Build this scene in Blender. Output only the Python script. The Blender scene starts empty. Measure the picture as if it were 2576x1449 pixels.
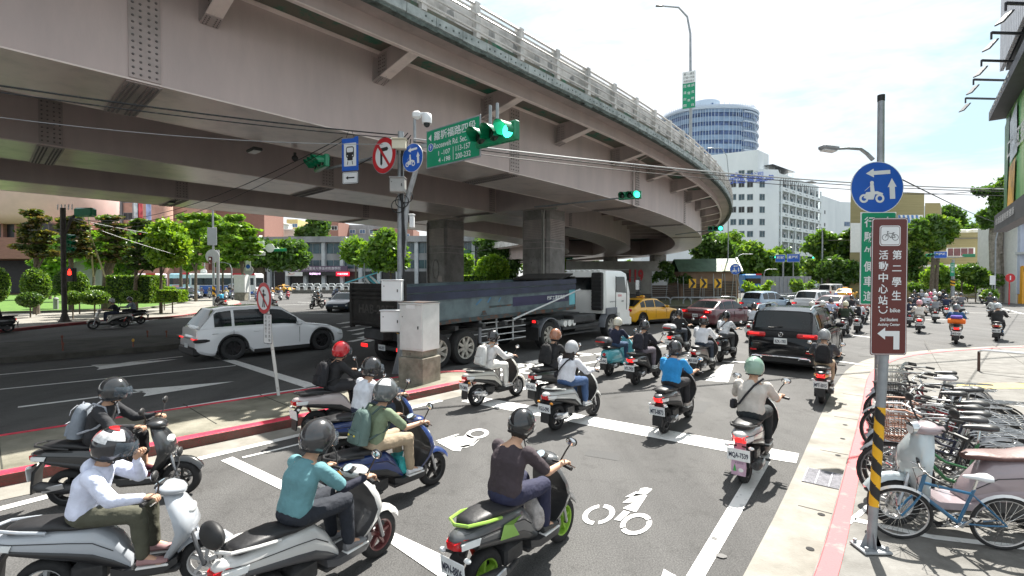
import bpy, bmesh, math, random
from mathutils import Matrix, Vector
random.seed(7)
R=math.radians; sin=math.sin; cos=math.cos; PI=math.pi
C=bpy.context.scene.collection
SC=bpy.context.scene
# ---------------------------------------------------------------- camera
F_,CX,CY,YH,HC=1213.0,1288.0,724.5,703.0,2.5
PIT=math.atan((CY-YH)/F_)
cam=bpy.data.cameras.new('camera'); camo=bpy.data.objects.new('camera',cam); C.objects.link(camo)
camo.location=(0,0,HC); camo.rotation_euler=(PI/2-PIT,0,0)
cam.sensor_width=36; cam.lens=36*F_/2576; cam.clip_start=.05; cam.clip_end=5000
SC.camera=camo
# ---------------------------------------------------------------- sky and sun
TOSUN=Vector((.37,.60,1.0)).normalized()
EL=math.asin(TOSUN.z); AZ=math.atan2(TOSUN.x,TOSUN.y)
w=bpy.data.worlds.new("World"); SC.world=w; w.use_nodes=True
nt=w.node_tree; N=nt.nodes; L=nt.links; N.clear()
sky=N.new('ShaderNodeTexSky'); sky.sky_type='NISHITA'; sky.sun_disc=False; sky.sun_elevation=EL; sky.sun_rotation=AZ; sky.air_density=1.0; sky.dust_density=1.5
bg=N.new('ShaderNodeBackground'); bg.inputs[1].default_value=.105
out=N.new('ShaderNodeOutputWorld'); tc=N.new('ShaderNodeTexCoord')
mp=N.new('ShaderNodeMapping'); mp.inputs['Scale'].default_value=(1.3,1.3,5.0); mp.inputs['Rotation'].default_value=(.0,.28,.3)
nz=N.new('ShaderNodeTexNoise'); nz.inputs['Scale'].default_value=1.5; nz.inputs['Detail'].default_value=7; nz.inputs['Roughness'].default_value=.62; nz.inputs['Distortion'].default_value=.5
rp=N.new('ShaderNodeValToRGB'); rp.color_ramp.elements[0].position=.37; rp.color_ramp.elements[1].position=.53
rp.color_ramp.elements[0].color=(2.45,3.38,3.75,1); rp.color_ramp.elements[1].color=(4.1,4.15,4.2,1)
mx=N.new('ShaderNodeMixRGB'); mx.inputs[0].default_value=.88
L.new(tc.outputs['Generated'],mp.inputs[0]); L.new(mp.outputs[0],nz.inputs[0]); L.new(nz.outputs[0],rp.inputs[0]); L.new(rp.outputs[0],mx.inputs[2])
L.new(sky.outputs[0],mx.inputs[1]); L.new(mx.outputs[0],bg.inputs[0]); L.new(bg.outputs[0],out.inputs[0])
sl=bpy.data.lights.new('sun','SUN'); sl.energy=4.9; sl.angle=R(.6); sl.color=(1,.955,.88)
so=bpy.data.objects.new('sun',sl); C.objects.link(so); so.rotation_euler=(-TOSUN).to_track_quat('-Z','Y').to_euler(); so.location=(0,0,60)
SC.view_settings.view_transform='Standard'; SC.view_settings.look='None'; SC.view_settings.gamma=1; SC.view_settings.exposure=1.36
SC.cycles.max_bounces=6; SC.cycles.diffuse_bounces=4; SC.cycles.glossy_bounces=3; SC.cycles.transmission_bounces=4; SC.cycles.transparent_max_bounces=8
SC.cycles.use_denoising=True
# ---------------------------------------------------------------- picture measurements -> places
def ray(x,y): return Vector((x-CX, F_*cos(PIT)+(CY-y)*sin(PIT), -F_*sin(PIT)+(CY-y)*cos(PIT)))
def G(x,y,z=0.):
    r=ray(x,y); return Vector((0,0,HC))+r*((z-HC)/r.z)
def A(x,y,D):
    r=ray(x,y); return Vector((0,0,HC))+r*(D/r.y)
def heading(a): return Vector((sin(R(a)),cos(R(a)),0))
# ---------------------------------------------------------------- materials
def S(h):
    h=h.lstrip('#'); o=[]
    for i in (0,2,4):
        c=int(h[i:i+2],16)/255; o.append(c/12.92 if c<=.04045 else ((c+.055)/1.055)**2.4)
    return tuple(o)
MC={}
def M(col,rough=.6,metal=0.,var=.12,sc=3.,bump=0.,bs=80.,coat=0.,emit=0.,trans=0.,spec=.5,name=None,col2=None,det=5.,stretch=None,lo=.35,hi=.65,alpha=1.):
    if isinstance(col,str): col=S(col)
    if isinstance(col2,str): col2=S(col2)
    key=(col,rough,metal,var,sc,bump,bs,coat,emit,trans,spec,name,col2,det,stretch,lo,hi,alpha)
    if key in MC: return MC[key]
    m=bpy.data.materials.new(name or 'mat'); m.use_nodes=True; t=m.node_tree; b=t.nodes['Principled BSDF']
    b.inputs['Roughness'].default_value=rough; b.inputs['Metallic'].default_value=metal
    b.inputs['Coat Weight'].default_value=coat; b.inputs['Coat Roughness'].default_value=.05
    b.inputs['Specular IOR Level'].default_value=spec; b.inputs['Alpha'].default_value=alpha
    if trans: b.inputs['Transmission Weight'].default_value=trans
    b.inputs['Base Color'].default_value=(*col,1)
    tcn=t.nodes.new('ShaderNodeTexCoord'); src=tcn.outputs['Object']
    if stretch:
        mpn=t.nodes.new('ShaderNodeMapping'); mpn.inputs['Scale'].default_value=stretch; t.links.new(src,mpn.inputs[0]); src=mpn.outputs[0]
    if var>0 or col2:
        n=t.nodes.new('ShaderNodeTexNoise'); n.inputs['Scale'].default_value=sc; n.inputs['Detail'].default_value=det; n.inputs['Roughness'].default_value=.65
        t.links.new(src,n.inputs[0]); r=t.nodes.new('ShaderNodeValToRGB')
        a=col2 if col2 else tuple(c*(1-var) for c in col); bb=col if col2 else tuple(min(1,c*(1+var)) for c in col)
        r.color_ramp.elements[0].position=lo; r.color_ramp.elements[1].position=hi
        r.color_ramp.elements[0].color=(*a,1); r.color_ramp.elements[1].color=(*bb,1)
        t.links.new(n.outputs[0],r.inputs[0]); t.links.new(r.outputs[0],b.inputs['Base Color'])
    if bump:
        n2=t.nodes.new('ShaderNodeTexNoise'); n2.inputs['Scale'].default_value=bs; n2.inputs['Detail'].default_value=3
        t.links.new(src,n2.inputs[0]); bp=t.nodes.new('ShaderNodeBump'); bp.inputs['Strength'].default_value=bump; bp.inputs['Distance'].default_value=.02
        t.links.new(n2.outputs[0],bp.inputs['Height']); t.links.new(bp.outputs[0],b.inputs['Normal'])
    if emit:
        b.inputs['Emission Color'].default_value=(*col,1); b.inputs['Emission Strength'].default_value=emit
    MC[key]=m; return m
# ---------------------------------------------------------------- mesh builder
def frame(o,x,y):
    x=Vector(x).normalized(); y=Vector(y); z=x.cross(y).normalized(); y=z.cross(x)
    m=Matrix.Identity(4)
    for i in range(3): m[i][0]=x[i]; m[i][1]=y[i]; m[i][2]=z[i]; m[i][3]=o[i]
    return m
TXT={}
def text_data(s,bold=0.):
    k=(s,bold)
    if k not in TXT:
        cu=bpy.data.curves.new('t','FONT'); cu.body=s; cu.size=1; cu.offset=bold; cu.resolution_u=3; cu.fill_mode='FRONT' if hasattr(cu,'fill_mode') else cu.fill_mode
        o=bpy.data.objects.new('t',cu); C.objects.link(o)
        dg=bpy.context.evaluated_depsgraph_get(); me=bpy.data.meshes.new_from_object(o.evaluated_get(dg))
        TXT[k]=([v.co.copy() for v in me.vertices],[tuple(p.vertices) for p in me.polygons])
        bpy.data.objects.remove(o); bpy.data.curves.remove(cu); bpy.data.meshes.remove(me)
    return TXT[k]
class MB:
    def __init__(s): s.v=[];s.f=[];s.mi=[];s.mats=[];s.T=Matrix.Identity(4)
    def add(s,vs,fs,m):
        if m not in s.mats: s.mats.append(m)
        k=s.mats.index(m); b=len(s.v)
        s.v+= [s.T@Vector(p) for p in vs]; s.f+=[tuple(b+i for i in f) for f in fs]; s.mi+=[k]*len(fs); return s
    def box(s,c,d,m,rz=0,bev=0,ry=0,rx=0):
        x,y,z=d[0]/2,d[1]/2,d[2]/2; rot=Matrix.Rotation(rz,3,'Z')@Matrix.Rotation(ry,3,'Y')@Matrix.Rotation(rx,3,'X'); c=Vector(c)
        if bev:
            b=min(bev,x*.9,y*.9,z*.9); rings=[]
            for zz,i in ((-z,b),(-z+b,0),(z-b,0),(z,b)):
                X,Y=x-i,y-i; k=b*.6 if not i else b*.3
                rings.append([c+rot@Vector(p) for p in ((X-k,-Y,zz),(X,-Y+k,zz),(X,Y-k,zz),(X-k,Y,zz),(-X+k,Y,zz),(-X,Y-k,zz),(-X,-Y+k,zz),(-X+k,-Y,zz))])
            return s.loft(rings,m)
        vs=[c+rot@Vector((a*x,b*y,e*z)) for e in(-1,1) for a,b in((-1,-1),(1,-1),(1,1),(-1,1))]
        return s.add(vs,[(3,2,1,0),(4,5,6,7),(0,1,5,4),(1,2,6,5),(2,3,7,6),(3,0,4,7)],m)
    def bar(s,p,q,wd,ht,m,up=(0,0,1)):
        p,q=Vector(p),Vector(q); d=(q-p).normalized(); up=Vector(up)
        if abs(d.dot(up))>.98: up=Vector((1,0,0))
        sd=d.cross(up).normalized()*wd/2; u=sd.cross(d).normalized()*ht/2
        return s.loft([[p+sd+u,p-sd+u,p-sd-u,p+sd-u],[q+sd+u,q-sd+u,q-sd-u,q+sd-u]],m)
    def loft(s,rings,m,cap=True,closed=True,cap0=True,cap1=True):
        n=len(rings[0]); vs=[p for r in rings for p in r]; fs=[]
        mm=m if callable(m) else None; ms=[]
        for i in range(len(rings)-1):
            for j in range(n if closed else n-1):
                k=(j+1)%n; fs.append((i*n+j,i*n+k,(i+1)*n+k,(i+1)*n+j)); ms.append((i,j))
        if mm:
            b0=len(s.v); s.v+=[s.T@Vector(p) for p in vs]
            for f,(i,j) in zip(fs,ms):
                q=mm(i,j)
                if q is None: continue
                if q not in s.mats: s.mats.append(q)
                s.f.append(tuple(b0+t for t in f)); s.mi.append(s.mats.index(q))
            return s
        if cap and closed:
            if cap0: fs.append(tuple(range(n-1,-1,-1)))
            if cap1: fs.append(tuple((len(rings)-1)*n+j for j in range(n)))
        return s.add(vs,fs,m)
    def tube(s,pts,r,m,n=8,cap=True):
        pts=[Vector(p) for p in pts]; rs=r if isinstance(r,(list,tuple)) else [r]*len(pts)
        rings=[]; prev=None
        for i,p in enumerate(pts):
            t=(pts[min(i+1,len(pts)-1)]-pts[max(i-1,0)])
            t=t.normalized() if t.length>1e-9 else Vector((0,0,1))
            if prev is None:
                a=Vector((0,0,1)) if abs(t.z)<.9 else Vector((1,0,0)); u=t.cross(a).normalized()
            else:
                u=(prev-t*prev.dot(t)); u=u.normalized() if u.length>1e-6 else t.orthogonal().normalized()
            prev=u; w=t.cross(u); rings.append([p+(u*cos(2*PI*k/n)+w*sin(2*PI*k/n))*rs[i] for k in range(n)])
        return s.loft(rings,m,cap=cap)
    def cyl(s,p,q,r,m,n=12,r2=None): return s.tube([p,q],[r,r if r2 is None else r2],m,n)
    def ell(s,c,r,m,nu=12,nv=8,rot=None):
        c=Vector(c); vs=[];fs=[]
        if not isinstance(r,(tuple,list)): r=(r,r,r)
        for i in range(nv+1):
            th=PI*i/nv
            for j in range(nu):
                p=Vector((r[0]*sin(th)*cos(2*PI*j/nu),r[1]*sin(th)*sin(2*PI*j/nu),r[2]*cos(th)))
                vs.append(c+(rot@p if rot else p))
        for i in range(nv):
            for j in range(nu):
                k=(j+1)%nu
                if i==0: fs.append((j,nu+j,nu+k))
                elif i==nv-1: fs.append((i*nu+j,(i+1)*nu+j,i*nu+k))
                else: fs.append((i*nu+j,(i+1)*nu+j,(i+1)*nu+k,i*nu+k))
        return s.add(vs,fs,m)
    def torus(s,c,Rr,r,m,axis='Y',n=24,k=8,a0=0,a1=2*PI,sx=1):
        c=Vector(c); rings=[]; full=abs(a1-a0-2*PI)<1e-6; nn=n if full else n+1
        for i in range(nn):
            a=a0+(a1-a0)*i/n; ring=[]
            for j in range(k):
                b=2*PI*j/k; rr=Rr+r*cos(b); h=r*sin(b)*sx
                p=(rr*cos(a),h,rr*sin(a)) if axis=='Y' else ((rr*cos(a),rr*sin(a),h) if axis=='Z' else (h,rr*cos(a),rr*sin(a)))
                ring.append(c+Vector(p))
            rings.append(ring)
        if full: rings.append(rings[0]); return s.loft(rings,m,cap=False)
        return s.loft(rings,m)
    def prism(s,poly,z0,z1,m,fr=None):
        fr=fr or Matrix.Identity(4); n=len(poly)
        ar=sum(poly[i][0]*poly[(i+1)%n][1]-poly[(i+1)%n][0]*poly[i][1] for i in range(n))
        if ar<0: poly=poly[::-1]
        vs=[fr@Vector((p[0],p[1],z0)) for p in poly]+[fr@Vector((p[0],p[1],z1)) for p in poly]
        fs=[tuple(range(n-1,-1,-1)),tuple(range(n,2*n))]+[(i,(i+1)%n,n+(i+1)%n,n+i) for i in range(n)]
        return s.add(vs,fs,m)
    def sheet(s,poly,m,z=None):
        vs=[Vector(p) if z is None else Vector((p[0],p[1],z)) for p in poly]
        nrm=sum((vs[i].x*vs[(i+1)%len(vs)].y-vs[(i+1)%len(vs)].x*vs[i].y) for i in range(len(vs)))
        if nrm<0: vs=vs[::-1]
        return s.add(vs,[tuple(range(len(vs)))],m)
    def disc(s,fr,r,m,n=32,z=0,r0=0,sx=1,sy=1):
        if r0: 
            vs=[fr@Vector((q*sx*cos(2*PI*i/n),q*sy*sin(2*PI*i/n),z)) for q in (r0,r) for i in range(n)]
            return s.add(vs,[(i,n+i,n+(i+1)%n,(i+1)%n) for i in range(n)],m)
        return s.add([fr@Vector((r*sx*cos(2*PI*i/n),r*sy*sin(2*PI*i/n),z)) for i in range(n)],[tuple(range(n))],m)
    def flat(s,fr,poly,m,z=0):
        n=len(poly); ar=sum(poly[i][0]*poly[(i+1)%n][1]-poly[(i+1)%n][0]*poly[i][1] for i in range(n))
        if ar<0: poly=poly[::-1]
        return s.add([fr@Vector((p[0],p[1],z)) for p in poly],[tuple(range(n))],m)
    def text(s,t,fr,h,m,w=None,bold=0.,z=0,cx=0,cy=0,align='c'):
        vs,fs=text_data(t,bold)
        if not vs: return s
        x0=min(v.x for v in vs);x1=max(v.x for v in vs);y0=min(v.y for v in vs);y1=max(v.y for v in vs)
        ky=h/(y1-y0); kx=ky if w is None else w/(x1-x0)
        ox=-(x0+x1)/2*kx if align=='c' else -x0*kx
        return s.add([fr@Vector((cx+v.x*kx+ox,cy+(v.y-(y0+y1)/2)*ky,z)) for v in vs],fs,m)
    def build(s,name,parent=None,loc=None,rz=0,ang=35,mods=None,smooth=True):
        me=bpy.data.meshes.new(name); me.from_pydata([tuple(v) for v in s.v],[],s.f)
        for m in s.mats: me.materials.append(m)
        me.polygons.foreach_set('material_index',s.mi)
        me.polygons.foreach_set('use_smooth',[smooth]*len(s.f))
        me.update()
        if smooth and ang<180: me.set_sharp_from_angle(angle=R(ang))
        o=bpy.data.objects.new(name,me); C.objects.link(o)
        if parent: o.parent=parent
        if loc is not None: o.location=loc
        if rz: o.rotation_euler[2]=rz
        return o
def tag(o,label=None,cat=None,group=None,kind=None):
    if label: o['label']=label
    if cat: o['category']=cat
    if group: o['group']=group
    if kind: o['kind']=kind
    return o
def empty(name,loc,rz,label,cat,group=None):
    o=bpy.data.objects.new(name,None); C.objects.link(o); o.location=loc; o.rotation_euler=(0,0,rz); o.empty_display_size=.2
    return tag(o,label,cat,group)
def struct(o): o['kind']='structure'; return o
def hrz(a): return PI/2-R(a)     # rotation that points local +X along heading a
# ================================================================ ground
asph=M((.085,.084,.083),.9,var=0,name='asphalt')
def asphalt():
    m=bpy.data.materials.new('asphalt'); m.use_nodes=True; t=m.node_tree; b=t.nodes['Principled BSDF']; b.inputs['Roughness'].default_value=.88
    tc=t.nodes.new('ShaderNodeTexCoord')
    def noise(sc,det=4,st=None,ro=.6):
        n=t.nodes.new('ShaderNodeTexNoise'); n.inputs['Scale'].default_value=sc; n.inputs['Detail'].default_value=det; n.inputs['Roughness'].default_value=ro
        if st:
            mp=t.nodes.new('ShaderNodeMapping'); mp.inputs['Rotation'].default_value=(0,0,R(40)); mp.inputs['Scale'].default_value=st; t.links.new(tc.outputs['Object'],mp.inputs[0]); t.links.new(mp.outputs[0],n.inputs[0])
        else: t.links.new(tc.outputs['Object'],n.inputs[0])
        return n.outputs[0]
    def ramp(s,p0,c0,p1,c1):
        r=t.nodes.new('ShaderNodeValToRGB'); r.color_ramp.elements[0].position=p0; r.color_ramp.elements[1].position=p1
        r.color_ramp.elements[0].color=(*c0,1); r.color_ramp.elements[1].color=(*c1,1); t.links.new(s,r.inputs[0]); return r.outputs[0]
    def mul(a,b_,f=1):
        x=t.nodes.new('ShaderNodeMixRGB'); x.blend_type='MULTIPLY'; x.inputs[0].default_value=f; t.links.new(a,x.inputs[1]); t.links.new(b_,x.inputs[2]); return x.outputs[0]
    base=ramp(noise(.35,6),.3,(.078,.077,.077),.7,(.112,.111,.109))
    speck=ramp(noise(70,3),.35,(.52,.52,.52),.72,(1.5,1.49,1.47))
    track=ramp(noise(1.0,6,(.9,.07,1)),.35,(.74,.74,.74),.65,(1.12,1.12,1.12))
    c=mul(mul(mul(base,speck),track),ramp(noise(2.6,8,None,.75),.30,(.62,.62,.61),.47,(1,1,1)))
    v=t.nodes.new('ShaderNodeTexVoronoi'); v.feature='DISTANCE_TO_EDGE'; v.inputs['Scale'].default_value=.28
    dn=t.nodes.new('ShaderNodeTexNoise'); dn.inputs['Scale'].default_value=2.2; dn.inputs['Detail'].default_value=6; t.links.new(tc.outputs['Object'],dn.inputs[0])
    ad=t.nodes.new('ShaderNodeMixRGB'); ad.blend_type='ADD'; ad.inputs[0].default_value=.9; t.links.new(tc.outputs['Object'],ad.inputs[1]); t.links.new(dn.outputs['Color'],ad.inputs[2]); t.links.new(ad.outputs[0],v.inputs['Vector'])
    cr=ramp(v.outputs[0],.0,(.72,.72,.72),.006,(1,1,1)); c=mul(c,cr,.6)
    t.links.new(c,b.inputs['Base Color'])
    bp=t.nodes.new('ShaderNodeBump'); bp.inputs['Strength'].default_value=.35; bp.inputs['Distance'].default_value=.01; t.links.new(noise(150,2),bp.inputs['Height']); t.links.new(bp.outputs[0],b.inputs['Normal'])
    return m
ASPH=asphalt()
CONC=M((.29,.275,.245),.85,sc=1.6,col2=(.165,.155,.13),bump=.3,bs=60,name='concrete',det=8,lo=.3,hi=.62)
CONC2=M((.215,.21,.197),.85,sc=3.1,col2=(.105,.10,.09),bump=.3,bs=50,name='pavement',det=8,lo=.3,hi=.7)
OLDC=M((.27,.255,.205),.9,sc=1.2,col2=(.11,.105,.075),bump=.4,bs=50,name='stained_concrete',det=9,lo=.33,hi=.65)
REDP=M((.66,.035,.075),.55,sc=5,var=.25,bump=.3,bs=40,name='red_paint')
REDF=M((.52,.10,.11),.7,sc=6,col2=(.33,.22,.20),bump=.3,bs=40,name='faded_red_paint',lo=.28,hi=.44)
WPT=M((.78,.78,.76),.6,sc=9,col2=(.42,.42,.41),name='road_paint',lo=.30,hi=.44,bump=.2,bs=150)
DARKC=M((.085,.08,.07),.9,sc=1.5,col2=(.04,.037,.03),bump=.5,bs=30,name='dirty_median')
b=MB(); n=40
Z0=-.02
b.sheet([(-900,-60,0),(900,-60,0),(900,1500,0),(-900,1500,0)],ASPH,z=0)
struct(b.build('road'))
def poly(pts,z): return [G(x,y,z) for x,y in pts]
def slab(name,pts,z,m,top=None,extra=None):
    b=MB(); P=[G(x,y,0) for x,y in pts]; b.prism([(p.x,p.y) for p in P],-.05,z,m)
    return struct(b.build(name))
def band(name,pa,pb,z,m,h=None):
    """strip between two poly-lines of ground pixels"""
    b=MB(); a=[G(x,y) for x,y in pa]; c=[G(x,y) for x,y in pb]
    for i in range(len(a)-1): b.sheet([(a[i].x,a[i].y),(a[i+1].x,a[i+1].y),(c[i+1].x,c[i+1].y),(c[i].x,c[i].y)],m,z=z)
    return struct(b.build(name))
def offs(path,d):
    """offset a ground poly-line to its left by d"""
    o=[]
    for i,p in enumerate(path):
        t=(path[min(i+1,len(path)-1)]-path[max(i-1,0)]); t.z=0; t.normalize(); o.append(p+Vector((-t.y,t.x,0))*d)
    return o
def smooth(path,k=2,closed=False):
    for _ in range(k):
        q=[path[0]] if not closed else []
        for i in range(len(path)-1 if not closed else len(path)):
            a,b_=path[i],path[(i+1)%len(path)]; q+=[a*.75+b_*.25,a*.25+b_*.75]
        if not closed: q.append(path[-1])
        path=q
    return path
def strip(name,path,w0,w1,z,m,build=True,b=None):
    b=b or MB(); a=offs(path,w0); c=offs(path,w1)
    for i in range(len(a)-1): b.sheet([(a[i].x,a[i].y),(a[i+1].x,a[i+1].y),(c[i+1].x,c[i+1].y),(c[i].x,c[i].y)],m,z=z)
    return struct(b.build(name)) if build else b
def kerb(name,path,w,h,m,mtop=None):
    """raised kerb: width w to the left of the path, height h"""
    b=MB(); c=offs(path,w); e=.02; rings=[]
    a2=offs(path,e)
    for i in range(len(path)):
        p,q,a3=path[i],c[i],a2[i]
        rings.append([Vector((p.x,p.y,-.03)),Vector((p.x,p.y,h-.02)),Vector((a3.x,a3.y,h)),Vector((q.x,q.y,h)),Vector((q.x,q.y,-.03))])
    b.loft(rings,m,closed=False)
    return struct(b.build(name))
def g(*pp): return [G(x,y) for x,y in pp]
# traffic island on the left (between the two carriageways)
front=g((-700,1382),(0,1227),(400,1145),(800,1062),(1030,1008),(1120,988),(1175,975))
nose=smooth(g((1120,988),(1190,972),(1205,956),(1175,946),(1120,948),(1080,952)),3)
back=g((1080,952),(1000,963),(807,990),(233,1080),(0,1118),(-700,1232))
isl=front[:5]+nose+back
b=MB(); b.prism([(p.x,p.y) for p in isl],-.04,.145,OLDC); struct(b.build('traffic_island'))
kerb('island_kerb',front[:5]+nose[:6],.17,.16,REDP)
kerb('island_kerb',nose[5:-6],.16,.162,REDF)
kerb('island_kerb',nose[-7:]+back,.10,.155,REDP)
strip('gutter',front[:5]+nose[:10],-.50,0,.006,CONC)
b=MB()   # joints across the island
for x,y in ((233,1120),(0,1160),(500,1060),(700,1030)):
    p=G(x,y); d=heading(-48); b.box((p.x,p.y,.146),(.015,1.9,.006),M((.05,.05,.04),.9,var=0),rz=R(48))
struct(b.build('pavement_joint'))
# near-right kerb, gutter and pavement
rk=smooth(g((2000,1580),(2060,1449),(2125,1200),(2165,1050),(2176,975),(2190,945),(2225,916),(2317,895),(2576,878),(3300,862)),2)
gi=smooth(g((1790,1600),(1870,1449),(1975,1250),(2070,1032),(2105,960),(2140,920),(2200,897),(2330,880),(2576,868),(3300,856)),2)
pv=rk+[Vector((60,14,0)),Vector((60,-8,0)),Vector((2.2,-2,0))]
b=MB(); b.prism([(p.x,p.y) for p in pv],-.04,.125,CONC2); struct(b.build('pavement'))
b=MB()
for i in range(len(rk)-1): b.sheet([rk[i],rk[i+1],gi[i+1],gi[i]],CONC,z=.006)
struct(b.build('gutter'))
kerb('pavement_kerb',list(reversed(rk)),.16,.135,REDF)
b=MB(); JM=M((.07,.065,.055),.9,var=0)
for i in range(9):
    q=G(2110,1230)+heading(38)*(i*2.2-3); b.box((q.x-.02,q.y+.02,.0075),(.58,.012,.004),JM,rz=R(-38))
for k in range(7):
    q=G(2700,1250)+heading(38)*(k*2.0-3); b.box((q.x+3.3,q.y-2.6,.127),(8,.014,.004),JM,rz=R(-38))
for k in range(4):
    q=G(2350,1250)+heading(128)*(k*1.9+.6); b.box((q.x+4,q.y+5,.127),(.014,22,.004),JM,rz=R(-38))
struct(b.build('pavement_joint'))
b=MB(); ST=M((.11,.10,.075),.9,var=.3,sc=9)
for i in range(60):    # grime and patches on gutter edge
    q=rk[12+i%26]*random.random()+rk[13+i%26]*1; 
b.v=[];
# tactile paving
TAC=M((.55,.42,.16),.85,var=.2,sc=12,bump=.6,bs=45)
b=MB(); b.sheet([(p.x,p.y) for p in g((2400,996),(2576,992),(2700,990),(2700,978),(2410,978))],TAC,z=.131); struct(b.build('tactile_paving'))
# white bay lines on the pavement
b=MB(); strip('',g((2150,1345),(2350,1392),(2576,1420),(2900,1470)),0,.09,.1305,WPT,False,b)
strip('',g((2140,1352),(2290,1220)),0,.05,.1305,WPT,False,b)
strip('',g((2300,1010),(2576,1040)),0,.05,.1305,WPT,False,b); struct(b.build('pavement_marking'))
# drain grate and small drain holes
o=empty('drain_grate',G(2073,1205),hrz(38),'dark square iron drain grate set in the right gutter','drain')
b=MB(); GR=M((.05,.05,.055),.5,.6,var=.3,sc=20); b.box((0,0,.008),(.56,.42,.006),GR)
GR2=M((.30,.30,.33),.45,.7,var=.2,sc=20)
for i in range(18): b.box((-.26+i*.0306,0,.0135),(.010,.40,.006),GR2)
for y in (-.2,-.07,.07,.2): b.box((0,y,.014),(.54,.012,.009),GR2)
b.build('grate',o)
DH=M((.02,.02,.02),.9,var=0)
for k,(x,y) in enumerate(((2238-0,1296),)): pass
b=MB()
for x,y in ((2066,1296),(2038,1383),(2108,1147),(2120,1105),(2126,1070)):
    b.disc(Matrix.Translation(G(x,y)+Vector((0,0,.011))),.035,DH,12)
struct(b.build('drain_hole'))
# ---------------------------------------------------------------- markings
def mark(name,pts,m=WPT,z=.007): 
    b=MB(); b.sheet([(p.x,p.y) for p in g(*pts)],m,z=z); return struct(b.build(name))
def line(name,pts,w,z=.007,m=WPT,dash=None):
    b=MB(); P=[G(*p) for p in pts]
    if dash:
        a,c=P[0],P[-1]; L_=(c-a).length; d=(c-a).normalized(); s=0
        while s<L_:
            q0=a+d*s; q1=a+d*min(L_,s+dash[0]); strip('',[q0,q1],-w/2,w/2,z,m,False,b); s+=dash[0]+dash[1]
    else: strip('',P,-w/2,w/2,z,m,False,b)
    return struct(b.build(name))
line('lane_line',[(-300,1362),(0,1281),(360,1188),(720,1103),(1110,1008)],.14)
line('lane_line',[(610,1152),(700,1131),(800,1106)],.06)
mark('stop_line',[(556,1160),(585,1150),(680,1195),(1160,1420),(1130,1470),(970,1360)])
mark('stop_line',[(1185,1002),(1215,1000),(2010,1142),(2003,1166),(1860,1143),(1160,1010)])
mark('bay_line',[(1905,1155),(1938,1163),(1775,1449),(1700,1590),(1650,1590),(1727,1449)],z=.0075)
mark('direction_arrow',[(1665,1449),(1670,1433),(1690,1445),(1700,1449),(1720,1600),(1600,1600)])
line('lane_line',[(-300,980),(0,943),(240,921),(460,897)],.11)
mark('direction_arrow',[(228,919),(448,904),(243,931),(250,926)])
line('lane_line',[(45,1025),(360,985)],.13); mark('direction_arrow',[(330,981),(590,960),(360,998),(368,990)])
line('lane_line',[(-300,1004),(0,980),(593,920)],.10)
mark('stop_line',[(473,878),(497,878),(820,975),(795,985)])
line('lane_line',[(0,1102),(196,1068),(520,1015),(800,972)],.10)
line('lane_line',[(1030,865),(1290,830)],.3); line('lane_line',[(880,860),(1000,835)],.3)
# bicycle symbol on the asphalt
def ground_frame(x,y,head,k=1): 
    f=heading(head); r=heading(head+90); return frame(G(x,y)+Vector((0,0,.008)),r,f)
b=MB(); fr=ground_frame(1555,1325,44)
W_=.07
def elring(b,fr,cx,cy,rx,ry,w,gaps=()):
    n=40
    for i in range(n):
        a=2*PI*i/n
        if any(lo<math.degrees(a)<hi for lo,hi in gaps): continue
        a2=2*PI*(i+1)/n; b.flat(fr,[(cx+rx*cos(a),cy+ry*sin(a)),(cx+rx*cos(a2),cy+ry*sin(a2)),(cx+(rx-w)*cos(a2),cy+(ry-w*1.2)*sin(a2)),(cx+(rx-w)*cos(a),cy+(ry-w*1.2)*sin(a))],WPT)
def gf(pts): return [(p.x,p.y) for p in g(*pts)]
I4=Matrix.Identity(4); 
def mk(b,pts): b.sheet(gf(pts),WPT,z=.008)
def gring(b,cx,cy,rx,ry,w,rot=0,gaps=()):
    n=36
    for i in range(n):
        a=2*PI*i/n; a2=2*PI*(i+1)/n
        if any(lo<=math.degrees(a)<hi for lo,hi in gaps): continue
        def q(r_,a): 
            x,y=rx*r_*cos(a),ry*r_*sin(a); return (cx+x*cos(rot)-y*sin(rot),cy+x*sin(rot)+y*cos(rot))
        mk(b,[q(1,a),q(1,a2),q(w,a2),q(w,a)])
gring(b,1506,1296,42,24,.68,-.25,((100,115),(280,295)))
gring(b,1600,1320,41,26,.68,-.25,((165,180),(345,360)))
mk(b,[(1545,1309),(1560,1312),(1585,1290),(1569,1286)]); mk(b,[(1567,1280),(1600,1290),(1628,1247),(1600,1243),(1566,1266),(1596,1265)])
mk(b,[(1572,1252),(1606,1249),(1622,1246),(1600,1238)]); 
mk(b,[(1606,1240),(1612,1230),(1628,1228),(1641,1232),(1635,1238),(1628,1244),(1615,1245)])
tag(b.build('road_symbol'),kind='structure')
b=MB()   # motorcyclist symbol
gring(b,1201,1092,29,12,.62,-.1); 
mk(b,[(1096,1110),(1150,1093),(1156,1093),(1112,1112)]); mk(b,[(1100,1113),(1150,1100),(1168,1098),(1172,1092),(1200,1105),(1178,1126),(1161,1128),(1158,1136),(1138,1134)])
mk(b,[(1153,1124),(1192,1117),(1207,1106),(1190,1122),(1165,1127)])
tag(b.build('road_symbol'),kind='structure')
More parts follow.
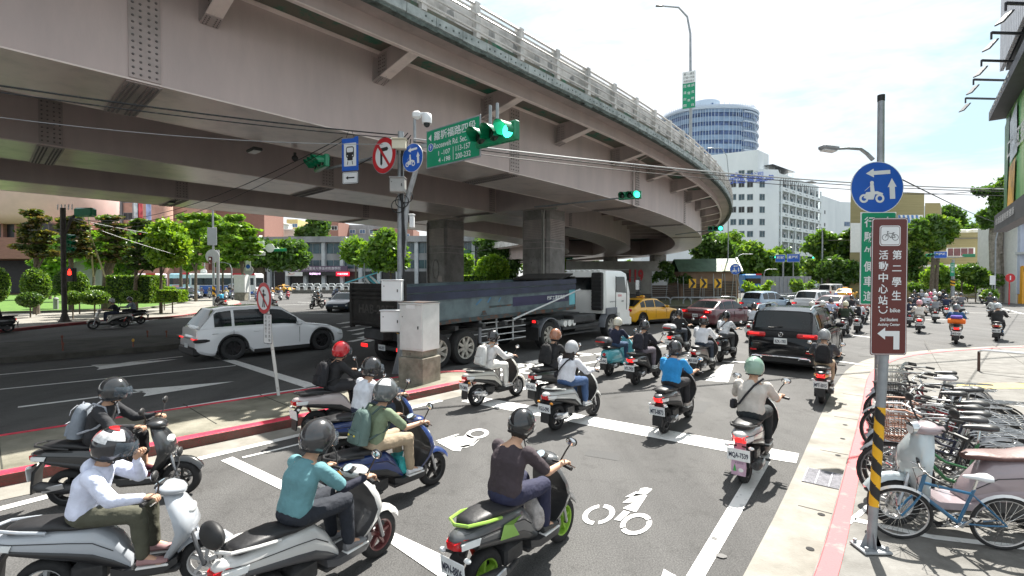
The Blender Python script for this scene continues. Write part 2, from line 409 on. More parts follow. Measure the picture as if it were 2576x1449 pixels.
# hatched yellow box / motor waiting boxes beyond the stop line
for i,(a,c) in enumerate((((1215,955),(1420,905)),((1290,985),(1470,940)),((1330,965),(1600,905)),((1240,935),(1345,915)),((1420,900),(1700,868)),((1380,930),(1560,900)))):
    line('box_marking',[a,c],.18)
for a,c in (((1300,915),(1400,935)),((1395,885),(1700,905)),((1250,925),(1330,940)),((1360,905),(1440,920)),((1600,895),(1680,905))): line('box_marking',[a,c],.16)
mark('box_marking',[(1818,917),(1846,917),(1832,962),(1775,958)])
for a,c in (((1720,888),(1800,890)),((2075,905),(2190,920)),((1720,905),(1880,912)),((1900,790),(2190,806)),((2290,785),(2576,789)),((2180,800),(2420,806)),((2290,757),(2500,764)),((2070,835),(2200,850))): line('lane_line',[a,c],.14)
line('lane_line',[(2460,762),(2576,790)],.14)
# zebra and lines across the left crossing
for i in range(7):
    x=455-i*24; mark('zebra_crossing',[(x-45+i*4,790+i*5-1),(x+20,788+i*4),(x+14,792+i*4),(x-60+i*4,794+i*5)])
for a,c in (((150,861),(467,842)),((833,770),(900,778)),((690,785),(860,790)),((750,760),(880,765)),((500,760),(640,748)),((640,770),(850,762)),((420,790),(560,770)),((860,812),(960,800)),((870,822),(1010,806))): line('lane_line',[a,c],.16)
for i in range(6): line('zebra_crossing',[(850+i*14,815+i*9),(975-i*3,800+i*9)],.35)
AP=M((.078,.078,.078),.85,var=.18,sc=40,bump=.3,bs=120,name='asphalt_patch',col2=(.066,.066,.066)); b=MB()
for q_ in (((1290,1200),(1420,1215),(1395,1262),(1255,1240)),((1660,1000),(1790,1012),(1770,1040),(1630,1026)),((700,1290),(770,1270),(800,1290),(730,1312)),((1480,1130),(1560,1142),(1556,1160),(1470,1146))): b.sheet([(p.x,p.y) for p in g(*q_)],AP,z=.003)
struct(b.build('asphalt_patch'))
OIL=M((.06,.059,.058),.5,var=.3,sc=9); b=MB(); rq=random.Random(4)
for i in range(6):
    p=G(rq.uniform(650,1950),rq.uniform(1000,1420)); r=rq.uniform(.015,.055); b.sheet([(p.x+r*rq.uniform(.6,1.2)*cos(k*.785),p.y+r*rq.uniform(.6,1.2)*sin(k*.785)) for k in range(8)],OIL,z=.0105)
struct(b.build('oil_stain'))
# median under the viaduct
md=smooth(g((-500,905),(0,873),(230,860),(400,852),(462,853),(478,862),(474,873),(420,880),(300,891),(0,915),(-500,950)),2)
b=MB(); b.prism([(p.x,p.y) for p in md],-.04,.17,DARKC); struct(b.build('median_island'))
b=MB(); LV=[M((.16,.11,.05),.9,var=.3),M((.20,.17,.12),.9,var=.3),M((.06,.045,.02),.9,var=.3)]
for i in range(500):
    t=random.random(); p=G(-100+t*560,909-t*35+random.gauss(0,5)); a=random.random()*6; r=random.uniform(.02,.06)
    b.sheet([(p.x+r*cos(a+k*2.1),p.y+r*sin(a+k*2.1)) for k in range(3)],random.choice(LV),z=.012+random.random()*.005 if t<2 else 0)
tag(b.build('leaf_litter'),'dry leaves and grit swept against the median kerb','litter',kind='stuff')
BOL=M((.16,.05,.03),.6,var=.2); 
for i,(x,y) in enumerate(((156,862),(158,882),(371,848),(419,848),(462,851),(335,872),(465,860))):
    o=empty('kerb_marker',G(x,y,.17),0,'short dark round-topped marker post on the shaded median, '+['far edge, leftmost','near edge, leftmost','third along the far edge','fourth along the far edge','amber head at the rounded tip','middle of the near edge','near edge beside the white car'][i],'bollard','marker posts on the median')
    b=MB(); b.cyl((0,0,0),(0,0,.18),.025,BOL,8,.02); b.build('post',o); b=MB(); b.ell((0,0,.22),(.05,.03,.06),M((.55,.30,.05),.5,var=0) if i in(4,5) else BOL,8,6); b.build('head',o)
# left pavement with the garden
lp=smooth(g((-900,905),(0,838),(143,822),(300,808),(430,802),(490,794),(560,778),(607,766),(600,757),(500,752),(300,745),(0,748),(-900,775)),2)
b=MB(); b.prism([(p.x,p.y) for p in lp],-.04,.13,CONC); struct(b.build('pavement'))
kerb('pavement_kerb',list(reversed(smooth(g((-900,905),(0,838),(143,822),(300,808),(430,802),(490,794),(560,778),(607,766)),2))),-.18,.14,REDF)
gd=smooth(g((-700,818),(0,793),(150,790),(330,786),(410,776),(470,762),(496,750),(470,742),(300,738),(0,738),(-700,750)),2)
LAWN=M((.10,.20,.022),.9,sc=2.5,col2=(.05,.12,.015),bump=.8,bs=25,name='lawn')
b=MB(); b.prism([(p.x,p.y) for p in gd],-.03,.2,LAWN); struct(b.build('garden_bed'))
kerb('garden_kerb',list(reversed(gd[:int(len(gd)*.62)])),-.16,.27,CONC)
# hardstanding under the left building
b=MB(); b.sheet([(p.x,p.y) for p in g((-900,778),(-50,745),(160,742),(160,733),(-900,735))],M((.16,.09,.07),.8,var=.2),z=.21); struct(b.build('brick_forecourt'))
# ================================================================ elevated road
cv=[]; P_=Vector((-9.0,10.45,0))-heading(42)*75; s_=-75.
def hd(s): return 42.0 if s<15 else (42-.53*(s-15) if s<68 else max(-78,13.9-.85*(s-68)))
while s_<240:
    cv.append((s_,P_.copy(),hd(s_))); P_=P_+heading(hd(s_))*.25; s_+=.25
def dp(s,o,z):
    i=(s+75)/.25; k=max(0,min(len(cv)-2,int(i))); p=cv[k][1].lerp(cv[k+1][1],i-k); a=cv[k][2]
    n=heading(a-90); return Vector((p.x+n.x*o,p.y+n.y*o,z))
STEEL=M((.59,.485,.455),.5,var=.1,sc=.9,col2=(.45,.375,.36),det=9,bump=.08,bs=30,stretch=(1.2,1.2,.30),lo=.22,hi=.72,name='painted_steel')
STEEL2=M((.47,.39,.37),.5,sc=.8,col2=(.31,.27,.25),det=8,name='painted_steel_beam')
FLG=M((.80,.69,.635),.28,sc=1.0,col2=(.58,.50,.465),det=8,stretch=(1,1,1),lo=.30,hi=.52,name='bounce_lightened_flange')  # flange paint, lightened to stand in for light bounced up from the road
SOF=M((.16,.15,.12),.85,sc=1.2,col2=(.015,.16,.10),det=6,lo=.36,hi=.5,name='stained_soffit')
CONP=M((.66,.64,.61),.85,sc=1.1,col2=(.36,.35,.33),det=9,bump=.3,bs=25,lo=.35,hi=.55,name='parapet_concrete')
EDGE=M((.42,.46,.45),.8,sc=2.2,col2=(.22,.25,.245),det=9,lo=.35,hi=.6,name='edge_concrete')
MOSS=M((.10,.125,.115),.9,sc=5,var=.5,name='mossy_edge')
BOLTM=M((.15,.135,.13),.6,var=.2,sc=8)
RAILM=M((.62,.60,.58),.4,.3,var=.1)
deck=empty('elevated_road',(0,0,0),0,'curving steel box-girder flyover carrying a road over the junction, brown-grey with a concrete parapet','flyover')
def dl(a,b_,st,ring,m,name,cap=True,parent=deck,ang=35):
    mb=MB(); s=a; rings=[]
    while s<b_+1e-6: rings.append([dp(s,o,z) for o,z in ring]); s+=st
    mb.loft(rings,m,cap=cap); return mb.build(name,parent,ang=ang)
S0,S1=-70,225
def girder(o0,o1):
    mb=MB(); s=S0; rings=[]
    while s<=S1:
        rings.append([dp(s,o0,7.0),dp(s,o0,9.78),dp(s,o1,9.78),dp(s,o1,7.0)]); s+=1.5
    mb.loft(rings,lambda i,j:FLG if j==3 else STEEL)
    fl=[]; s=S0
    while s<=S1: fl.append([dp(s,o0-.035,6.985),dp(s,o0-.035,7.02),dp(s,o0+.0,7.02),dp(s,o0+.0,6.985)]); s+=1.5
    mb.loft(fl,FLG); fl=[]; s=S0
    while s<=S1: fl.append([dp(s,o1+.0,6.985),dp(s,o1+.0,7.02),dp(s,o1+.035,7.02),dp(s,o1+.035,6.985)]); s+=1.5
    mb.loft(fl,FLG)
    gd_=mb.build('girder',deck)
    return gd_
GO=[(0,2.95),(8.8,12.3),(18.1,21.7)]
gs=[girder(a,c) for a,c in GO]
# splice plates with rows of bolts on webs and bottom flanges
def plate(s,o0,o1,par):
    mb=MB()
    for k in range(2):
        pass
    # web
    for side,off_ in ((-1,o0),(1,o1)):
        d0,d1=off_+side*.003,off_+side*.028
        mb.loft([[dp(s-.3,d0,7.05),dp(s-.3,d1,7.05),dp(s-.3,d1,9.75),dp(s-.3,d0,9.75)],[dp(s+.3,d0,7.05),dp(s+.3,d1,7.05),dp(s+.3,d1,9.75),dp(s+.3,d0,9.75)]],STEEL2)
        if side==-1 or True:
            z=7.14
            while z<9.7:
                for u in (-.22,-.08,.08,.22):
                    c=dp(s+u,d1,z); n=dp(s+u,d1+side*.02,z)-c; mb.cyl(c,c+n*1.3,.03,BOLTM,6,.02)
                z+=.145
    mb.loft([[dp(s-.34,o0+.02,6.985),dp(s-.34,o0+.02,6.955),dp(s-.34,o1-.02,6.955),dp(s-.34,o1-.02,6.985)],[dp(s+.34,o0+.02,6.985),dp(s+.34,o0+.02,6.955),dp(s+.34,o1-.02,6.955),dp(s+.34,o1-.02,6.985)]],STEEL2)
    o=o0+.12
    while o<o1-.1:
        for u in (-.27,-.18,-.09,.09,.18,.27):
            c=dp(s+u,o,6.955); mb.cyl(c,c-Vector((0,0,.03)),.028,BOLTM,5,.02)
        o+=.12
    mb.build('splice_plate',par)
for s in (.9,13.6,25.5,37,50): plate(s,0,2.95,gs[0])
for s in (0,9.8,22,34): plate(s,8.8,12.3,gs[1])
for s in (6,18,30): plate(s,18.1,21.7,gs[2])
# slab soffit and deck
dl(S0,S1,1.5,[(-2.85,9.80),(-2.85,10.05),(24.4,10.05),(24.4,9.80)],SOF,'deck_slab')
# outer edge beam and painted flange
dl(S0,S1,1.5,[(-1.93,9.22),(-1.93,9.76),(-1.88,9.76),(-1.88,9.22)],STEEL,'edge_beam')
dl(S0,S1,1.5,[(-1.98,9.19),(-1.98,9.22),(-1.84,9.22),(-1.84,9.19)],FLG,'edge_flange')
dl(S0,S1,1.5,[(-2.72,9.70),(-2.72,9.78),(-1.94,9.78),(-1.94,9.70)],STEEL2,'overhang_plate')
dl(S0,S1,1.5,[(-.004,9.74),(-.004,9.79),(-.16,9.79),(-.16,9.77),(-.03,9.74)],FLG,'haunch')
dl(S0,S1,1.5,[(23.7,9.22),(23.7,9.76),(23.8,9.76),(23.8,9.22)],STEEL,'edge_beam')
# concrete fascia in segments with drip holes, ragged mossy lower edge
mb=MB(); s=S0; k=0
rr=random.Random(3)
while s<S1:
    mb.loft([[dp(t,-2.96,9.60+rr.uniform(-.02,.02)),dp(t,-2.97,9.86),dp(t,-2.75,9.88),dp(t,-2.75,9.5)] for t in (s,s+.49,s+.98)],EDGE)
    if s<45:
        for u in (.12,.34,.62,.84):
            if rr.random()<.8:
                c=dp(s+u,-2.965,9.72+rr.uniform(-.03,.03)); n=dp(s+u,-2.99,9.72)-dp(s+u,-2.965,9.72); mb.cyl(c,c+n*.6,.028,MOSS,6)
    s+=1.0
mb.build('fascia',deck)
mb=MB(); s=S0; rings=[]
while s<S1:
    mb.loft([[dp(s,-2.93,9.46+rr.uniform(-.03,.05)),dp(s,-2.955,9.55),dp(s,-2.70,9.60),dp(s,-2.68,9.5)],[dp(s+.55,-2.93,9.46+rr.uniform(-.03,.05)),dp(s+.55,-2.955,9.55),dp(s+.55,-2.70,9.60),dp(s+.55,-2.68,9.5)]],MOSS,cap=False); s+=.5
mb.build('mossy_drip_edge',deck)
dl(S0,S1,1.0,[(-2.82,9.86),(-2.80,10.84),(-2.58,10.84),(-2.45,9.86)],CONP,'parapet')
mb=MB(); s=S0+.5
for z,r in ((10.05,.035),(10.32,.03),(10.56,.03)):
    mb.tube([dp(S0+i*1.5,-2.99,z) for i in range(int((S1-S0)/1.5))],r,RAILM,6)
mb.tube([dp(S0+i*1.5,-2.90,10.90) for i in range(int((S1-S0)/1.5))],.045,RAILM,6)
mb.build('rail',deck)
s=-7.8; np_=0
while s<75:
    mb=MB(); mb.loft([[dp(s-.09,-3.0,9.87),dp(s+.09,-3.0,9.87),dp(s+.09,-2.77,9.87),dp(s-.09,-2.77,9.87)],[dp(s-.09,-2.99,10.95),dp(s+.09,-2.99,10.95),dp(s+.07,-2.70,10.99),dp(s-.07,-2.70,10.99)]],CONP)
    mb.build('parapet_post',deck); s+=2.05
mb=MB()
for i in range(30):   # darker repair patches on the parapet
    s=-2+i*1.03+rr.uniform(-.2,.2); 
    pts=[dp(s,-2.826,9.9+rr.uniform(0,.1)),dp(s+.35,-2.826,9.9),dp(s+.3,-2.812,10.3+rr.uniform(0,.25)),dp(s+.05,-2.812,10.25+rr.uniform(0,.25))]
    mb.add(pts,[(0,1,2,3)],M((.33,.33,.32),.9,var=.3,sc=3))
mb.build('repair_patch',deck)
dl(S0,S1,1.5,[(24.3,9.5),(24.3,10.8),(24.5,10.8),(24.5,9.5)],CONP,'parapet')
# brackets between outer girder and edge beam, and between girders
def bracket(s,o0,o1,z0,z1,name='bracket',plates=True,w=.19):
    mb=MB()
    mb.add([dp(s,o0,z0),dp(s,o1,z1),dp(s,o1,9.79),dp(s,o0,9.79),dp(s+.02,o0,z0),dp(s+.02,o1,z1),dp(s+.02,o1,9.79),dp(s+.02,o0,9.79)],[(3,2,1,0),(4,5,6,7),(0,1,5,4)],STEEL)
    mb.loft([[dp(s-w,o0,z0),dp(s+w,o0,z0),dp(s+w,o0,z0-.03),dp(s-w,o0,z0-.03)],[dp(s-w*.9,o1,z1),dp(s+w*.9,o1,z1),dp(s+w*.9,o1,z1-.03),dp(s-w*.9,o1,z1-.03)]],FLG)
    sg=-1 if o1<o0 else 1
    if plates:
        mb.loft([[dp(s-w-.01,o0+sg*.02,z0-.033),dp(s+w+.01,o0+sg*.02,z0-.033),dp(s+w+.01,o0+sg*.02,z0-.055),dp(s-w-.01,o0+sg*.02,z0-.055)],[dp(s-w-.01,o0+sg*.42,z0-.033+(z1-z0)*.42/abs(o1-o0)),dp(s+w+.01,o0+sg*.42,z0-.033+(z1-z0)*.42/abs(o1-o0)),dp(s+w+.01,o0+sg*.42,z0-.055+(z1-z0)*.42/abs(o1-o0)),dp(s-w-.01,o0+sg*.42,z0-.055+(z1-z0)*.42/abs(o1-o0))]],STEEL2)
        for i in range(5):
            for u in (-.15,-.08,.08,.15):
                oo=.07+i*.075; zz=z0-.055+(z1-z0)*oo/abs(o1-o0); c=dp(s+u,o0+sg*oo,zz); mb.cyl(c,c-Vector((0,0,.02)),.018,BOLTM,5)
        mb.loft([[dp(s-.22,o0+sg*.004,z0),dp(s-.22,o0+sg*.03,z0),dp(s-.22,o0+sg*.03,9.6),dp(s-.22,o0+sg*.004,9.6)],[dp(s+.0,o0+sg*.004,z0),dp(s+.0,o0+sg*.03,z0),dp(s+.0,o0+sg*.03,9.6),dp(s+.0,o0+sg*.004,9.6)]],STEEL2)
        mb.add([dp(s-.004,o0,z0),dp(s-.004,o0+sg*.5,z0+.05),dp(s-.004,o0+sg*.5,9.7),dp(s-.004,o0,9.7)],[(0,1,2,3)],STEEL2)
        for i in range(7):
            for u in (.08,.16,.3,.38):
                c=dp(s-.006,o0+sg*u,z0+.1+i*.11); d_=dp(s-.03,o0+sg*u,z0+.1+i*.11)-c; mb.cyl(c,c+d_,.016,BOLTM,5)
    return mb.build(name,deck)
bs=[-12,-7.3,-2.6,2.2,7.0,11.8,16.6,22.0]+[27.2+i*5.2 for i in range(16)]
for s in bs:
    bracket(s,0,-1.9,8.84,9.2)
    if s<75: bracket(s,2.96,8.79,8.9,8.9,'cross_bracing',False); bracket(s,12.31,18.09,8.9,8.9,'cross_bracing',False)
mb=MB()   # short bracket stubs under the inner faces
# cross beam between piers and piers
def crossbeam(s,a,c,w=1.7):
    mb=MB(); mb.loft([[dp(s-w,a,7.03),dp(s-w,a,9.7),dp(s+w,a,9.7),dp(s+w,a,7.03)],[dp(s-w,c,7.03),dp(s-w,c,9.7),dp(s+w,c,9.7),dp(s+w,c,7.03)]],lambda i,j:FLG if j==3 else STEEL); mb.build('cross_beam',deck)
crossbeam(24.2,2.93,8.83); crossbeam(24.2,12.28,18.15)
PIER=M((.32,.30,.285),.6,sc=1.2,col2=(.13,.12,.11),det=8,bump=.15,bs=30,name='pier_steel',lo=.3,hi=.7)
PIER2=M((.42,.41,.38),.7,sc=1.2,var=.15,name='pier_paint')
def pier(cx,cy,a,w,zt=7.05,dark=True,det=True):
    o=bpy.data.objects.new('pier',None); C.objects.link(o); o.parent=deck; o.location=(cx,cy,0); o.rotation_euler=(0,0,hrz(a))
    mb=MB(); h=w/2; c=.16
    ring=lambda z,k=0: [Vector((h+k-c,-h-k,z)),Vector((h+k,-h-k+c,z)),Vector((h+k,h+k-c,z)),Vector((h+k-c,h+k,z)),Vector((-h-k+c,h+k,z)),Vector((-h-k,h+k-c,z)),Vector((-h-k,-h-k+c,z)),Vector((-h-k+c,-h-k,z))]
    mb.loft([ring(-.1),ring(zt)],PIER)
    if det:
        for z in (4.52,4.9): mb.loft([ring(z,.0),ring(z,.02),ring(z+.035,.02),ring(z+.035,.0)],STEEL2,cap=False)
    sh=mb.build('shaft',o)
    if det:
        mb=MB()
        for ax in range(4):
            ro=Matrix.Rotation(ax*PI/2,4,'Z'); mb.T=ro
            mb.box((h+.012,0,5.75),(.02,w-.42,1.25),STEEL2)
            ny=int((w-.5)/.1)
            for i in range(ny):
                for j in range(11):
                    y=-(w-.5)/2+i*.1+.05; z=5.2+j*.11
                    mb.box((h+.03,y,z),(.03,.042,.042),PIER)
        mb.build('bolt_plate',sh)
        mb=MB(); mb.T=Matrix.Rotation(PI,4,'Z')
        pts=[(h+.02,.42*cos(2*PI*i/28)*(.75),3.3+.75*sin(2*PI*i/28)) for i in range(29)]
        mb.tube(pts,.022,PIER,5); 
        for i in range(0,28,4): mb.cyl((h,pts[i][1]*.88,3.3+(pts[i][2]-3.3)*.92),(h+.04,pts[i][1]*.88,3.3+(pts[i][2]-3.3)*.92),.03,BOLTM,6)
        mb.build('access_hatch',sh)
        mb=MB(); mb.box((-h-.02,.0-h*.45,2.55),(.02,.42,.42),STEEL2); mb.build('nameplate',sh)
        # base plinth
        mb=MB(); mb.loft([ring(0,.25),ring(.55,.22)],CONC2); mb.build('plinth',sh)
    return o
def offp(s,o): p=dp(s,o,0); return p.x,p.y
p2=offp(24.2,6.0); pier(p2[0],p2[1],hd(24),2.15)
p1=offp(24.2,15.2); pier(p1[0],p1[1],hd(24),2.15)
for q in ((20.2,99),(27.2,90)): pier(q[0],q[1],-5,2.4,det=False)
crossbeam(93,2.93,8.83,1.2); crossbeam(93,12.28,18.15,1.2)
# drain pipe down outer girder and pipe on pier
mb=MB(); mb.tube([dp(24.6,-1.0,9.75),dp(24.6,-.12,9.4),dp(24.6,-.08,6.95)],.05,STEEL2,6); mb.build('drain_pipe',deck)
PIPE=M((.42,.41,.38),.5,.3,var=.1)
mb=MB(); q=Matrix.Translation((p2[0],p2[1],0))@Matrix.Rotation(hrz(hd(24)),4,'Z'); mb.T=q
mb.tube([(-1.14,-.75,1.5),(-1.14,-.75,6.75),(-1.2,-.85,6.95),(-1.5,-2.0,7.0-.08)],.05,PIPE,6); mb.tube([(-1.14,-.62,1.5),(-1.14,-.62,6.65),(-1.3,-.7,6.93)],.035,PIPE,6); mb.build('conduit',deck)
mb=MB(); mb.T=Matrix.Translation((p1[0],p1[1],0))@Matrix.Rotation(hrz(hd(24)),4,'Z'); mb.tube([(-1.14,.85,.5),(-1.14,.85,6.9)],.06,PIER,6); mb.build('conduit',deck)
# lamps and small fittings under the girders
DK=M((.03,.03,.03),.6,var=0)
for k,(x,y,dd) in enumerate(((640,372,0),(430,506,0),(940,577,0),(1345+40,0,0))):
    if y==0: continue
    p=G(x,y,6.93); o=empty('underdeck_lamp',p,hrz(42),['oblong lamp fixed under the second girder, above the bus stop sign side','oblong lamp fixed under the far girder above the garden trees','long lamp fixed under the far girder beside the signal pole'][k],'lamp','lamps under the flyover')
    mb=MB(); mb.box((0,0,-.08),(.30,.62,.10),DK,bev=.02); mb.build('housing',o); mb=MB(); mb.box((0,0,-.14),(.22,.52,.02),M((.5,.5,.45),.3,var=0)); mb.build('lens',o)
p=G(742,384,6.98); o=empty('underdeck_camera',p,0,'small round dark camera hanging under the second girder near the green signal','camera'); mb=MB(); mb.cyl((0,0,0),(0,0,-.15),.05,DK,8); mb.build('mount',o); mb=MB(); mb.ell((0,0,-.2),.11,DK,12,8); mb.build('dome',o)
# ================================================================ trees
import numpy as np
def leafmat(c,t=.45,name='leaves'):
    if isinstance(c,str): c=S(c)
    m=bpy.data.materials.new(name); m.use_nodes=True; n=m.node_tree; n.nodes.clear()
    o=n.nodes.new('ShaderNodeOutputMaterial'); d=n.nodes.new('ShaderNodeBsdfDiffuse'); tr=n.nodes.new('ShaderNodeBsdfTranslucent'); gl=n.nodes.new('ShaderNodeBsdfGlossy'); gl.inputs['Roughness'].default_value=.45
    mx=n.nodes.new('ShaderNodeMixShader'); mx.inputs[0].default_value=t; m2=n.nodes.new('ShaderNodeMixShader'); m2.inputs[0].default_value=.05
    d.inputs[0].default_value=(*c,1); tr.inputs[0].default_value=(c[0]*1.25,c[1]*1.15,c[2]*.5,1)
    n.links.new(d.outputs[0],mx.inputs[1]); n.links.new(tr.outputs[0],mx.inputs[2]); n.links.new(mx.outputs[0],m2.inputs[1]); n.links.new(gl.outputs[0],m2.inputs[2]); n.links.new(m2.outputs[0],o.inputs[0]); return m
LD=[leafmat((.045,.11,.022)),leafmat((.07,.155,.026)),leafmat((.11,.21,.034))]
LB=[leafmat((.13,.27,.022)),leafmat((.20,.38,.03)),leafmat((.29,.46,.04))]
LM=[leafmat((.075,.17,.022)),leafmat((.13,.26,.032)),leafmat((.20,.33,.04))]
LP=[leafmat((.045,.075,.02)),leafmat((.075,.12,.025)),leafmat((.16,.17,.03)),leafmat((.15,.11,.04))]
BARK=M((.17,.14,.10),.9,sc=6,col2=(.08,.065,.05),bump=.6,bs=20,name='bark'); BARK2=M((.34,.31,.27),.9,sc=3,col2=(.17,.15,.12),bump=.5,bs=15,name='pale_bark')
def leaves(name,blobs,n,size,mats,parent,flat=.0,core=.55,seed=1):
    """blobs: (centre,(rx,ry,rz)); leaf faces gathered in clumps through each blob"""
    rg=np.random.RandomState(seed); tot=sum(b[1][0]*b[1][2] for b in blobs); V=[];mi=[]
    for c,r in blobs:
        k=max(6,int(n*r[0]*r[2]/tot)); nc=max(4,k//26)
        d=rg.normal(size=(nc,3)); d/=np.linalg.norm(d,axis=1)[:,None]; rad=rg.uniform(core,1.0,size=(nc,1))**.6
        cc=d*rad*np.array(r)+np.array(c); tone=np.clip(rg.randint(0,len(mats),size=nc),0,len(mats)-1)
        idx=rg.randint(0,nc,size=k); cs=min(r)*.30+size*.8
        p=cc[idx]+rg.normal(size=(k,3))*np.array([cs,cs,cs*(.35 if flat else .7)])*.55
        a=rg.normal(size=(k,3)); a[:,2]*=(.35 if flat else 1); a/=np.linalg.norm(a,axis=1)[:,None]
        b=np.cross(a,rg.normal(size=(k,3)));b/=np.linalg.norm(b,axis=1)[:,None]
        s=rg.uniform(.55,1.25,size=(k,1))*size
        V.append(np.stack([p-a*s,p+b*s*.55,p+a*s,p-b*s*.55],1).reshape(-1,3)); t=tone[idx]; sw=rg.rand(k)<.25; t=np.where(sw,rg.randint(0,len(mats),size=k),t); mi.append(t)
    V=np.concatenate(V); mi=np.concatenate(mi); me=bpy.data.meshes.new(name); q=len(V)//4
    me.vertices.add(len(V)); me.vertices.foreach_set('co',V.ravel()); me.loops.add(len(V)); me.loops.foreach_set('vertex_index',np.arange(len(V))); me.polygons.add(q); me.polygons.foreach_set('loop_start',np.arange(q)*4)
    for m in mats: me.materials.append(m)
    me.polygons.foreach_set('material_index',mi.astype(np.int32)); me.update(calc_edges=True)
    o=bpy.data.objects.new(name,me); C.objects.link(o); o.parent=parent; return o
def tree(px,D,blobs,label,cat='tree',name='tree',mats=LM,n=3000,leaf=.28,tr=.2,bark=BARK,flat=0,seed=1,stems=1,lean=0,group=None,base=0,depth=1.,nb=5,core=.5):
    """px: picture column of the trunk; blobs in picture px (x,y,rx,ry) at distance D, turned into metres"""
    B=A(px,703,D); o=empty(name,(B.x,B.y,base),0,label,cat,group); k=D/F_; rg=random.Random(seed)
    bl=[]
    for (x,y,rx,ry) in blobs:
        p=A(x,y,D); dd=rg.uniform(-.25,.25)*rx*k*depth; bl.append(((p.x-B.x,dd,p.z-base),(rx*k*1.3,rx*k*depth*1.1,ry*k*1.25)))
    crown=leaves('crown',bl,int(n*2.1),leaf*1.1,mats,o,flat,seed=seed,core=core)
    mb=MB(); zc=min(b[0][2] for b in bl)
    top=max(b[0][2] for b in bl); cxm=sum(b[0][0] for b in bl)/len(bl)
    for s in range(stems):
        ox=(s-(stems-1)/2)*tr*2.2; pts=[(ox,0,-.1),(ox*1.1+lean*.3,0,zc*.45),(ox*1.3+lean,.1,zc*.85),(cxm*.6+ox+lean,0,(zc+top)/2)]
        mb.tube(pts,[tr*1.25,tr,tr*.8,tr*.35],bark,8)
    for b in rg.sample(bl,min(nb,len(bl))):
        z0=zc*rg.uniform(.6,.95); c=b[0]; mb.tube([(lean*.7,0,z0),(c[0]*.55,c[1]*.5,(z0+c[2])*.55),(c[0],c[1],c[2])],[tr*.55,tr*.35,tr*.12],bark,6)
    mb.build('trunk',o); return o
def blobgrid(x0,y0,x1,y1,n,r,seed=1,ry=None):
    rg=random.Random(seed); o=[]; cx,cy=(x0+x1)/2,(y0+y1)/2
    while len(o)<n:
        a=rg.random()*2*PI; q=math.sqrt(rg.random()); x=cx+(x1-x0)/2*q*cos(a); y=cy+(y1-y0)/2*q*sin(a); o.append((x,y,r*rg.uniform(.7,1.2),(ry or r)*rg.uniform(.7,1.2)))
    return o
def shrub(px,D,x0,y0,x1,y1,label,cat='shrub',name='shrub',mats=LB,n=1200,leaf=.09,shape='ball',seed=1,base=.2,group=None,dep=None):
    B=A((x0+x1)/2,703,D); k=D/F_; o=empty(name,(B.x,B.y,base),0,label,cat,group)
    zt=HC+(YH-y0)*k; zb=max(base,HC+(YH-y1)*k); rx=(x1-x0)/2*k; rz=(zt-zb)/2; cz=(zt+zb)/2-base; dep=dep or rx
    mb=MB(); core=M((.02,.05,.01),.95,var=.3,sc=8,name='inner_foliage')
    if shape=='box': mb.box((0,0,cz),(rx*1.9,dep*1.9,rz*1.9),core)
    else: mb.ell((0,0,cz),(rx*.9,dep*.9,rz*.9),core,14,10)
    mb.cyl((0,0,-.1),(0,0,cz),.04,BARK,6); mb.build('stem',o)
    rg=np.random.RandomState(seed)
    if shape=='box':
        u=rg.uniform(-1,1,size=(n,3)); ax=rg.randint(0,3,size=n); u[np.arange(n),ax]=np.sign(u[np.arange(n),ax]); P=u*np.array([rx,dep,rz])+[0,0,cz]
    else:
        u=rg.normal(size=(n,3)); u/=np.linalg.norm(u,axis=1)[:,None]; P=u*np.array([rx,dep,rz])*rg.uniform(.9,1.03,size=(n,1))+[0,0,cz]
    a=rg.normal(size=(n,3))+u*.8; a/=np.linalg.norm(a,axis=1)[:,None]; b=np.cross(a,rg.normal(size=(n,3)));b/=np.linalg.norm(b,axis=1)[:,None]; s=rg.uniform(.6,1.3,size=(n,1))*leaf
    V=np.stack([P-a*s,P+b*s*.6,P+a*s,P-b*s*.6],1).reshape(-1,3); me=bpy.data.meshes.new('foliage'); me.vertices.add(len(V)); me.vertices.foreach_set('co',V.ravel()); me.loops.add(len(V)); me.loops.foreach_set('vertex_index',np.arange(len(V))); me.polygons.add(n); me.polygons.foreach_set('loop_start',np.arange(n)*4)
    for m in mats: me.materials.append(m)
    me.polygons.foreach_set('material_index',rg.randint(0,len(mats),size=n).astype(np.int32)); me.update(calc_edges=True); f=bpy.data.objects.new('foliage',me); C.objects.link(f); f.parent=o; return o
# garden on the left: tiered pines, round crowns, clipped shrubs
def tiers(x,y0,y1,w0,w1,n,seed=1):
    rg=random.Random(seed); o=[]
    for i in range(n):
        t=i/(n-1); w=w0+(w1-w0)*t**.8; y=y0+(y1-y0)*t; m=max(2,int(w/14))
        for j in range(m*2): o.append((x+rg.uniform(-w,w)*.85,y+rg.uniform(-3,3),rg.uniform(9,15),5.5))
    return o
tree(90,33,tiers(92,535,638,20,58,7,1),'tiered dark pine with clipped layered boughs at the left end of the garden','pine',name='pine_tree',mats=LP,n=5200,leaf=.14,tr=.16,flat=1,seed=3,base=.2,core=.2)
tree(178,36,tiers(182,552,640,24,44,6,2),'dark pine partly hidden by the signal post with the red man','pine',name='pine_tree',mats=LP,n=3600,leaf=.15,tr=.14,flat=1,seed=4,base=.2,core=.2)
tree(268,38,tiers(283,548,655,30,50,7,3)+tiers(300,600,640,20,26,2,9),'broad yellow-green layered pine in the middle of the garden','pine',name='pine_tree',mats=LP+LM[1:],n=5200,leaf=.15,tr=.30,flat=1,seed=5,base=.2,core=.2)
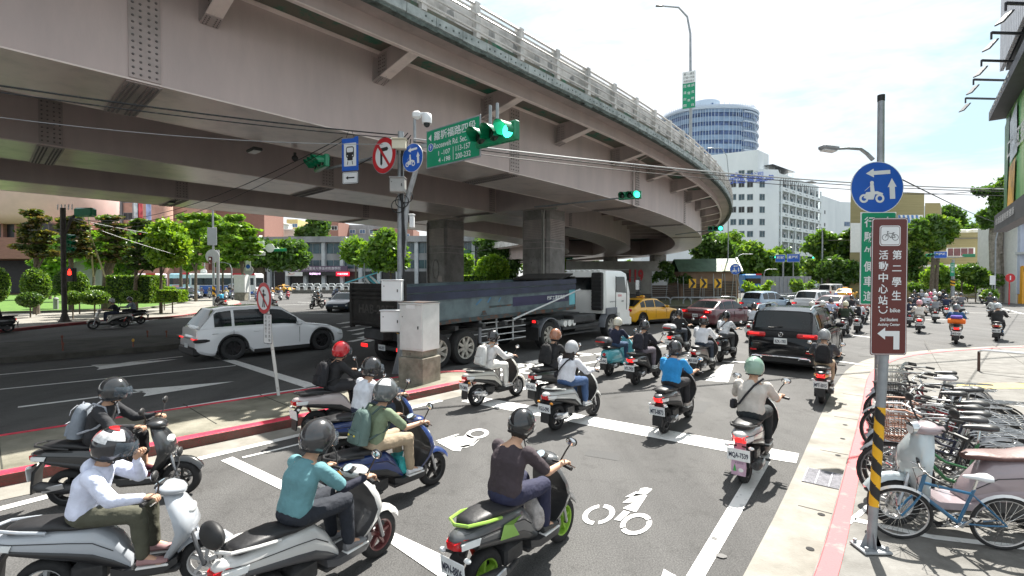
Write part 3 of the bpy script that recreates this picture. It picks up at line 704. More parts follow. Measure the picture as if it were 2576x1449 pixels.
tree(340,34,tiers(358,560,670,18,42,7,4),'tall dark pine in front of the clipped rectangular hedge','pine',name='pine_tree',mats=LP[:2]+LD,n=4600,leaf=.13,tr=.13,flat=1,seed=6,base=.2,core=.2)
tree(404,34,[(422,600,32,30),(440,625,24,24),(410,630,26,28),(428,650,26,16),(398,585,14,16),(418,575,20,14)],'bright round-crowned broadleaf tree at the tip of the garden','tree',mats=LB,n=5200,leaf=.15,tr=.09,seed=7,base=.2)
shrub(0,32,62,675,118,760,'tall rounded clipped shrub beneath the leftmost tiered pine',name='topiary_shrub',n=2200,seed=1,mats=LM)
shrub(0,30,50,735,100,772,'low dark rounded shrub at the foot of the tall clipped shrub',name='topiary_shrub',n=900,seed=2,mats=LD)
shrub(0,32,-30,672,16,760,'rounded clipped shrub cut off by the left edge of the picture',name='topiary_shrub',n=1600,seed=3,mats=LM)
shrub(0,36,140,682,178,740,'dark clipped shrub behind the signal post',name='topiary_shrub',n=1300,seed=4,mats=LD)
shrub(0,33,180,685,218,756,'tall rounded clipped shrub just right of the red man signal',name='topiary_shrub',n=1800,seed=5,mats=LM)
shrub(0,29,162,732,202,766,'mushroom-shaped clipped shrub nearest the signal post',name='topiary_shrub',n=1200,seed=6,mats=LM,leaf=.06)
shrub(0,29,206,730,268,766,'widest mushroom-shaped clipped shrub on the lawn',name='topiary_shrub',n=1800,seed=7,mats=LM,leaf=.06)
shrub(0,32,306,731,352,760,'mushroom-shaped clipped shrub in front of the rectangular hedge',name='topiary_shrub',n=1200,seed=8,mats=LM,leaf=.06)
shrub(0,35,290,694,397,760,'large rectangular clipped hedge in the garden','hedge',name='hedge',n=4200,seed=9,mats=LM,shape='box',leaf=.09,dep=.8)
shrub(0,34,406,730,460,758,'low bright yellow-green hedge block at the garden tip','hedge',name='hedge',n=1900,seed=10,mats=LB,shape='box',leaf=.08,dep=.5)
shrub(0,37,395,722,430,742,'low bright hedge behind the yellow-green block','hedge',name='hedge',n=1000,seed=11,mats=LB,shape='box',leaf=.08,dep=.5)
shrub(0,38,115,718,160,742,'low bright hedge between the clipped shrubs','hedge',name='hedge',n=1000,seed=12,mats=LB,shape='box',leaf=.08,dep=.5)
shrub(0,38,225,720,290,745,'low light green hedge behind the mushroom shrubs','hedge',name='hedge',n=1200,seed=13,mats=LB,shape='box',leaf=.08,dep=.4)
for i,(px,D,x0,y0,x1,y1,lab) in enumerate(((235,52,205,590,262,690,'dark leafy tree behind the middle pine'),(330,50,300,580,372,690,'leafy tree behind the tall dark pine'),(470,58,440,570,520,680,'light green tree left of the first airy street tree'),(560,64,530,560,600,670,'light green tree between the two airy street trees'),(125,56,105,600,160,690,'leafy tree between the two dark pines'))):
    tree(px,D,blobgrid(x0,y0,x1,y1,11,15,i+90,11),lab,'tree',mats=LM if i%2 else LB[:2]+LM,n=2300,leaf=.3,tr=.13,seed=110+i)
# street trees beyond
tree(492,52,tiers(500,545,650,50,60,6,5)+tiers(560,570,600,40,40,2,6),'airy layered street tree left of the lamp and sign pole','tree',mats=LB[:2]+LM[1:],n=5200,leaf=.26,tr=.14,flat=1,seed=8,core=.2)
tree(610,58,tiers(610,550,650,36,52,7,7),'airy layered street tree right of the lamp and sign pole','tree',mats=LB[:2]+LM[1:],n=5200,leaf=.26,tr=.16,flat=1,seed=9,core=.2)
tree(455,70,blobgrid(440,560,500,650,10,16,4),'leafy tree far behind the buses','tree',mats=LM,n=2200,leaf=.35,tr=.2,seed=10)
tree(640,84,[(620,640,30,22),(660,640,30,24),(700,645,30,24),(735,640,26,26),(755,655,14,14),(680,625,26,14),(720,622,20,12)],'wide dark banyan in front of the college building','tree',name='banyan_tree',mats=LM[:2]+LD,n=6500,leaf=.4,tr=.5,seed=11,stems=3)
tree(895,70,[(895,625,22,18),(915,640,24,20),(880,640,14,14)],'small yellow-green tree in front of the college, left of its pair','tree',mats=LB[:2]+LM,n=2600,leaf=.32,tr=.13,seed=12)
tree(983,62,[(975,600,20,16),(960,625,26,20),(985,640,26,24),(950,650,24,20),(995,660,20,18),(930,640,16,16)],'bright street tree just left of the main signal pole','tree',mats=LB[:2]+LM,n=5000,leaf=.3,tr=.13,seed=13)
tree(1155,75,[(1150,650,24,24),(1165,670,20,18),(1145,675,18,14)],'green tree seen between the two flyover piers, beside the first pier','tree',mats=LM+LB[:1],n=2600,leaf=.3,tr=.14,seed=14)
tree(1238,60,[(1238,665,24,18),(1222,680,18,14),(1255,680,18,15),(1238,690,26,12),(1240,655,16,10)],'neat round bright tree between the flyover piers','tree',mats=LB,n=5200,leaf=.17,tr=.10,seed=15)
tree(1240,110,blobgrid(1205,600,1290,700,14,20,6),'dark trees behind the neat round tree','tree',mats=LD,n=3600,leaf=.5,tr=.3,seed=16)
shrub(0,58,1165,693,1225,712,'low clipped hedge behind the truck bed','hedge',name='hedge',n=1200,seed=14,mats=LB,shape='box',leaf=.12,dep=.6,base=0)
tree(1410,95,blobgrid(1396,640,1424,700,8,14,7),'bright green foliage right of the second pier','tree',mats=LB,n=2000,leaf=.4,tr=.2,seed=17)
# right side trees
for i,(px,D,x0,y0,x1,y1,mats,lab) in enumerate(((1780,88,1745,600,1835,700,LD+LM[:1],'dark leafy tree beside the flyover edge, behind the hut'),(1830,100,1790,595,1890,705,LM,'rounded green tree behind the hut roof'),(1905,96,1860,612,1950,715,LM,'green tree in front of the white office block'),(1955,100,1925,640,1985,718,LD+LM[:1],'dark tree under the blue direction signs'))):
    tree(px,D,blobgrid(x0,y0,x1,y1,22,18,i+20,13),lab,'tree',mats=mats,n=4200,leaf=.42,tr=.3,seed=20+i,group=None)
tree(2085,72,blobgrid(2035,588,2170,650,26,17,31,9)+blobgrid(2030,650,2160,700,12,14,32),'big spreading tree left of the green lane sign','tree',mats=LM+LD[:2],n=7500,leaf=.32,tr=.24,seed=31,stems=2)
tree(2080,66,blobgrid(2075,660,2150,712,14,15,33),'dark bushy tree low beneath the big spreading tree','tree',mats=LD,n=3000,leaf=.3,tr=.12,seed=32)
tree(2348,50,blobgrid(2290,552,2415,622,26,16,34,8),'wide flat-topped tree right of the brown bicycle sign','tree',mats=LM+LD[1:2],n=8000,leaf=.22,tr=.18,seed=33,stems=2,lean=.3)
tree(2300,60,blobgrid(2285,610,2320,690,8,12,35),'dark slender tree behind the flat-topped tree','tree',mats=LD,n=1800,leaf=.25,tr=.12,seed=34)
tree(2516,52,blobgrid(2500,455,2545,510,9,11,36)+blobgrid(2455,520,2520,575,9,11,37,8)+[(2540,560,16,10),(2470,480,13,8),(2520,480,14,22)],'very tall tree with twin pale trunks at the right','tree',mats=LD+LM[:2],n=4200,leaf=.22,tr=.45,bark=BARK2,seed=35,stems=2,lean=-.1)
tree(2385,120,blobgrid(2355,520,2415,600,12,16,38),'pointed dark tree rising behind the olive building','tree',mats=LD+LM[:1],n=2600,leaf=.5,tr=.3,seed=36)
tree(2450,110,blobgrid(2425,570,2570,600,16,15,39,10),'row of dark tree tops above the olive building roof','tree',mats=LD+LM[:1],n=3200,leaf=.5,tr=.3,seed=37)
for i,(px,x0,y0,x1,y1,mt,lab) in enumerate(((2345,2328,665,2366,715,LB,'bright palm-like young tree by the signal mast'),(2380,2366,676,2396,715,LM,'young pale green tree, second from the signal mast'),(2420,2408,672,2440,714,LM,'young tree in front of the olive building window band'),(2455,2440,668,2470,720,LD,'small dark tree left of the pale one by the olive building'),(2485,2470,680,2505,720,LM,'pale young tree beside the tall twin trunk'))):
    tree(px,52,blobgrid(x0,y0,x1,y1,6,9,i+50),lab,'tree',name='young_tree',mats=mt,n=1500,leaf=.17,tr=.05,seed=40+i)
for i,(x0,x1,y0,y1,D,mt,lab) in enumerate(((1862,1960,700,742,50,LB,'large bright shrub beside the hut'),(1985,2052,700,738,52,LM,'rounded dark green shrub behind the pale blue minivan'),(1700,1740,690,715,60,LD,'dark shrub under the flyover'),(2280,2340,708,730,55,LM,'long low shrub bed left of the signal mast'),(2340,2400,710,732,54,LB,'bright low shrub by the signal mast'),(2400,2470,706,734,54,LM,'low shrub bed under the young trees'),(2480,2500,735,750,44,LM,'small rounded shrub by the painted box'),(1630,1700,655,720,58,LD,'dark ivy covered shrub beneath the far piers'))):
    o=empty('shrub',(*A((x0+x1)/2,703,D).xy,0),0,lab,'shrub'); k=D/F_
    bl=[((A(x,703,D).x-o.location.x,0,max(.2,HC+(YH-y)*k)),(r*k,r*k,r*k*.9)) for x,y,r,_ in blobgrid(x0+8,y0+6,x1-8,y1-4,8,10,60+i)]
    leaves('foliage',bl,2000,.17,mt,o,seed=70+i); mb=MB(); mb.cyl((0,0,0),(0,0,.5),.05,BARK,6); mb.build('stem',o)
# ================================================================ buildings
def bld(name,label,poly,h,m,base=-.1):
    o=empty(name,(poly[0][0],poly[0][1],0),0,label,'building'); q=[(p[0]-poly[0][0],p[1]-poly[0][1]) for p in poly]
    mb=MB(); mb.prism(q,base,h,m); o_=mb.build('wall',o,smooth=False); return o
def wf(o,p0,p1): 
    a=Vector((p0[0],p0[1],0))-o.location; d=Vector((p1[0]-p0[0],p1[1]-p0[1],0)); return frame(a,d,(0,0,1)),d.length
GL=M((.05,.09,.11),.12,var=.3,sc=.8,name='window_glass'); GLB=M((.10,.17,.28),.15,var=.3,sc=1.5,name='blue_glass'); DKW=M((.02,.02,.022),.4,var=.3,sc=2,name='dark_opening')
def inst(parent,src,M4,name):
    c=src.copy(); C.objects.link(c); c.parent=parent; c.matrix_local=M4; c.name=name; return c
def fmat(fr,x,y,z=0): return fr@Matrix.Translation((x,y,z))
def window_src(w,h,fm,gm,mull=1):
    mb=MB(); mb.box((0,0,.02),(w,h,.05),fm); mb.box((0,0,.045),(w*.88,h*.88,.03),gm)
    for i in range(mull): mb.box((-w/2+w*(i+1)/(mull+1),0,.065),(.05,h*.88,.03),fm)
    o=mb.build('window'); return o
def windows(o,fr,xs,ys,w,h,fm,gm,mull=1):
    src=None
    for x in xs:
        for y in ys:
            if src is None:
                src=window_src(w,h,fm,gm,mull); src.parent=o; src.matrix_local=fmat(fr,x,y)
            else: inst(o,src,fmat(fr,x,y),'window')
WW=M((.80,.84,.85),.8,sc=.12,col2=(.66,.71,.73),det=9,lo=.3,hi=.6,name='white_tile',stretch=(1,1,.35)); GW=M((.5,.52,.53),.7,var=.2,sc=.4)
def loc(o): return o.location
# white power-company block
o=bld('office_building','white multi-storey office block with stacked balconies and blue lettering high on its wall',[(38,141),(64.2,127.6),(70.5,128.3),(73.2,132.5),(96,151.5),(84,170),(40,160)],31.6,WW)
f,l=wf(o,(38,141),(64.2,127.6))
mb=MB(); q=[(54.6,132.9),(64.6,127.3),(70.2,132.5),(61,140)]; mb.prism([(p[0]-loc(o).x,p[1]-loc(o).y) for p in q],31,36.6,WW); mb.build('roof_tower',o,smooth=False)
def at_wall(px,py,P0,P1):
    r=ray(px,py); d=Vector((P1[0]-P0[0],P1[1]-P0[1])); n=Vector((-d.y,d.x)); t=(P0[0]*n.x+P0[1]*n.y)/(r.x*n.x+r.y*n.y); p=r*t; return (Vector((p.x-P0[0],p.y-P0[1])).length, HC+p.z)
for x in (1844.6,1865.5,1886.8):
    for y in (463.7,496,527.5,558.6,588.7,436):
        u,v=at_wall(x,y,(38,141),(64.2,127.6)); 
        if y==436 and x<1850: continue
        windows(o,f,[u],[v],1.5,1.7,GW,DKW if (x+y)%3>1 else GL)
f2,l2=wf(o,(64.2,127.6),(70.5,128.3))
for y in (463.7,496,527.5,558.6,588.7):
    u,v=at_wall(1917,y,(64.2,127.6),(70.5,128.3)); windows(o,f2,[u],[v],1.6,1.8,GW,GL)
BLUE=M((.10,.16,.55),.6,var=.1)
for t,px,py,h,wd in (('台灣電力公司',1869,441,1.05,12),('Taiwan Power Company',1873,446.5,.35,9),('台北市區營業處',1866,453,1.55,19),('Taipei City Branch',1866,459.5,.55,15)):
    u,v=at_wall(px,py,(38,141),(64.2,127.6)); mb=MB(); mb.text(t,fmat(f,u,v,.08),h,BLUE,w=wd*.8,bold=.02); mb.build('lettering',o)
u,v=at_wall(1852,441,(38,141),(64.2,127.6)); mb=MB(); mb.disc(fmat(f,u,v,.08),.7,BLUE,20,r0=.45); mb.build('emblem',o)
f3,l3=wf(o,(73.2,132.5),(96,151.5)); nb_=6; bw=l3/nb_
REC=M((.40,.42,.43),.8,var=.15,sc=.5); srcb=None
for fl in range(8):
    z=2.5+fl*3.45
    for k in range(nb_):
        mb=MB() if srcb is None else None
        if mb:
            mb.box((0,.55,.85),(bw-.3,1.1,.12),WW); mb.box((0,.1,.45),(bw-.3,.2,.9),WW); mb.box((-bw/2+.2,.55,.45),(.12,1.1,.9),WW); mb.box((bw/2-.2,.55,.45),(.12,1.1,.9),WW); mb.box((0,.55,.93),(1.5,.18,.02),DKW)
            srcb=mb.build('balcony',o); srcb.matrix_local=fmat(f3,bw*(k+.5),z)
        else: inst(o,srcb,fmat(f3,bw*(k+.5),z),'balcony')
sr=None
for fl in range(8):
    for k in range(nb_):
        if sr is None:
            mb=MB(); mb.box((0,.0,-.01),(bw-.35,2.3,.06),REC); mb.box((-.9,-.1,.05),(1.7,1.5,.06),DKW); mb.box((1.1,-.3,.07),(.9,1.9,.06),GL); mb.box((.2,.2,.3),(.7,.5,.4),GW)
            sr=mb.build('window',o); sr.matrix_local=fmat(f3,bw*(k+.5),2.5+fl*3.45+2.25)
        else: inst(o,sr,fmat(f3,bw*(k+.5),2.5+fl*3.45+2.25),'window')
mb=MB()
for k in range(nb_+1): mb.box((f3@Vector((bw*k,16,.6)))[:],(.35,.35,27.8),WW)
mb.build('party_wall',o,smooth=False)
for i in range(18): 
    mb=MB(); mb.T=fmat(f3,1.2+i*(l3-2)/18,28.6 if False else 29.4); mb.box((0,0,.02),(.28,2.6,.08),DKW); mb.build('slot_window',o)
mb=MB(); mb.T=fmat(f3,0,0); 
for x,w in ((3,9),(10.5,6)): mb.box((x-4,33.1,-2),(w,.12,5),DKW)
for x in (-5,-1,3,8,12): mb.box((x,32.3,-1),(.12,1.6,.12),GW)
mb.box((l3-3,32.6,-2),(5,.12,4),DKW); mb.build('roof_canopy',o)
mb=MB(); p=f3@Vector((11,31.6,-5)); mb.cyl(p,p+Vector((0,0,2.2)),2.6,GW,16); mb.cyl(p+Vector((0,0,2.2)),p+Vector((0,0,2.7)),2.9,WW,16); mb.build('cooling_tower',o)
o=bld('office_building','plain white wing further along the street, right of the stacked balconies',[(97,152),(112,165),(150,175),(150,190),(100,180)],29,WW)
f,l=wf(o,(112,165),(150,175)); windows(o,f,[3+i*4.2 for i in range(8)],[17,21.5],2.6,1.6,GW,GLB,2)
f,l=wf(o,(97,152),(112,165)); windows(o,f,[4],[8,12,16,20,24],1.2,1.2,GW,DKW)
# round glass tower
o=empty('glass_tower',(88.0,224,0),0,'tall rounded blue glass tower with white vertical fins and a drum on its roof','tower')
def oval(rx,ry,z,n=72,e=2.6): 
    r=[]
    for i in range(n):
        a=2*PI*i/n; c,s=cos(a),sin(a); r.append(Vector((rx*math.copysign(abs(c)**(2/e),c),ry*math.copysign(abs(s)**(2/e),s),z)))
    return r
TB1=M((.20,.29,.42),.25,var=.15,sc=.3,name='blue_panel'); TB2=M((.05,.09,.20),.15,var=.5,sc=.5,name='tower_glass'); FIN=M((.40,.47,.56),.5,var=.05)
mb=MB(); z=0; rings=[];mt=[]
while z<72:
    for zz,rr_,m in ((z,0,TB1),(z+2.1,0,TB1),(z+2.12,-.35,TB2),(z+3.78,-.35,TB2)): rings.append(oval(20.3+rr_,22+rr_,zz)); mt.append(m)
    z+=3.8
rings.append(oval(20.3,22,z)); mb.loft(rings,lambda i,j:mt[i]); mb.loft([oval(20.3,22,z),oval(20.3,22,z+2.2)],TB1); mb.build('glazing',o)
fins=[]; base=oval(20.9,22.6,0,120)
fsrc=None
for i,p in enumerate(base):
    if p.y>6 or (p.x>15.5 and -20<p.y<2 and i%5): continue
    mb=MB()
    pts=[Vector((p.x+.35*sin(k*.9+i*.7)*(1 if p.x>5 else .3),p.y,k*5.0+1)) for k in range(16)]
    mb.tube(pts,.10,FIN,4); mb.build('fin',o)
mb=MB(); mb.loft([oval(21.3,23,73.6),oval(21.6,23.3,74.3),oval(21.0,22.8,75.2)],FIN); mb.build('roof_rim',o)
mb=MB(); mb.cyl((-2.2,-8,75),(-2.2,-8,80.5),6.2,M((.45,.53,.62),.5,var=.05),36); mb.box((-1.5,-14.15,78.3),(1,.3,1),TB2); mb.build('roof_drum',o)
mb=MB()
bo=oval(20.8,22.5,0,120)[96:117]
for k in range(18):
    for z,h,q,m_ in ((4*k+2.4,1.9,1.0,TB2),(4*k+4.3,.5,1.03,FIN)): mb.loft([[Vector((p.x*q,p.y*q,z)),Vector((p.x*q,p.y*q,z+h)),Vector((p.x*.97,p.y*.97,z+h)),Vector((p.x*.97,p.y*.97,z))] for p in bo],m_)
mb.build('balcony_band',o)
o=empty('arched_roof_house',(A(1820,703,150).x,150,0),0,'building with a white arched roof end peeking over the flyover parapet','building')
mb=MB(); k=150/F_; cz=HC+(YH-452)*k; mb.torus((0,0,cz),14*k,2.6*k,WW,n=20,a0=0,a1=PI); mb.box((0,1,cz-20),(29*k,3,40),WW); mb.build('wall',o); mb=MB(); mb.cyl((0,-1.6,cz),(0,-1.7,cz),8.5*k,TB1,20); mb.build('arched_window',o)
# olive buildings on the right
OLV=M((.30,.26,.13),.75,sc=1.2,col2=(.245,.21,.10),name='olive_tile',stretch=(.2,.2,6)); OLV2=M((.17,.165,.13),.8,sc=1,var=.15,stretch=(.3,.3,8)); WT=M((.75,.76,.74),.6,var=.05)
def atD(px,D): return (px-CX)*D/F_
o=bld('arts_building','olive tiled building with a mural panel, behind the blue and green signs',[(atD(2137,66),66),(atD(2322,66),66),(atD(2322,66)+6,74),(atD(2137,74),74)],14.3,OLV)
f,l=wf(o,(atD(2137,66),66),(atD(2322,66),66)); mb=MB(); mb.T=fmat(f,atD(2287,66)-atD(2137,66),10.2,.02); mb.box((0,0,0),(3.4,2.2,.06),WT)
for i in range(5): mb.add([(-1.7+i*.6,1.08,.04),(-1.4+i*.6,1.08,.04),(-.9+i*.55,-.9+i*.1,.04),(-1.35+i*.55,-.9,.04)],[(3,2,1,0)],M((.10,.22,.50),.6,var=.3,sc=3))
mb.build('mural',o); mb=MB(); mb.T=fmat(f,atD(2156,66)-atD(2137,66),8.2,.02); mb.box((0,0,0),(2.0,4,.05),WT); mb.build('window',o)
mb=MB(); mb.T=fmat(f,atD(2178,66)-atD(2137,66),9.6,.02); mb.box((0,0,0),(1.4,.9,.05),M((.55,.08,.2),.6,var=0)); mb.build('banner',o)
o=bld('stair_tower','lower olive tiled block beside the arts building',[(atD(2324,74),74),(atD(2362,74),74),(atD(2366,80),80),(atD(2324,80),80)],14.2,OLV); 
o=bld('arts_building','long low olive tiled building with a pale band and small windows at the right',[(atD(2325,60),66),(atD(2422,62),68),(atD(2640,60),66),(atD(2640,60)+5,84),(atD(2330,84),84)],9.0,OLV)
f,l=wf(o,(atD(2422,62),68),(atD(2640,60),66))
mb=MB(); mb.T=f; mb.box((l/2-6,4.4,.06),(l+12,.35,.14),WT); mb.box((l/2-6,2.2,.03),(l+12,4.0,.06),OLV2); mb.box((l/2-6,8.2,.08),(l+12,.12,.16),OLV2); mb.build('cornice',o)
windows(o,f,[-2,4.4,8.6,11.5],[6.3],3.4,1.2,WT,M((.12,.03,.04),.3,var=.4,sc=1),3)
mb=MB(); 
for x in (1,5,8): 
    p=f@Vector((x,9.3,-3)); mb.box(p[:],(2.6,2,.7),WT,bev=.1)
mb.build('roof_unit',o)
# right edge building with the shopfront
PBL=M((.45,.50,.60),.7,var=.1,sc=.5)
o=bld('corner_shop','pale narrow building with an orange framed shopfront at the right edge',[(52.3,50),(60,50),(70,60),(60,62),(54,56)],9.2,WT)
mb=MB(); f,l=wf(o,(52.3,50),(60,50)); mb.T=f; mb.box((3.9,5.2,.5),(8,.25,1.2),GW); mb.box((3.9,8.4,.5),(8,.25,1.2),WT); None
mb.box((.4,5,.1),(.7,8,.3),PBL); mb.box((4,6.8,.05),(6.4,2.4,.1),GL); None; mb.build('balcony',o)
mb=MB(); mb.T=f; ORN=M((.75,.36,.03),.5,var=.05); mb.box((.35,1.9,.3),(.5,3.8,.4),ORN); mb.box((3.9,3.6,.3),(7.4,.6,.4),ORN); mb.box((4,1.7,.05),(6.6,3.2,.1),DKW); mb.build('shopfront',o)
mb=MB(); mb.T=f; mb.box((2.6,5.9,1.0),(2.8,1.1,.2),M((.62,.04,.10),.5,var=0)); mb.text('電信',fmat(f,2.6,5.9,1.12).copy() if False else Matrix.Identity(4),.6,WT,w=1.6,cx=2.6,cy=5.9,z=1.12); mb.build('shop_sign',o)
# near building with billboard, right
d_=heading(39.5); n_=Vector((d_.y,-d_.x,0)) # to the right
E0=Vector((16.3,16.0,0)); 
def bbp(t,off,z): return E0-d_*t+n_*off+Vector((0,0,z))
DKF=M((.05,.05,.06),.5,.3,var=.2); GRN=M((.08,.46,.10),.45,sc=.9,col2=(.50,.70,.30),det=2,stretch=(1,1,.4),name='billboard_print')
o=empty('billboard',E0,0,'green advertising billboard with floodlight arms, seen edge-on at the right','billboard')
def rel(p): return p-E0
mb=MB(); mb.add([rel(bbp(0,0,4.62)),rel(bbp(12,0,4.62)),rel(bbp(12,0,7.95)),rel(bbp(0,0,7.95)),rel(bbp(0,.35,4.62)),rel(bbp(12,.35,4.62)),rel(bbp(12,.35,7.95)),rel(bbp(0,.35,7.95))],[(0,1,2,3),(7,6,5,4),(0,3,7,4),(3,2,6,7),(1,0,4,5)],GRN); mb.build('panel',o)
fr=frame(rel(bbp(0,-.03,0)),-d_,(0,0,1))
mb=MB(); mb.T=fr; mb.box((6,7.98,.12),(12.3,.28,.5),DKF); mb.box((6,4.35,.05),(12.2,.55,.3),DKF)
for i in range(9): mb.box((.5+i*.45,7.98,.38),(.06,.06,.04),WT)
mb.build('frame',o)
mb=MB(); mb.T=fr; mb.text('口感極致',Matrix.Identity(4),.62,WT,w=3.2,cx=2.3,cy=6.6,z=.012,bold=.02); mb.build('lettering',o)
mb=MB(); mb.T=fr; mb.text('飲酒過量有害健康',Matrix.Identity(4),.22,GW,w=3.6,cx=2.2,cy=4.38,z=.215); mb.build('lettering',o)
mb=MB(); mb.T=fr; mb.add([(.9,4.7,.01),(2.1,4.7,.01),(2.3,6.1,.01),(1.2,6.0,.01)],[(0,1,2,3)],M((.62,.33,.02),.4,var=.3,sc=2)); mb.add([(.2,4.7,.01),(.7,4.7,.01),(1.1,7.8,.01),(.1,7.5,.01)],[(0,1,2,3)],M((.02,.14,.03),.4,var=.3,sc=2)); mb.add([(1.3,6.1,.012),(2.6,6.2,.012),(2.4,7.7,.012),(1.2,7.4,.012)],[(0,1,2,3)],M((.60,.66,.70),.4,var=.3,sc=2)); mb.build('artwork',o)
for k,(px,py,dd,lab) in enumerate(((2494,82,11.6,'floodlight on a long arm, second from the top of the picture'),(2469,152,13.0,'floodlight on a long arm in front of the grey louvres, third down'),(2449,200,14.3,'floodlight on a long arm, fourth down'),(2429,247,15.7,'floodlight on the lowest and farthest arm above the billboard'),(2530,8,10.0,'topmost floodlight, cut by the top edge of the picture'))):
    p=A(px,py,dd); o2=empty('floodlight',p,0,'black rimmed '+lab,'floodlight','floodlights over the billboard'); mb=MB(); e=Vector((1.7,.1,.0)); mb.bar((0,0,0),e,.05,.05,DKF); mb.build('arm',o2)
    mb=MB(); q=Vector((-.1,0,-.35)); mb.bar((0,0,0),(0,0,-.16),.03,.03,DKF); mb.T=Matrix.Translation((-.02,0,-.3))@Matrix.Rotation(R(-48),4,'Y'); mb.box((0,0,0),(.34,.20,.035),DKF,bev=.015); mb.build('housing',o2); mb=MB(); mb.T=Matrix.Translation((-.02,0,-.3))@Matrix.Rotation(R(-48),4,'Y'); mb.box((0,0,-.02),(.28,.15,.008),M((.45,.47,.48),.3,var=0)); mb.build('lens',o2)
o=empty('street_building',bbp(0,2.2,0),0,'grey ribbed building wall above the billboard, top right corner','building'); B0=bbp(0,2.2,0)
LOU=M((.42,.44,.48),.5,.2,var=.1)
mb=MB(); f=frame(Vector((0,0,0)),-d_,(0,0,1)); mb.T=f; mb.box((9.2,4.6,-3),(12,9.2,5.9),GW); mb.build('wall',o,smooth=False)
mb=MB(); mb.T=f@Matrix.Translation((0,0,1.9)); mb.box((8.5,9.3,-.4),(7,.5,.6),DKF); mb.build('fascia',o)
c0=A(2517,180,14.0); c1=A(2492,-4,11.6)
o=empty('louvred_box',Vector((c0.x,c0.y,0)),0,'grey slatted rooftop signbox jutting in at the top right corner','signbox'); hB=c0.z
mb=MB(); mb.T=frame(Vector((0,0,0)),-d_,(0,0,1)); 
for i in range(22): mb.box((.12+i*.26,hB+2.8,-.02),(.22,5.6,.08),LOU)
mb.box((3,hB+2.8,-.5),(6,5.6,.8),DKF); mb.build('slat_panel',o)
# left buildings
PNK=M((.62,.44,.40),.7,sc=.5,var=.06,name='pink_stone'); BRK=M((.27,.14,.11),.8,sc=1,var=.12,stretch=(1,1,8),name='red_brick'); BRK2=M((.52,.31,.24),.8,sc=.6,var=.12,name='salmon_tile'); GRY=M((.36,.37,.38),.85,sc=.4,col2=(.20,.205,.21),det=9,stretch=(1,1,.3),name='weathered_concrete')
o=empty('lecture_hall',(-85,78,0),0,'pink stone and brick building with a rounded upper storey at the left edge','building')
mb=MB()
def rring(x0,x1,y0,y1,z,r): # rounded right end
    pts=[Vector((x0,y0,z))]; 
    for i in range(9): a=-PI/2+PI*i/8; pts.append(Vector((x1-r+r*cos(a),(y0+y1)/2+(y1-y0)/2*sin(a),z)))
    pts.append(Vector((x0,y1,z))); return pts
mb.loft([rring(-30,13.5,-4,14,11.2,9),rring(-30,14.4,-5,15,12.6,9),rring(-30,14.6,-5,15,18,9)],PNK); mb.build('upper_storey',o,ang=60)
mb=MB(); mb.loft([rring(-30,18.5,-3.5,14,5.7,2),rring(-30,18.8,-3.5,14,9.0,2)],BRK); mb.build('brick_band',o)
mb=MB(); mb.box((-8,4,10.1),(40,12,2.2),DKW); 
for i in range(16): mb.box((-24+i*2.1,-2.3,10.1),(.35,.6,2.2),BRK)
mb.box((-14,-2.1,10.2),(.9,.1,1.2),WT); mb.build('window_band',o)
for x,w in ((13.5,4.2),(-12,2)): mb=MB(); mb.cyl((x,3,0),(x,3,5.8),w/2,GRY,16); mb.build('column',o)
mb=MB(); mb.box((-8,8,2.9),(30,8,5.6),DKW); mb.box((-5,-2.6,2.9),(.35,.35,5.6),WT); mb.build('undercroft',o)
o=empty('brick_building',(-95,112,0),0,'salmon and grey multi-storey building behind the garden pines','building')
mb=MB(); mb.box((2,8,12),(24,12,24),BRK2); mb.cyl((16,6,0),(16,6,24),6.2,BRK2,24); mb.box((27,12,12),(14,10,24),BRK); mb.build('wall',o)
f=frame(Vector((-10,1.98,0)),(1,0,0),(0,0,1))
windows(o,f,[2.5+i*3.0 for i in range(7)],[13.2,17.4,21.4],2.2,1.7,GRY,DKW,1)
mb=MB(); 
for i in range(8): mb.box((-8.9+i*3.0,1.8,13),(.5,.5,20),GRY)
mb.build('pilaster',o)
o=empty('brick_tower',(atD(398,108),108,0),0,'round salmon brick stair tower with a grey ring, right of the banners','building'); mb=MB(); mb.cyl((0,0,0),(0,0,26),2.9,BRK2,20); mb.cyl((0,0,12.5),(0,0,13.8),3.0,GRY,20); mb.build('wall',o)
for k,(px,cm) in enumerate(((343,(.55,.68,.85)),(353,(.62,.10,.12)),(374,(.30,.42,.75)))):
    p=A(px,545,100); o=empty('hanging_banner',(p.x,p.y,0),0,'tall '+('pale blue','red and white','blue edged')[k]+' banner on the brick building','banner'); mb=MB(); mb.box((0,0,15),(1.0,.08,9),M(cm,.6,var=.5,sc=.4)); mb.build('cloth',o); mb=MB(); mb.cyl((0,.1,19.7),(0,8,19.7),.05,DKF,6); mb.build('bracket',o)
o=bld('brick_building','dark red brick building behind the layered street trees',[(atD(385,115),115),(atD(455,115),115),(atD(455,115),125),(atD(385,115),125)],22,BRK); f,l=wf(o,(atD(385,115),115),(atD(455,115),115)); windows(o,f,[1.5,4,6.5],[10,14,18],1.6,1.6,GRY,DKW)
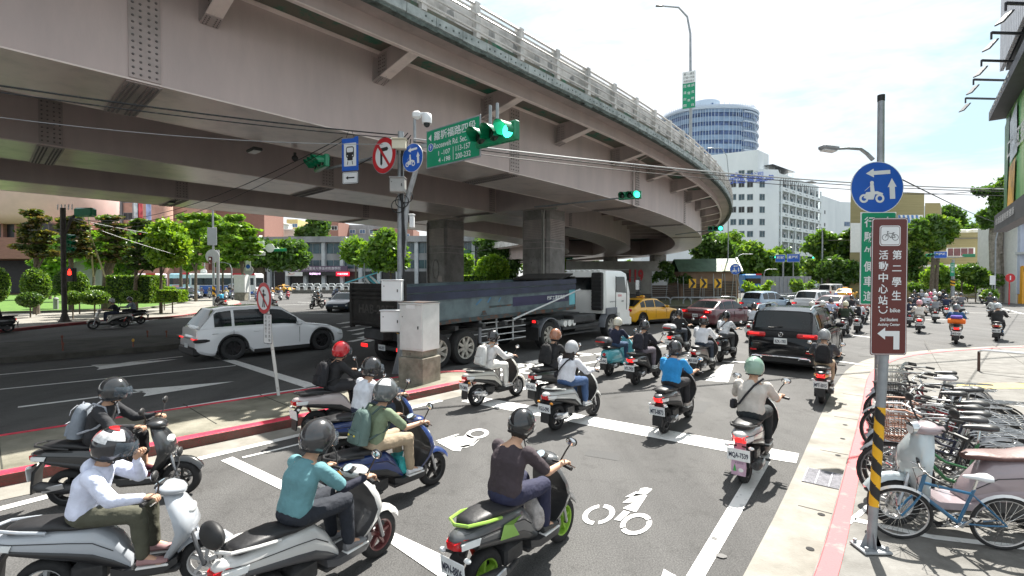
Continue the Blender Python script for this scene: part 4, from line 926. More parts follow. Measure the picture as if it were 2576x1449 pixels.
# college building with the purple sign band
o=bld('college_building','weathered grey concrete college building with a long parapet and purple name band',[(-64,117),(-7.5,113),(2,150),(-64,150)],12.2,GRY)
f,l=wf(o,(-64,117),(-7.5,113))
mb=MB(); mb.T=f; mb.box((l/2,12.0,.7),(l+1.6,1.35,1.5),GRY); mb.build('parapet',o)
mb=MB(); mb.T=f; 
mb.box((l/2,9.9,.03),(l,2.4,.06),GL); mb.box((l/2,6.1,.03),(l,2.0,.06),GL); mb.box((l/2,2.2,.03),(l,4.4,.06),DKW); mb.build('window_band',o)
mb=MB(); mb.T=f
for i in range(34): mb.box((1+i*1.7,9.9,.09),(.08,2.4,.06),GRY); mb.box((1+i*1.7,6.1,.09),(.08,2.0,.06),GRY)
mb.build('mullion',o)
for i in range(13): mb=MB(); mb.T=f; mb.box((1.2+i*4.5,6.2,.5),(.8,11.2,.9),M((.46,.50,.52),.85,var=.15,sc=.5)); mb.build('column',o)
PUR=M((.115,.075,.125),.6,var=.1)
def U(px): 
    r=ray(px,680); t=(117)/(r.y+ .0001); return at_wall(px,680,(-64,117),(-7.5,113))[0]
mb=MB(); mb.T=f; a,b_=U(737),U(881); mb.box(((a+b_)/2,5.0,1.6),(b_-a,1.35,.3),PUR); mb.text('國立臺灣大學進修推廣學院',Matrix.Identity(4),.75,M((.6,.58,.62),.6,var=0),w=9.2,cx=(a+b_)/2+.9,cy=5.12,z=1.77,bold=.01); mb.disc(Matrix.Identity(4).copy(),.0001,PUR,3); mb.text('School of Professional Education and Continuing Studies',Matrix.Identity(4),.14,M((.6,.58,.62),.6,var=0),w=9.2,cx=(a+b_)/2+.9,cy=4.53,z=1.77); mb.build('name_band',o)
mb=MB(); mb.T=f@Matrix.Translation((a+2.1,5.0,1.77)); mb.disc(Matrix.Identity(4),.55,M((.6,.58,.62),.6,var=0),20,r0=.42); mb.disc(Matrix.Identity(4),.3,M((.6,.58,.62),.6,var=0),12); mb.build('emblem',o)
mb=MB(); mb.T=f; a2,b2=U(770),U(853); mb.box(((a2+b2)/2,3.85,1.6),(b2-a2,.85,.2),DKW); mb.text('財經職能分析',Matrix.Identity(4),.5,M((.9,.6,.95),.5,emit=1.2,var=0),w=2.7,cx=(a2+b2)/2-1,cy=3.85,z=1.72); mb.build('led_panel',o)
mb=MB(); mb.T=f; a3,b3=U(853),U(886); mb.box(((a3+b3)/2,3.8,1.62),(b3-a3,1.0,.2),M((.75,.01,.04),.5,emit=.5,var=0)); mb.text('7/3起享優惠',Matrix.Identity(4),.45,M((1,.75,.8),.5,emit=1.,var=0),w=2.5,cx=(a3+b3)/2,cy=3.8,z=1.735); mb.build('led_panel',o)
mb=MB(); mb.T=f; a4,b4=U(728),U(770); mb.box(((a4+b4)/2,3.8,1.62),(b4-a4,.95,.2),WT); mb.text('AIoT',Matrix.Identity(4),.5,M((.6,.15,.1),.6,var=0),w=1.6,cx=(a4+b4)/2-.6,cy=3.8,z=1.735); mb.build('poster_panel',o)
o=bld('college_wing','pale ribbed wing of the college, seen between the flyover piers',[(-13.6,112.8),(-8.3,150),(-16,150),(-20,113)],12.3,GRY)
f,l=wf(o,(-13.6,112.8),(-8.3,150)); f=frame(f.translation,(5.3,37.2,0),(0,0,1))
for i in range(14): mb=MB(); mb.T=f; mb.box((1+i*2.6,6,.2),(.7,12,.5),M((.46,.50,.52),.85,var=.15,sc=.5)); mb.build('column',o)
mb=MB(); mb.T=f; mb.box((l/2,6,.02),(l,1.8,.05),GL); mb.box((l/2,9.6,.02),(l,1.8,.05),GL); mb.box((l/2,2.6,.02),(l,1.8,.05),GL); mb.build('window_band',o)
# rooftops behind the college
for k,(x0,x1,yt,D,mt,lab) in enumerate(((641,700,560,150,WT,'white flat-roofed house above the college roof, left'),(690,748,580,140,WT,'white terraced roof above the college'),(722,750,552,170,M((.62,.48,.22),.7,var=.1),'yellow ochre block above the white roofs'),(812,852,556,150,BRK,'dark red block above the college roof'),(850,1000,566,160,GRY,'grey block with window strips above the college roof'),(940,1040,576,150,BRK,'red brick block behind the main signal pole'),(1020,1100,600,160,GRY,'grey block behind the first flyover pier'),(500,560,600,170,M((.6,.42,.3),.7,var=.15,sc=.3),'orange and cream low building behind the street trees'),(440,510,560,180,M((.4,.33,.3),.7,var=.15,sc=.3),'brown apartment block far behind the street trees'))):
    X0,X1=atD(x0,D),atD(x1,D); h=HC+(YH-yt)*D/F_; o=bld('apartment_building' if k!=1 else 'rooftop_house',lab,[(X0,D),(X1,D),(X1,D+10),(X0,D+10)],h,mt); f,l=wf(o,(X0,D),(X1,D)); nn=max(2,int(l/3.2)); windows(o,f,[l*(i+.5)/nn for i in range(nn)],[h-2.2,h-5.4],1.9,1.3,WT,GLB if k!=3 else DKW,1)
    if k<2: mb=MB(); mb.T=f; mb.box((l/2,h+.1,-3),(l+2,.25,9),WT); mb.build('roof',o)
tree(783,135,blobgrid(755,560,812,598,8,16,80,12),'dark rounded tree above the college roof','tree',mats=LD+LM[:1],n=2400,leaf=.6,tr=.3,seed=81)
# distant tree belt and city blocks to close the horizon
for k,(x0,x1,yt,D,m) in enumerate(((-500,60,640,190,LD),(60,480,660,200,LM),(480,760,668,170,LD),(1000,1460,655,170,LM),(1440,1760,662,170,LD),(1950,2140,655,130,LM),(2130,2330,668,120,LD),(2300,2700,672,115,LM))):
    o=empty('tree_belt',(atD((x0+x1)/2,D),D,0),0,'far belt of green trees, '+('beyond the left buildings','behind the garden','behind the college','between the flyover piers','under the far flyover','right of the white office block','behind the arts building','at the far right')[k],'tree belt'); o['kind']='stuff'
    kk=D/F_; bl=[]
    rg=random.Random(k)
    for i in range(int((x1-x0)/9)):
        px=x0+(x1-x0)*rg.random(); y=rg.uniform(yt,702); bl.append((((px-(x0+x1)/2)*kk,rg.uniform(-3,3),HC+(YH-y)*kk),(14*kk,14*kk,11*kk)))
    leaves('foliage',bl,3200,.8,m,o,seed=90+k)
# ================================================================ vehicles
TYRE=M((.022,.022,.023),.85,var=.25,sc=12,bump=.2,bs=60,name='tyre'); RIMS=M((.52,.53,.55),.3,.85,var=.08,name='alloy'); RIMB=M((.03,.03,.032),.35,.5,var=.1,name='black_alloy')
BLK=M((.02,.02,.021),.55,var=.2,sc=6,name='black_plastic'); CHR=M((.70,.71,.72),.14,1.,var=.04,name='chrome'); GLS=M((.012,.016,.018),.06,var=.25,sc=1.2,spec=.5,name='tinted_glass')
REDL=M((.45,.006,.01),.15,var=.2,sc=30,coat=.6,name='tail_lamp_red',emit=.03); REDE=M((.85,.02,.02),.2,var=0,emit=.7,name='brake_lamp_lit'); AMB=M((.75,.28,.02),.2,var=0,coat=.5); CLR=M((.72,.74,.74),.12,var=.1,coat=.8,name='clear_lens')
PLT=M((.72,.75,.76),.45,var=.06,sc=20,name='number_plate'); INK=M((.015,.02,.05),.5,var=0,name='ink')
def lerp(tb,x):
    if x<=tb[0][0]: return tb[0][1]
    for (a,u),(b,v) in zip(tb,tb[1:]):
        if x<=b: return u+(v-u)*(x-a)/(b-a) if b>a else v
    return tb[-1][1]
def wheel(par,x,y,r,wd,rim=RIMS,sp=5,side=1,name='wheel',seg=24,z=None):
    z=r if z is None else z
    w_=bpy.data.objects.new(name,None); C.objects.link(w_); w_.parent=par; w_.location=(x,y,z)
    mb=MB(); pr=[(r*.66,-wd/2),(r*.93,-wd/2),(r,-wd*.36),(r,wd*.36),(r*.93,wd/2),(r*.66,wd/2)]
    rings=[[Vector((a*cos(2*PI*k/seg),b_,a*sin(2*PI*k/seg))) for k in range(seg)] for a,b_ in pr]; mb.loft(rings,TYRE,cap=False); mb.build('tyre',w_,ang=50)
    mb=MB(); s=side
    mb.loft([[Vector((a*cos(2*PI*k/seg),s*b_,a*sin(2*PI*k/seg))) for k in range(seg)] for a,b_ in ((r*.68,wd*.46),(r*.66,wd*.5),(r*.60,wd*.46),(r*.58,wd*.1))],rim,cap=False)
    mb.disc(frame((0,s*wd*.12,0),(1,0,0),(0,0,-s)),r*.6,BLK,seg)
    mb.cyl((0,s*wd*.05,0),(0,s*wd*.42,0),r*.14,rim,10)
    for i in range(sp):
        a=2*PI*i/sp+.3; mb.bar((r*.08*cos(a),s*wd*.36,r*.08*sin(a)),(r*.62*cos(a),s*wd*.40,r*.62*sin(a)),r*.17,wd*.12,rim,up=(0,1,0))
    mb.build('rim',w_); return w_
PLSRC={}
def plate(par,fr,txt,w=.32,h=.16,name='number_plate'):
    mb=MB(); mb.T=fr; mb.box((0,0,0),(w,h,.012),PLT,bev=.004); 
    if txt: mb.text(txt,Matrix.Identity(4),h*.52,INK,w=w*.84,cy=-h*.05,z=.0075,bold=.03)
    return mb.build(name,par)
def car(label,cat,loc_,head,L,W,H,wb,bz,roof,gx,paint,wins,name='car',zb=.2,r=.33,fo=None,rim=RIMS,txt='',lamp='strip',front=False,taxi=False,rails=False,hatch=False,trim=True,det=True,group=None,wr=None,sp=5):
    """bz: (x,z) top of lower body; roof: (x,z) greenhouse; gx: (x0 rear glass foot,x1 rear roof edge,x2 windscreen top,x3 windscreen foot); x from rear wheel"""
    o=empty(name,loc_,hrz(head),label,cat,group); fo=fo or (L-wb)*.46; ro=L-wb-fo; x0,x1=-ro,wb+fo
    M_=M(paint,.35,0,var=.03,sc=1,coat=1.0,spec=.5,name='car_paint') if not isinstance(paint,bpy.types.Material) else paint
    ra=r*1.17
    def zlo(x):
        z=zb+max(0,(x0+.35-x))*.35+max(0,(x-x1+.35))*.3
        for c in (0,wb):
            d=abs(x-c)
            if d<ra: z=max(z,r*.95+math.sqrt(ra*ra-d*d)-.0)
        return z
    def hw(x):
        t=min(1,(x-x0)/.5) if x<x0+.5 else (min(1,(x1-x)/.75) if x>x1-.75 else 1); return W/2*(.84+.16*math.sin(t*PI/2)) if t<1 else W/2
    xs=set([x0,x0+.03,x0+.12,x0+.3,x0+.5,x1,x1-.03,x1-.12,x1-.35,x1-.75])
    for c in (0,wb):
        for i in range(-8,9): xs.add(c+ra*.999*sin(i/8*PI/2))
    for a,_ in bz: xs.add(a)
    for i in range(14): xs.add(x0+.4+(x1-x0-.8)*i/13)
    xs=sorted(x for x in xs if x0<=x<=x1); rings=[]
    for x in xs:
        lo=zlo(x); t=lerp(bz,x); w=hw(x); e=.05 if x in(x0,x1) else (.02 if x in (x0+.03,x1-.03) else 0); t-=e; lo+=e*.6; w-=e*.5
        mid=lo+(t-lo)*.5; side=[(w*.93,lo),(w*.985,min(lo+.07,t-.05)),(w*.995,mid),(w*.975,t-.10 if t-.1>mid else mid+.01),(w*.93,t-.025),(w*.86,t),(w*.4,t+.02)]
        rings.append([Vector((x,-a,b)) for a,b in side]+[Vector((x,a,b)) for a,b in reversed(side)])
    mb=MB(); mb.loft(rings,M_); body=mb.build('body',o,ang=28)
    # black sills / arches
    mb=MB()
    for s in (-1,1):
        pts=[x for x in xs if ra<x<wb-ra]
        if pts: mb.loft([[Vector((x,s*(W/2*.955),zb-.05)),Vector((x,s*(W/2*.998),zb-.03)),Vector((x,s*(W/2*1.0),zb+.08)),Vector((x,s*(W/2*.95),zb+.09))] for x in (pts[0],pts[-1])],BLK)
        for c in (0,wb):
            mb.torus((c,s*(W/2*.965),r*.97),ra*1.03,.035,BLK if trim else M_,n=18,k=6,a0=-.1,a1=PI+.1)
            mb.disc(frame((c,s*(W/2-.26),r),(1,0,0),(0,0,-s)),ra*1.0,BLK,20)
    mb.build('arch_trim',o)
    wr=wr or W*.37
    def gr(x,off=0.):
        b_=lerp(bz,x)-.02; t=lerp(roof,x); f=max(0,min(1,(t-b_)/max(.05,(H-b_)))); w0=hw(x)*.90; wt=w0+(wr-w0)*f; t=max(t,b_+.01)
        return [Vector((x,w0+off,b_)),Vector((x,w0+(wt-w0)*.45+off*1.2,b_+(t-b_)*.5)),Vector((x,wt+off,b_+(t-b_)*.90)),Vector((x,wt-.05,b_+(t-b_)*.985+off)),Vector((x,wt*.55,t+.012+off)),Vector((x,0,t+.018+off))]
    gxs=sorted(set([a for a,_ in roof]+[gx[0]+(gx[3]-gx[0])*i/12 for i in range(13)]))
    mb=MB(); mb.loft([gr(x)+[Vector((p.x,-p.y,p.z)) for p in reversed(gr(x)[:-1])] for x in gxs],M_); mb.build('cabin',o,ang=30)
    def patch(nm,xa,xb,rows,off=.008,n=6,mirror=False,m=GLS):
        mb=MB(); rr_=[]
        for i in range(n+1):
            g_=gr(xa+(xb-xa)*i/n,off); pts=[]
            for (k,t) in rows: a=g_[int(k)]; b2=g_[min(5,int(k)+1)]; pts.append(a.lerp(b2,t))
            if mirror: pts=pts+[Vector((p.x,-p.y,p.z)) for p in reversed(pts[:-1])]
            rr_.append(pts)
        mb.loft(rr_,m,closed=False)
        if not mirror:
            mb2=MB(); mb2.loft([[Vector((p.x,-p.y,p.z)) for p in q] for q in rr_],m,closed=False); mb2.build(nm,o)
        return mb.build(nm,o)
    for (a,b_) in wins: patch('side_window',a,b_,((0,.15),(1,0),(1,.85)))
    e=(gx[3]-gx[2])*.07; patch('windscreen',gx[2]+e,gx[3]-e*1.5,((3,.1),(4,0),(4,1)),mirror=True)
    e=max(.015,(gx[1]-gx[0])*.08); 
    if gx[1]-gx[0]>.12: patch('rear_window',gx[0]+e,gx[1]-e,((3,.1),(4,0),(4,1)),mirror=True)
    for c in (0,wb):
        for s in (-1,1): wheel(o,c,s*(W/2-.13),r,.22,rim,sp,s)
    if det:
        for s in (-1,1):
            mb=MB(); mb.box((lerp([(0,gx[3]-.35),(1,gx[3]-.35)],0),s*(W/2+.07),lerp(bz,gx[3])+.06),(.13,.22,.14),M_,bev=.04); mb.bar((gx[3]-.33,s*(W/2-.12),lerp(bz,gx[3])),(gx[3]-.35,s*(W/2+.0),lerp(bz,gx[3])+.03),.05,.04,BLK); mb.build('wing_mirror',o)
            for dx in wins[:2]:
                mb=MB(); mb.box((max(dx[0],dx[1]-.3) if dx[1]-dx[0]>.5 else dx[0],s*(W/2*.99),lerp(bz,dx[0])-.17),(.17,.03,.028),CHR if not trim else M_,bev=.01); mb.build('door_handle',o)
            mb=MB()
            for dx in [w[0]-.05 for w in wins[:3]]+[wins[-1][1]+.05]:
                if ra<dx<wb-ra*.6 or (0<dx<wb): mb.box((dx,s*(W/2*.992),(zb+.1+lerp(bz,dx)-.05)/2+.02),(.008,.012,lerp(bz,dx)-zb-.28),BLK)
            mb.build('door_seam',o)
    zt=lerp(bz,x0+.05)
    if lamp=='corner':
        for s in (-1,1): mb=MB(); mb.box((x0+.06,s*(W/2-.22),zt-.12),(.16,.40,.16),REDL,bev=.03); mb.box((x0-.012,s*(W/2-.2),zt-.12),(.03,.2,.07),REDE,bev=.01); mb.build('tail_lamp',o)
    elif lamp=='tall':
        for s in (-1,1): mb=MB(); mb.box((x0+.12,s*(W/2-.12),zt-.05),(.2,.2,.36),REDL,bev=.05); mb.build('tail_lamp',o)
    elif lamp=='none': pass
    else:
        mb=MB(); mb.box((x0+.05,0,zt-.09),(.10,W*.86,.05),BLK,bev=.01); mb.build('lamp_bar',o)
        for s in (-1,1): mb=MB(); mb.box((x0+.16,s*(W/2-.09),zt-.13),(.42,.14,.10),BLK,bev=.03); mb.box((x0+.02,s*(W/2-.3),zt-.09),(.09,.4,.035),REDE,bev=.01); mb.build('tail_lamp',o)
    mb=MB(); mb.box((x0+.05,0,zb+.13),(.20,W*.84,.26),BLK,bev=.05)
    if front: mb.box((x1-.04,0,zb+.15),(.14,W*.8,.22),BLK,bev=.04)
    mb.build('bumper',o)
    for s in (-1,1): mb=MB(); mb.box((x1-.14,s*(W/2-.27),lerp(bz,x1-.1)-.14),(.22,.38,.13),CLR,bev=.04); mb.build('headlight',o)
    plate(o,frame((x0-.03 if lamp!='strip' else x0-.035,0,zt-.32 if not hatch else zt-.24),(0,-1,0),(0,0,1)),txt)
    if front: plate(o,frame((x1+.02,0,zb+.22),(0,1,0),(0,0,1)),'')
    if taxi: mb=MB(); mb.box(((gx[1]+gx[2])/2,0,H+.09),(.16,.55,.13),paint_y,bev=.04); mb.build('roof_sign',o)
    if rails:
        for s in (-1,1): mb=MB(); mb.tube([(gx[1]-.1,s*(wr-.03),H-.02),(gx[1]+.15,s*(wr-.01),H+.07),(gx[2]-.2,s*(wr-.01),H+.07),(gx[2]+.1,s*(wr-.03),H-.02)],.022,CHR,6); mb.build('roof_rail',o)
    return o
paint_y=M((.86,.44,.012),.35,0,var=.03,coat=1.,name='taxi_yellow')
def suv(label,loc_,head,paint,txt='',s=1.,**k):
    d=dict(L=4.7,W=1.86,H=1.66,wb=2.85,bz=[(-.95,.78),(-.93,1.0),(-.7,1.03),(1.6,1.02),(2.3,.98),(3.2,.86),(3.7,.66)],roof=[(-.86,1.02),(-.45,1.58),(0,1.64),(.9,1.66),(1.5,1.60),(2.35,1.0)],gx=(-.86,-.45,1.5,2.35),wins=[(-.50,-.02),(.06,.98),(1.06,2.0)],r=.36)
    d.update(k); return car(label,'car',loc_,head,d.pop('L'),d.pop('W'),d.pop('H'),d.pop('wb'),d.pop('bz'),d.pop('roof'),d.pop('gx'),paint,d.pop('wins'),txt=txt,**d)
def sedan(label,loc_,head,paint,txt='',cat='car',**k):
    d=dict(L=4.6,W=1.78,H=1.45,wb=2.68,bz=[(-1.02,.80),(-1.0,.97),(-.6,1.0),(0,.96),(1.8,.93),(2.3,.92),(3.0,.80),(3.58,.62)],roof=[(-.62,.99),(.15,1.38),(.6,1.44),(1.2,1.44),(1.45,1.41),(2.3,.92)],gx=(-.62,.15,1.45,2.3),wins=[(-.1,.25),(.32,1.05),(1.12,1.95)],r=.32,lamp='corner')
    d.update(k); return car(label,cat,loc_,head,d.pop('L'),d.pop('W'),d.pop('H'),d.pop('wb'),d.pop('bz'),d.pop('roof'),d.pop('gx'),paint,d.pop('wins'),txt=txt,**d)
def rearwheel(px,py,head,W,side=1):
    """origin (axle centre on the ground) from the contact point of the right (side=1) rear wheel"""
    p=G(px,py); n=heading(head-90); return p+n*(W/2-.13)*side
suv('white electric crossover with black wheels turning across the shaded lanes',rearwheel(585,905,42,1.86),42,(.74,.75,.76),'',rim=RIMB,sp=6)
o=suv('glossy black sport utility car with roof rails and a dark tailgate among the scooters',Vector((8.15,12.7,0))+heading(41)*.75-heading(131)*.9,41,M((.006,.007,.009),.12,var=0,spec=.45,name='black_paint'),'BZK-1782',lamp='none',rails=True,H=1.70,L=4.65,bz=[(-.95,.86),(-.93,1.06),(-.7,1.10),(1.6,1.08),(2.3,1.06),(3.3,.98),(3.7,.78)],roof=[(-.90,1.10),(-.62,1.62),(0,1.69),(.9,1.70),(1.6,1.64),(2.3,1.08)],gx=(-.90,-.62,1.6,2.3),wins=[(-.6,-.1),(.0,.98),(1.06,1.95)],hatch=True)
ch=o
mb=MB(); mb.box((-1.0,0,.40),(.12,1.3,.04),CHR,bev=.015); mb.build('bumper_trim',o)
for s in (-1,1):
    mb=MB(); mb.box((-1.03,s*.58,.36),(.12,.30,.09),CHR,bev=.03); mb.box((-1.095,s*.58,.36),(.01,.22,.05),BLK); mb.build('exhaust_tip',o)
    mb=MB(); mb.box((-.93,s*.62,.98),(.10,.48,.13),REDL,bev=.03); mb.box((-.985,s*.66,1.0),(.02,.25,.04),REDE); mb.build('tail_lamp',o); mb=MB(); mb.box((-.99,s*.68,.55),(.04,.16,.04),REDL); mb.build('reflector',o)
mb=MB(); mb.torus((-.975,0,1.0),.055,.008,CHR,axis='X',n=20); 
for a in (90,210,330): mb.bar((-.975,0,1.0),(-.975,.055*cos(R(a)),1.0+.055*sin(R(a))),.008,.008,CHR)
mb.build('emblem',o); mb=MB(); mb.tube([(-.88,-.02,1.22),(-.93,.22,1.18),(-.93,.32,1.18)],.012,BLK,5); mb.build('rear_wiper',o)
sedan('yellow taxi passing behind the white truck cab, facing right',rearwheel(1614,818,55,1.78),55,paint_y,cat='taxi',taxi=True,group='yellow taxis')
sedan('dark red sedan waiting between the yellow taxi and the black car',rearwheel(1812,825,56,1.76),56,(.085,.008,.016),'AAA-0373')
suv('pale metallic blue minivan beside the shrubs',rearwheel(1929,788,58,1.75),58,(.30,.40,.50),'AJN-7900',W=1.75,H=1.62,L=4.55,wb=2.75,bz=[(-.9,.85),(-.88,1.0),(-.6,1.03),(1.6,.98),(2.4,.92),(3.2,.78),(3.6,.6)],roof=[(-.84,1.02),(-.55,1.52),(0,1.60),(.9,1.62),(1.5,1.54),(2.75,.88)],gx=(-.84,-.55,1.5,2.75),wins=[(-.45,.15),(.22,1.1),(1.18,2.2)],lamp='corner',hatch=True)
suv('white coupe-backed crossover behind the pale blue minivan',Vector((23.2,37.5,0)),56,(.72,.73,.74),'',lamp='corner',hatch=True)
sedan('second dark red sedan, half hidden behind riders in front of the white crossover',Vector((21.4,32.3,0)),56,(.12,.012,.02),'')
sedan('yellow taxi seen from behind, beyond the dark red sedan',Vector((38.6,56,0)),42,paint_y,cat='taxi',taxi=True,group='yellow taxis')
def van(label,loc_,head,paint,**k): return car(label,'van',loc_,head,4.6,1.75,1.95,2.5,[(-1.0,.9),(-.98,1.1),(1.9,1.1),(2.9,1.02),(3.1,.98),(3.5,.7)],[(-.96,1.12),(-.8,1.86),(0,1.95),(2.0,1.93),(3.1,1.0)],(-.96,-.8,2.0,3.1),paint,[(-.7,.4),(.5,1.4),(1.5,2.3)],name='van',det=False,lamp='tall',hatch=True,**k)
van('white van behind the low dark shrubs',Vector((40,61,0)),60,(.72,.73,.74))
sedan('black saloon crossing far away in front of the olive building',Vector((73.5,71,0)),-84,(.02,.022,.03),det=False)
van('silver van behind the black saloon',Vector((74,80,0)),-84,(.5,.51,.52))
sedan('dark car parked by the orange framed shop',Vector((67.5,64,0)),-70,(.03,.03,.035),det=False)
sedan('dark car under the young trees near the signal mast',Vector((62,78,0)),-84,(.06,.06,.07),det=False)
sedan('yellow taxi facing right on the far left beyond the prohibition sign',G(700,737)+Vector((0,1,0)),118,paint_y,cat='taxi',taxi=True,front=True,group='yellow taxis')
sedan('dark blue saloon at the far left beside the garden tip',Vector((atD(418,66),66,0)),110,(.03,.06,.16),det=False)
sedan('light blue saloon behind the waiting riders, far left',Vector((atD(455,68),68,0)),112,(.16,.26,.42),det=False)
sedan('dark saloon nearest the garden tip, far left',Vector((atD(448,60),60,0)),115,(.02,.03,.05),det=False)
van('pale blue van facing the junction in front of the bus',Vector((atD(570,63),65,0)),135,(.22,.42,.60),front=True)
sedan('dark car facing us just left of the truck tail',Vector((atD(846,37),40,0)),178,(.03,.05,.09),front=True)
def bus(label,x0,x1,D,cm,stripe,win2=None,h=3.3):
    X0,X1=atD(x0,D),atD(x1,D); o=empty('bus',((X0+X1)/2,D,0),0,label,'bus'); L_=X1-X0; mb=MB(); mb.box((0,1.25,1.85),(L_,2.5,h-.4),cm,bev=.18); mb.build('body',o)
    mb=MB(); mb.box((0,-.01,2.2),(L_*.95,.06,1.0),GLS,bev=.02); mb.box((L_/2+.0,1.25,2.1),(.05,2.1,1.3),GLS,bev=.02); mb.build('window_band',o)
    mb=MB(); mb.box((-L_*.1,-.03,1.15),(L_*.5,.04,.9),stripe,bev=.01); mb.build('side_advert',o); mb=MB(); mb.box((0,-.005,.6),(L_*.99,.05,.3),stripe); mb.box((L_*.32,-.035,h-.25),(L_*.35,.04,.3),M((.6,.03,.05),.5,var=0)); mb.build('livery',o)
    for q in (-.33,.33): wheel(o,L_*q,.1,.48,.28,RIMS,6,-1)
    return o
bus('white bus with a red front corner and a blue advert, behind the waiting scooters',478,642,70,M((.72,.73,.74),.4,var=.03,coat=.5),M((.04,.12,.42),.4,var=.4,sc=.8),h=3.5)
bus('pinkish white bus behind the garden trunks',322,392,72,M((.62,.52,.60),.4,var=.05,coat=.5),M((.15,.45,.55),.4,var=.4,sc=.8),h=3.5)
bus('turquoise and white bus behind the clipped hedge',425,478,78,M((.30,.55,.66),.4,var=.1,coat=.5),M((.55,.3,.35),.4,var=.3,sc=.8),h=3.7)
bus('blue bus beyond the hut roof, under the office block',1874,1916,90,M((.05,.22,.55),.4,var=.1,coat=.5),M((.05,.15,.4),.4,var=.2),h=3.7)
# ---------------------------------------------------------------- articulated tipper truck
th=40.9; T0=Vector((-2.07,13.36,0)); tn=heading(th-90)
o=empty('truck',T0,hrz(th),'articulated tipper truck with a white cab and a rusty dark blue-green dump bed','truck')
BEDB=M((.11,.155,.17),.6,sc=1.6,col2=(.05,.068,.08),det=9,bump=.15,bs=12,lo=.35,hi=.6,name='worn_blue_steel'); BEDN=M((.028,.036,.075),.55,sc=1.3,col2=(.012,.015,.03),det=9,name='navy_steel'); RUST=M((.13,.055,.032),.9,sc=5,col2=(.042,.06,.065),det=9,bump=.4,bs=25,lo=.48,hi=.62,name='rust'); BEDK=M((.022,.02,.018),.8,var=.5,sc=3,bump=.3,bs=20,name='burnt_steel'); CAB=M((.84,.85,.83),.35,var=.03,sc=1,coat=.8,name='cab_white'); CHS=M((.035,.036,.038),.6,var=.4,sc=3,name='chassis'); CYN=M((.12,.42,.50),.5,var=.15,sc=2); GRYM=M((.16,.17,.19),.5,var=.15,sc=2)
# local: x forward along the near (right) side wheels, y=0 near side plane, +y to the left
W2=2.45; y0=-.08
bed=bpy.data.objects.new('dump_bed',None); C.objects.link(bed); bed.parent=o
zb0,zb1,zt0,zt1=1.22,1.36,2.30,2.52; xr,xf=-1.13,6.75
mb=MB(); 
for y,s in ((y0,-1),(y0+W2,1)):
    mb.add([(xr,y,zb0),(xf,y,zb1),(xf,y,zt1),(xr,y,zt0),(xr,y-.06*s,zb0),(xf,y-.06*s,zb1),(xf,y-.06*s,zt1),(xr,y-.06*s,zt0)],[(0,1,2,3),(7,6,5,4),(3,2,6,7),(0,4,5,1)],BEDB)
mb.add([(xr,y0,zb0),(xf,y0,zb1),(xf,y0+W2,zb1),(xr,y0+W2,zb0)],[(0,1,2,3),(3,2,1,0)],BEDK); mb.build('side_panel',bed)
mb=MB(); mb.box((xf,y0+W2/2,(zb1+zt1)/2+.05),(.08,W2,zt1-zb1+.1),BEDK,bev=.02); mb.loft([[Vector((xf-.9,y0+.1,zt1+.02)),Vector((xf-.9,y0+W2-.1,zt1+.02)),Vector((xf-.9,y0+W2-.1,zt1-.05)),Vector((xf-.9,y0+.1,zt1-.05))],[Vector((xf,y0+.1,zt1+.22)),Vector((xf,y0+W2-.1,zt1+.22)),Vector((xf,y0+W2-.1,zt1+.15)),Vector((xf,y0+.1,zt1+.15))]],BEDK); mb.build('headboard',bed)
mb=MB()
for a,b_,m,d in ((.0,.16,BEDN,.05),(.2,.40,BEDN,.03)):
    za,zc=zt0-a,zt1-a
    mb.add([(xr,y0-d,zt0-b_),(xf,y0-d,zt1-b_),(xf,y0-d,zt1-a),(xr,y0-d,zt0-a),(xr,y0+.01,zt0-b_),(xf,y0+.01,zt1-b_),(xf,y0+.01,zt1-a),(xr,y0+.01,zt0-a)],[(0,1,2,3),(3,2,6,7),(0,4,5,1),(1,5,6,2),(0,3,7,4)],m)
mb.build('top_rail',bed)
mb=MB(); mb.add([(xr,y0-.03,zb0),(xf,y0-.03,zb1),(xf,y0-.03,zb1+.12),(xr,y0-.03,zb0+.12),(xr,y0,zb0),(xf,y0,zb1),(xf,y0,zb1+.12),(xr,y0,zb0+.12)],[(0,1,2,3),(3,2,6,7),(0,4,5,1)],RUST); mb.build('bottom_rail',bed)
mb=MB(); mb.add([(3.1,y0-.004,1.62),(6.3,y0-.004,1.70),(6.3,y0-.004,1.99),(3.1,y0-.004,1.92)],[(0,1,2,3)],M((.018,.016,.06),.5,var=.2)); mb.text('行好工運起順展',frame((5.5,y0-.012,1.845),(1,0,.025),(0,0,1)),.16,PLT,w=1.1,bold=.02); mb.build('side_lettering',bed)
for q_,m_ in (([(6.35,1.55),(6.74,1.56),(6.74,2.14),(6.35,2.13)],CYN),([(1.62,1.42),(1.9,1.43),(1.82,1.56),(1.7,1.55)],RUST),([(2.0,1.62),(3.1,1.66),(3.1,1.70),(2.0,1.69)],RUST),([(1.4,1.75),(1.45,1.72),(1.7,1.9),(1.6,1.92)],2),([(1.9,1.8),(1.95,1.78),(2.1,1.95),(2.02,1.96)],2),([(2.4,1.8),(2.43,1.78),(2.55,1.93),(2.5,1.94)],2)):
    mb=MB(); mb.add([(a,y0-.006,c) for a,c in q_],[(0,1,2,3)],m_ if m_!=2 else M((.05,.14,.24),.6,var=.3)); mb.build('paint_patch',bed)

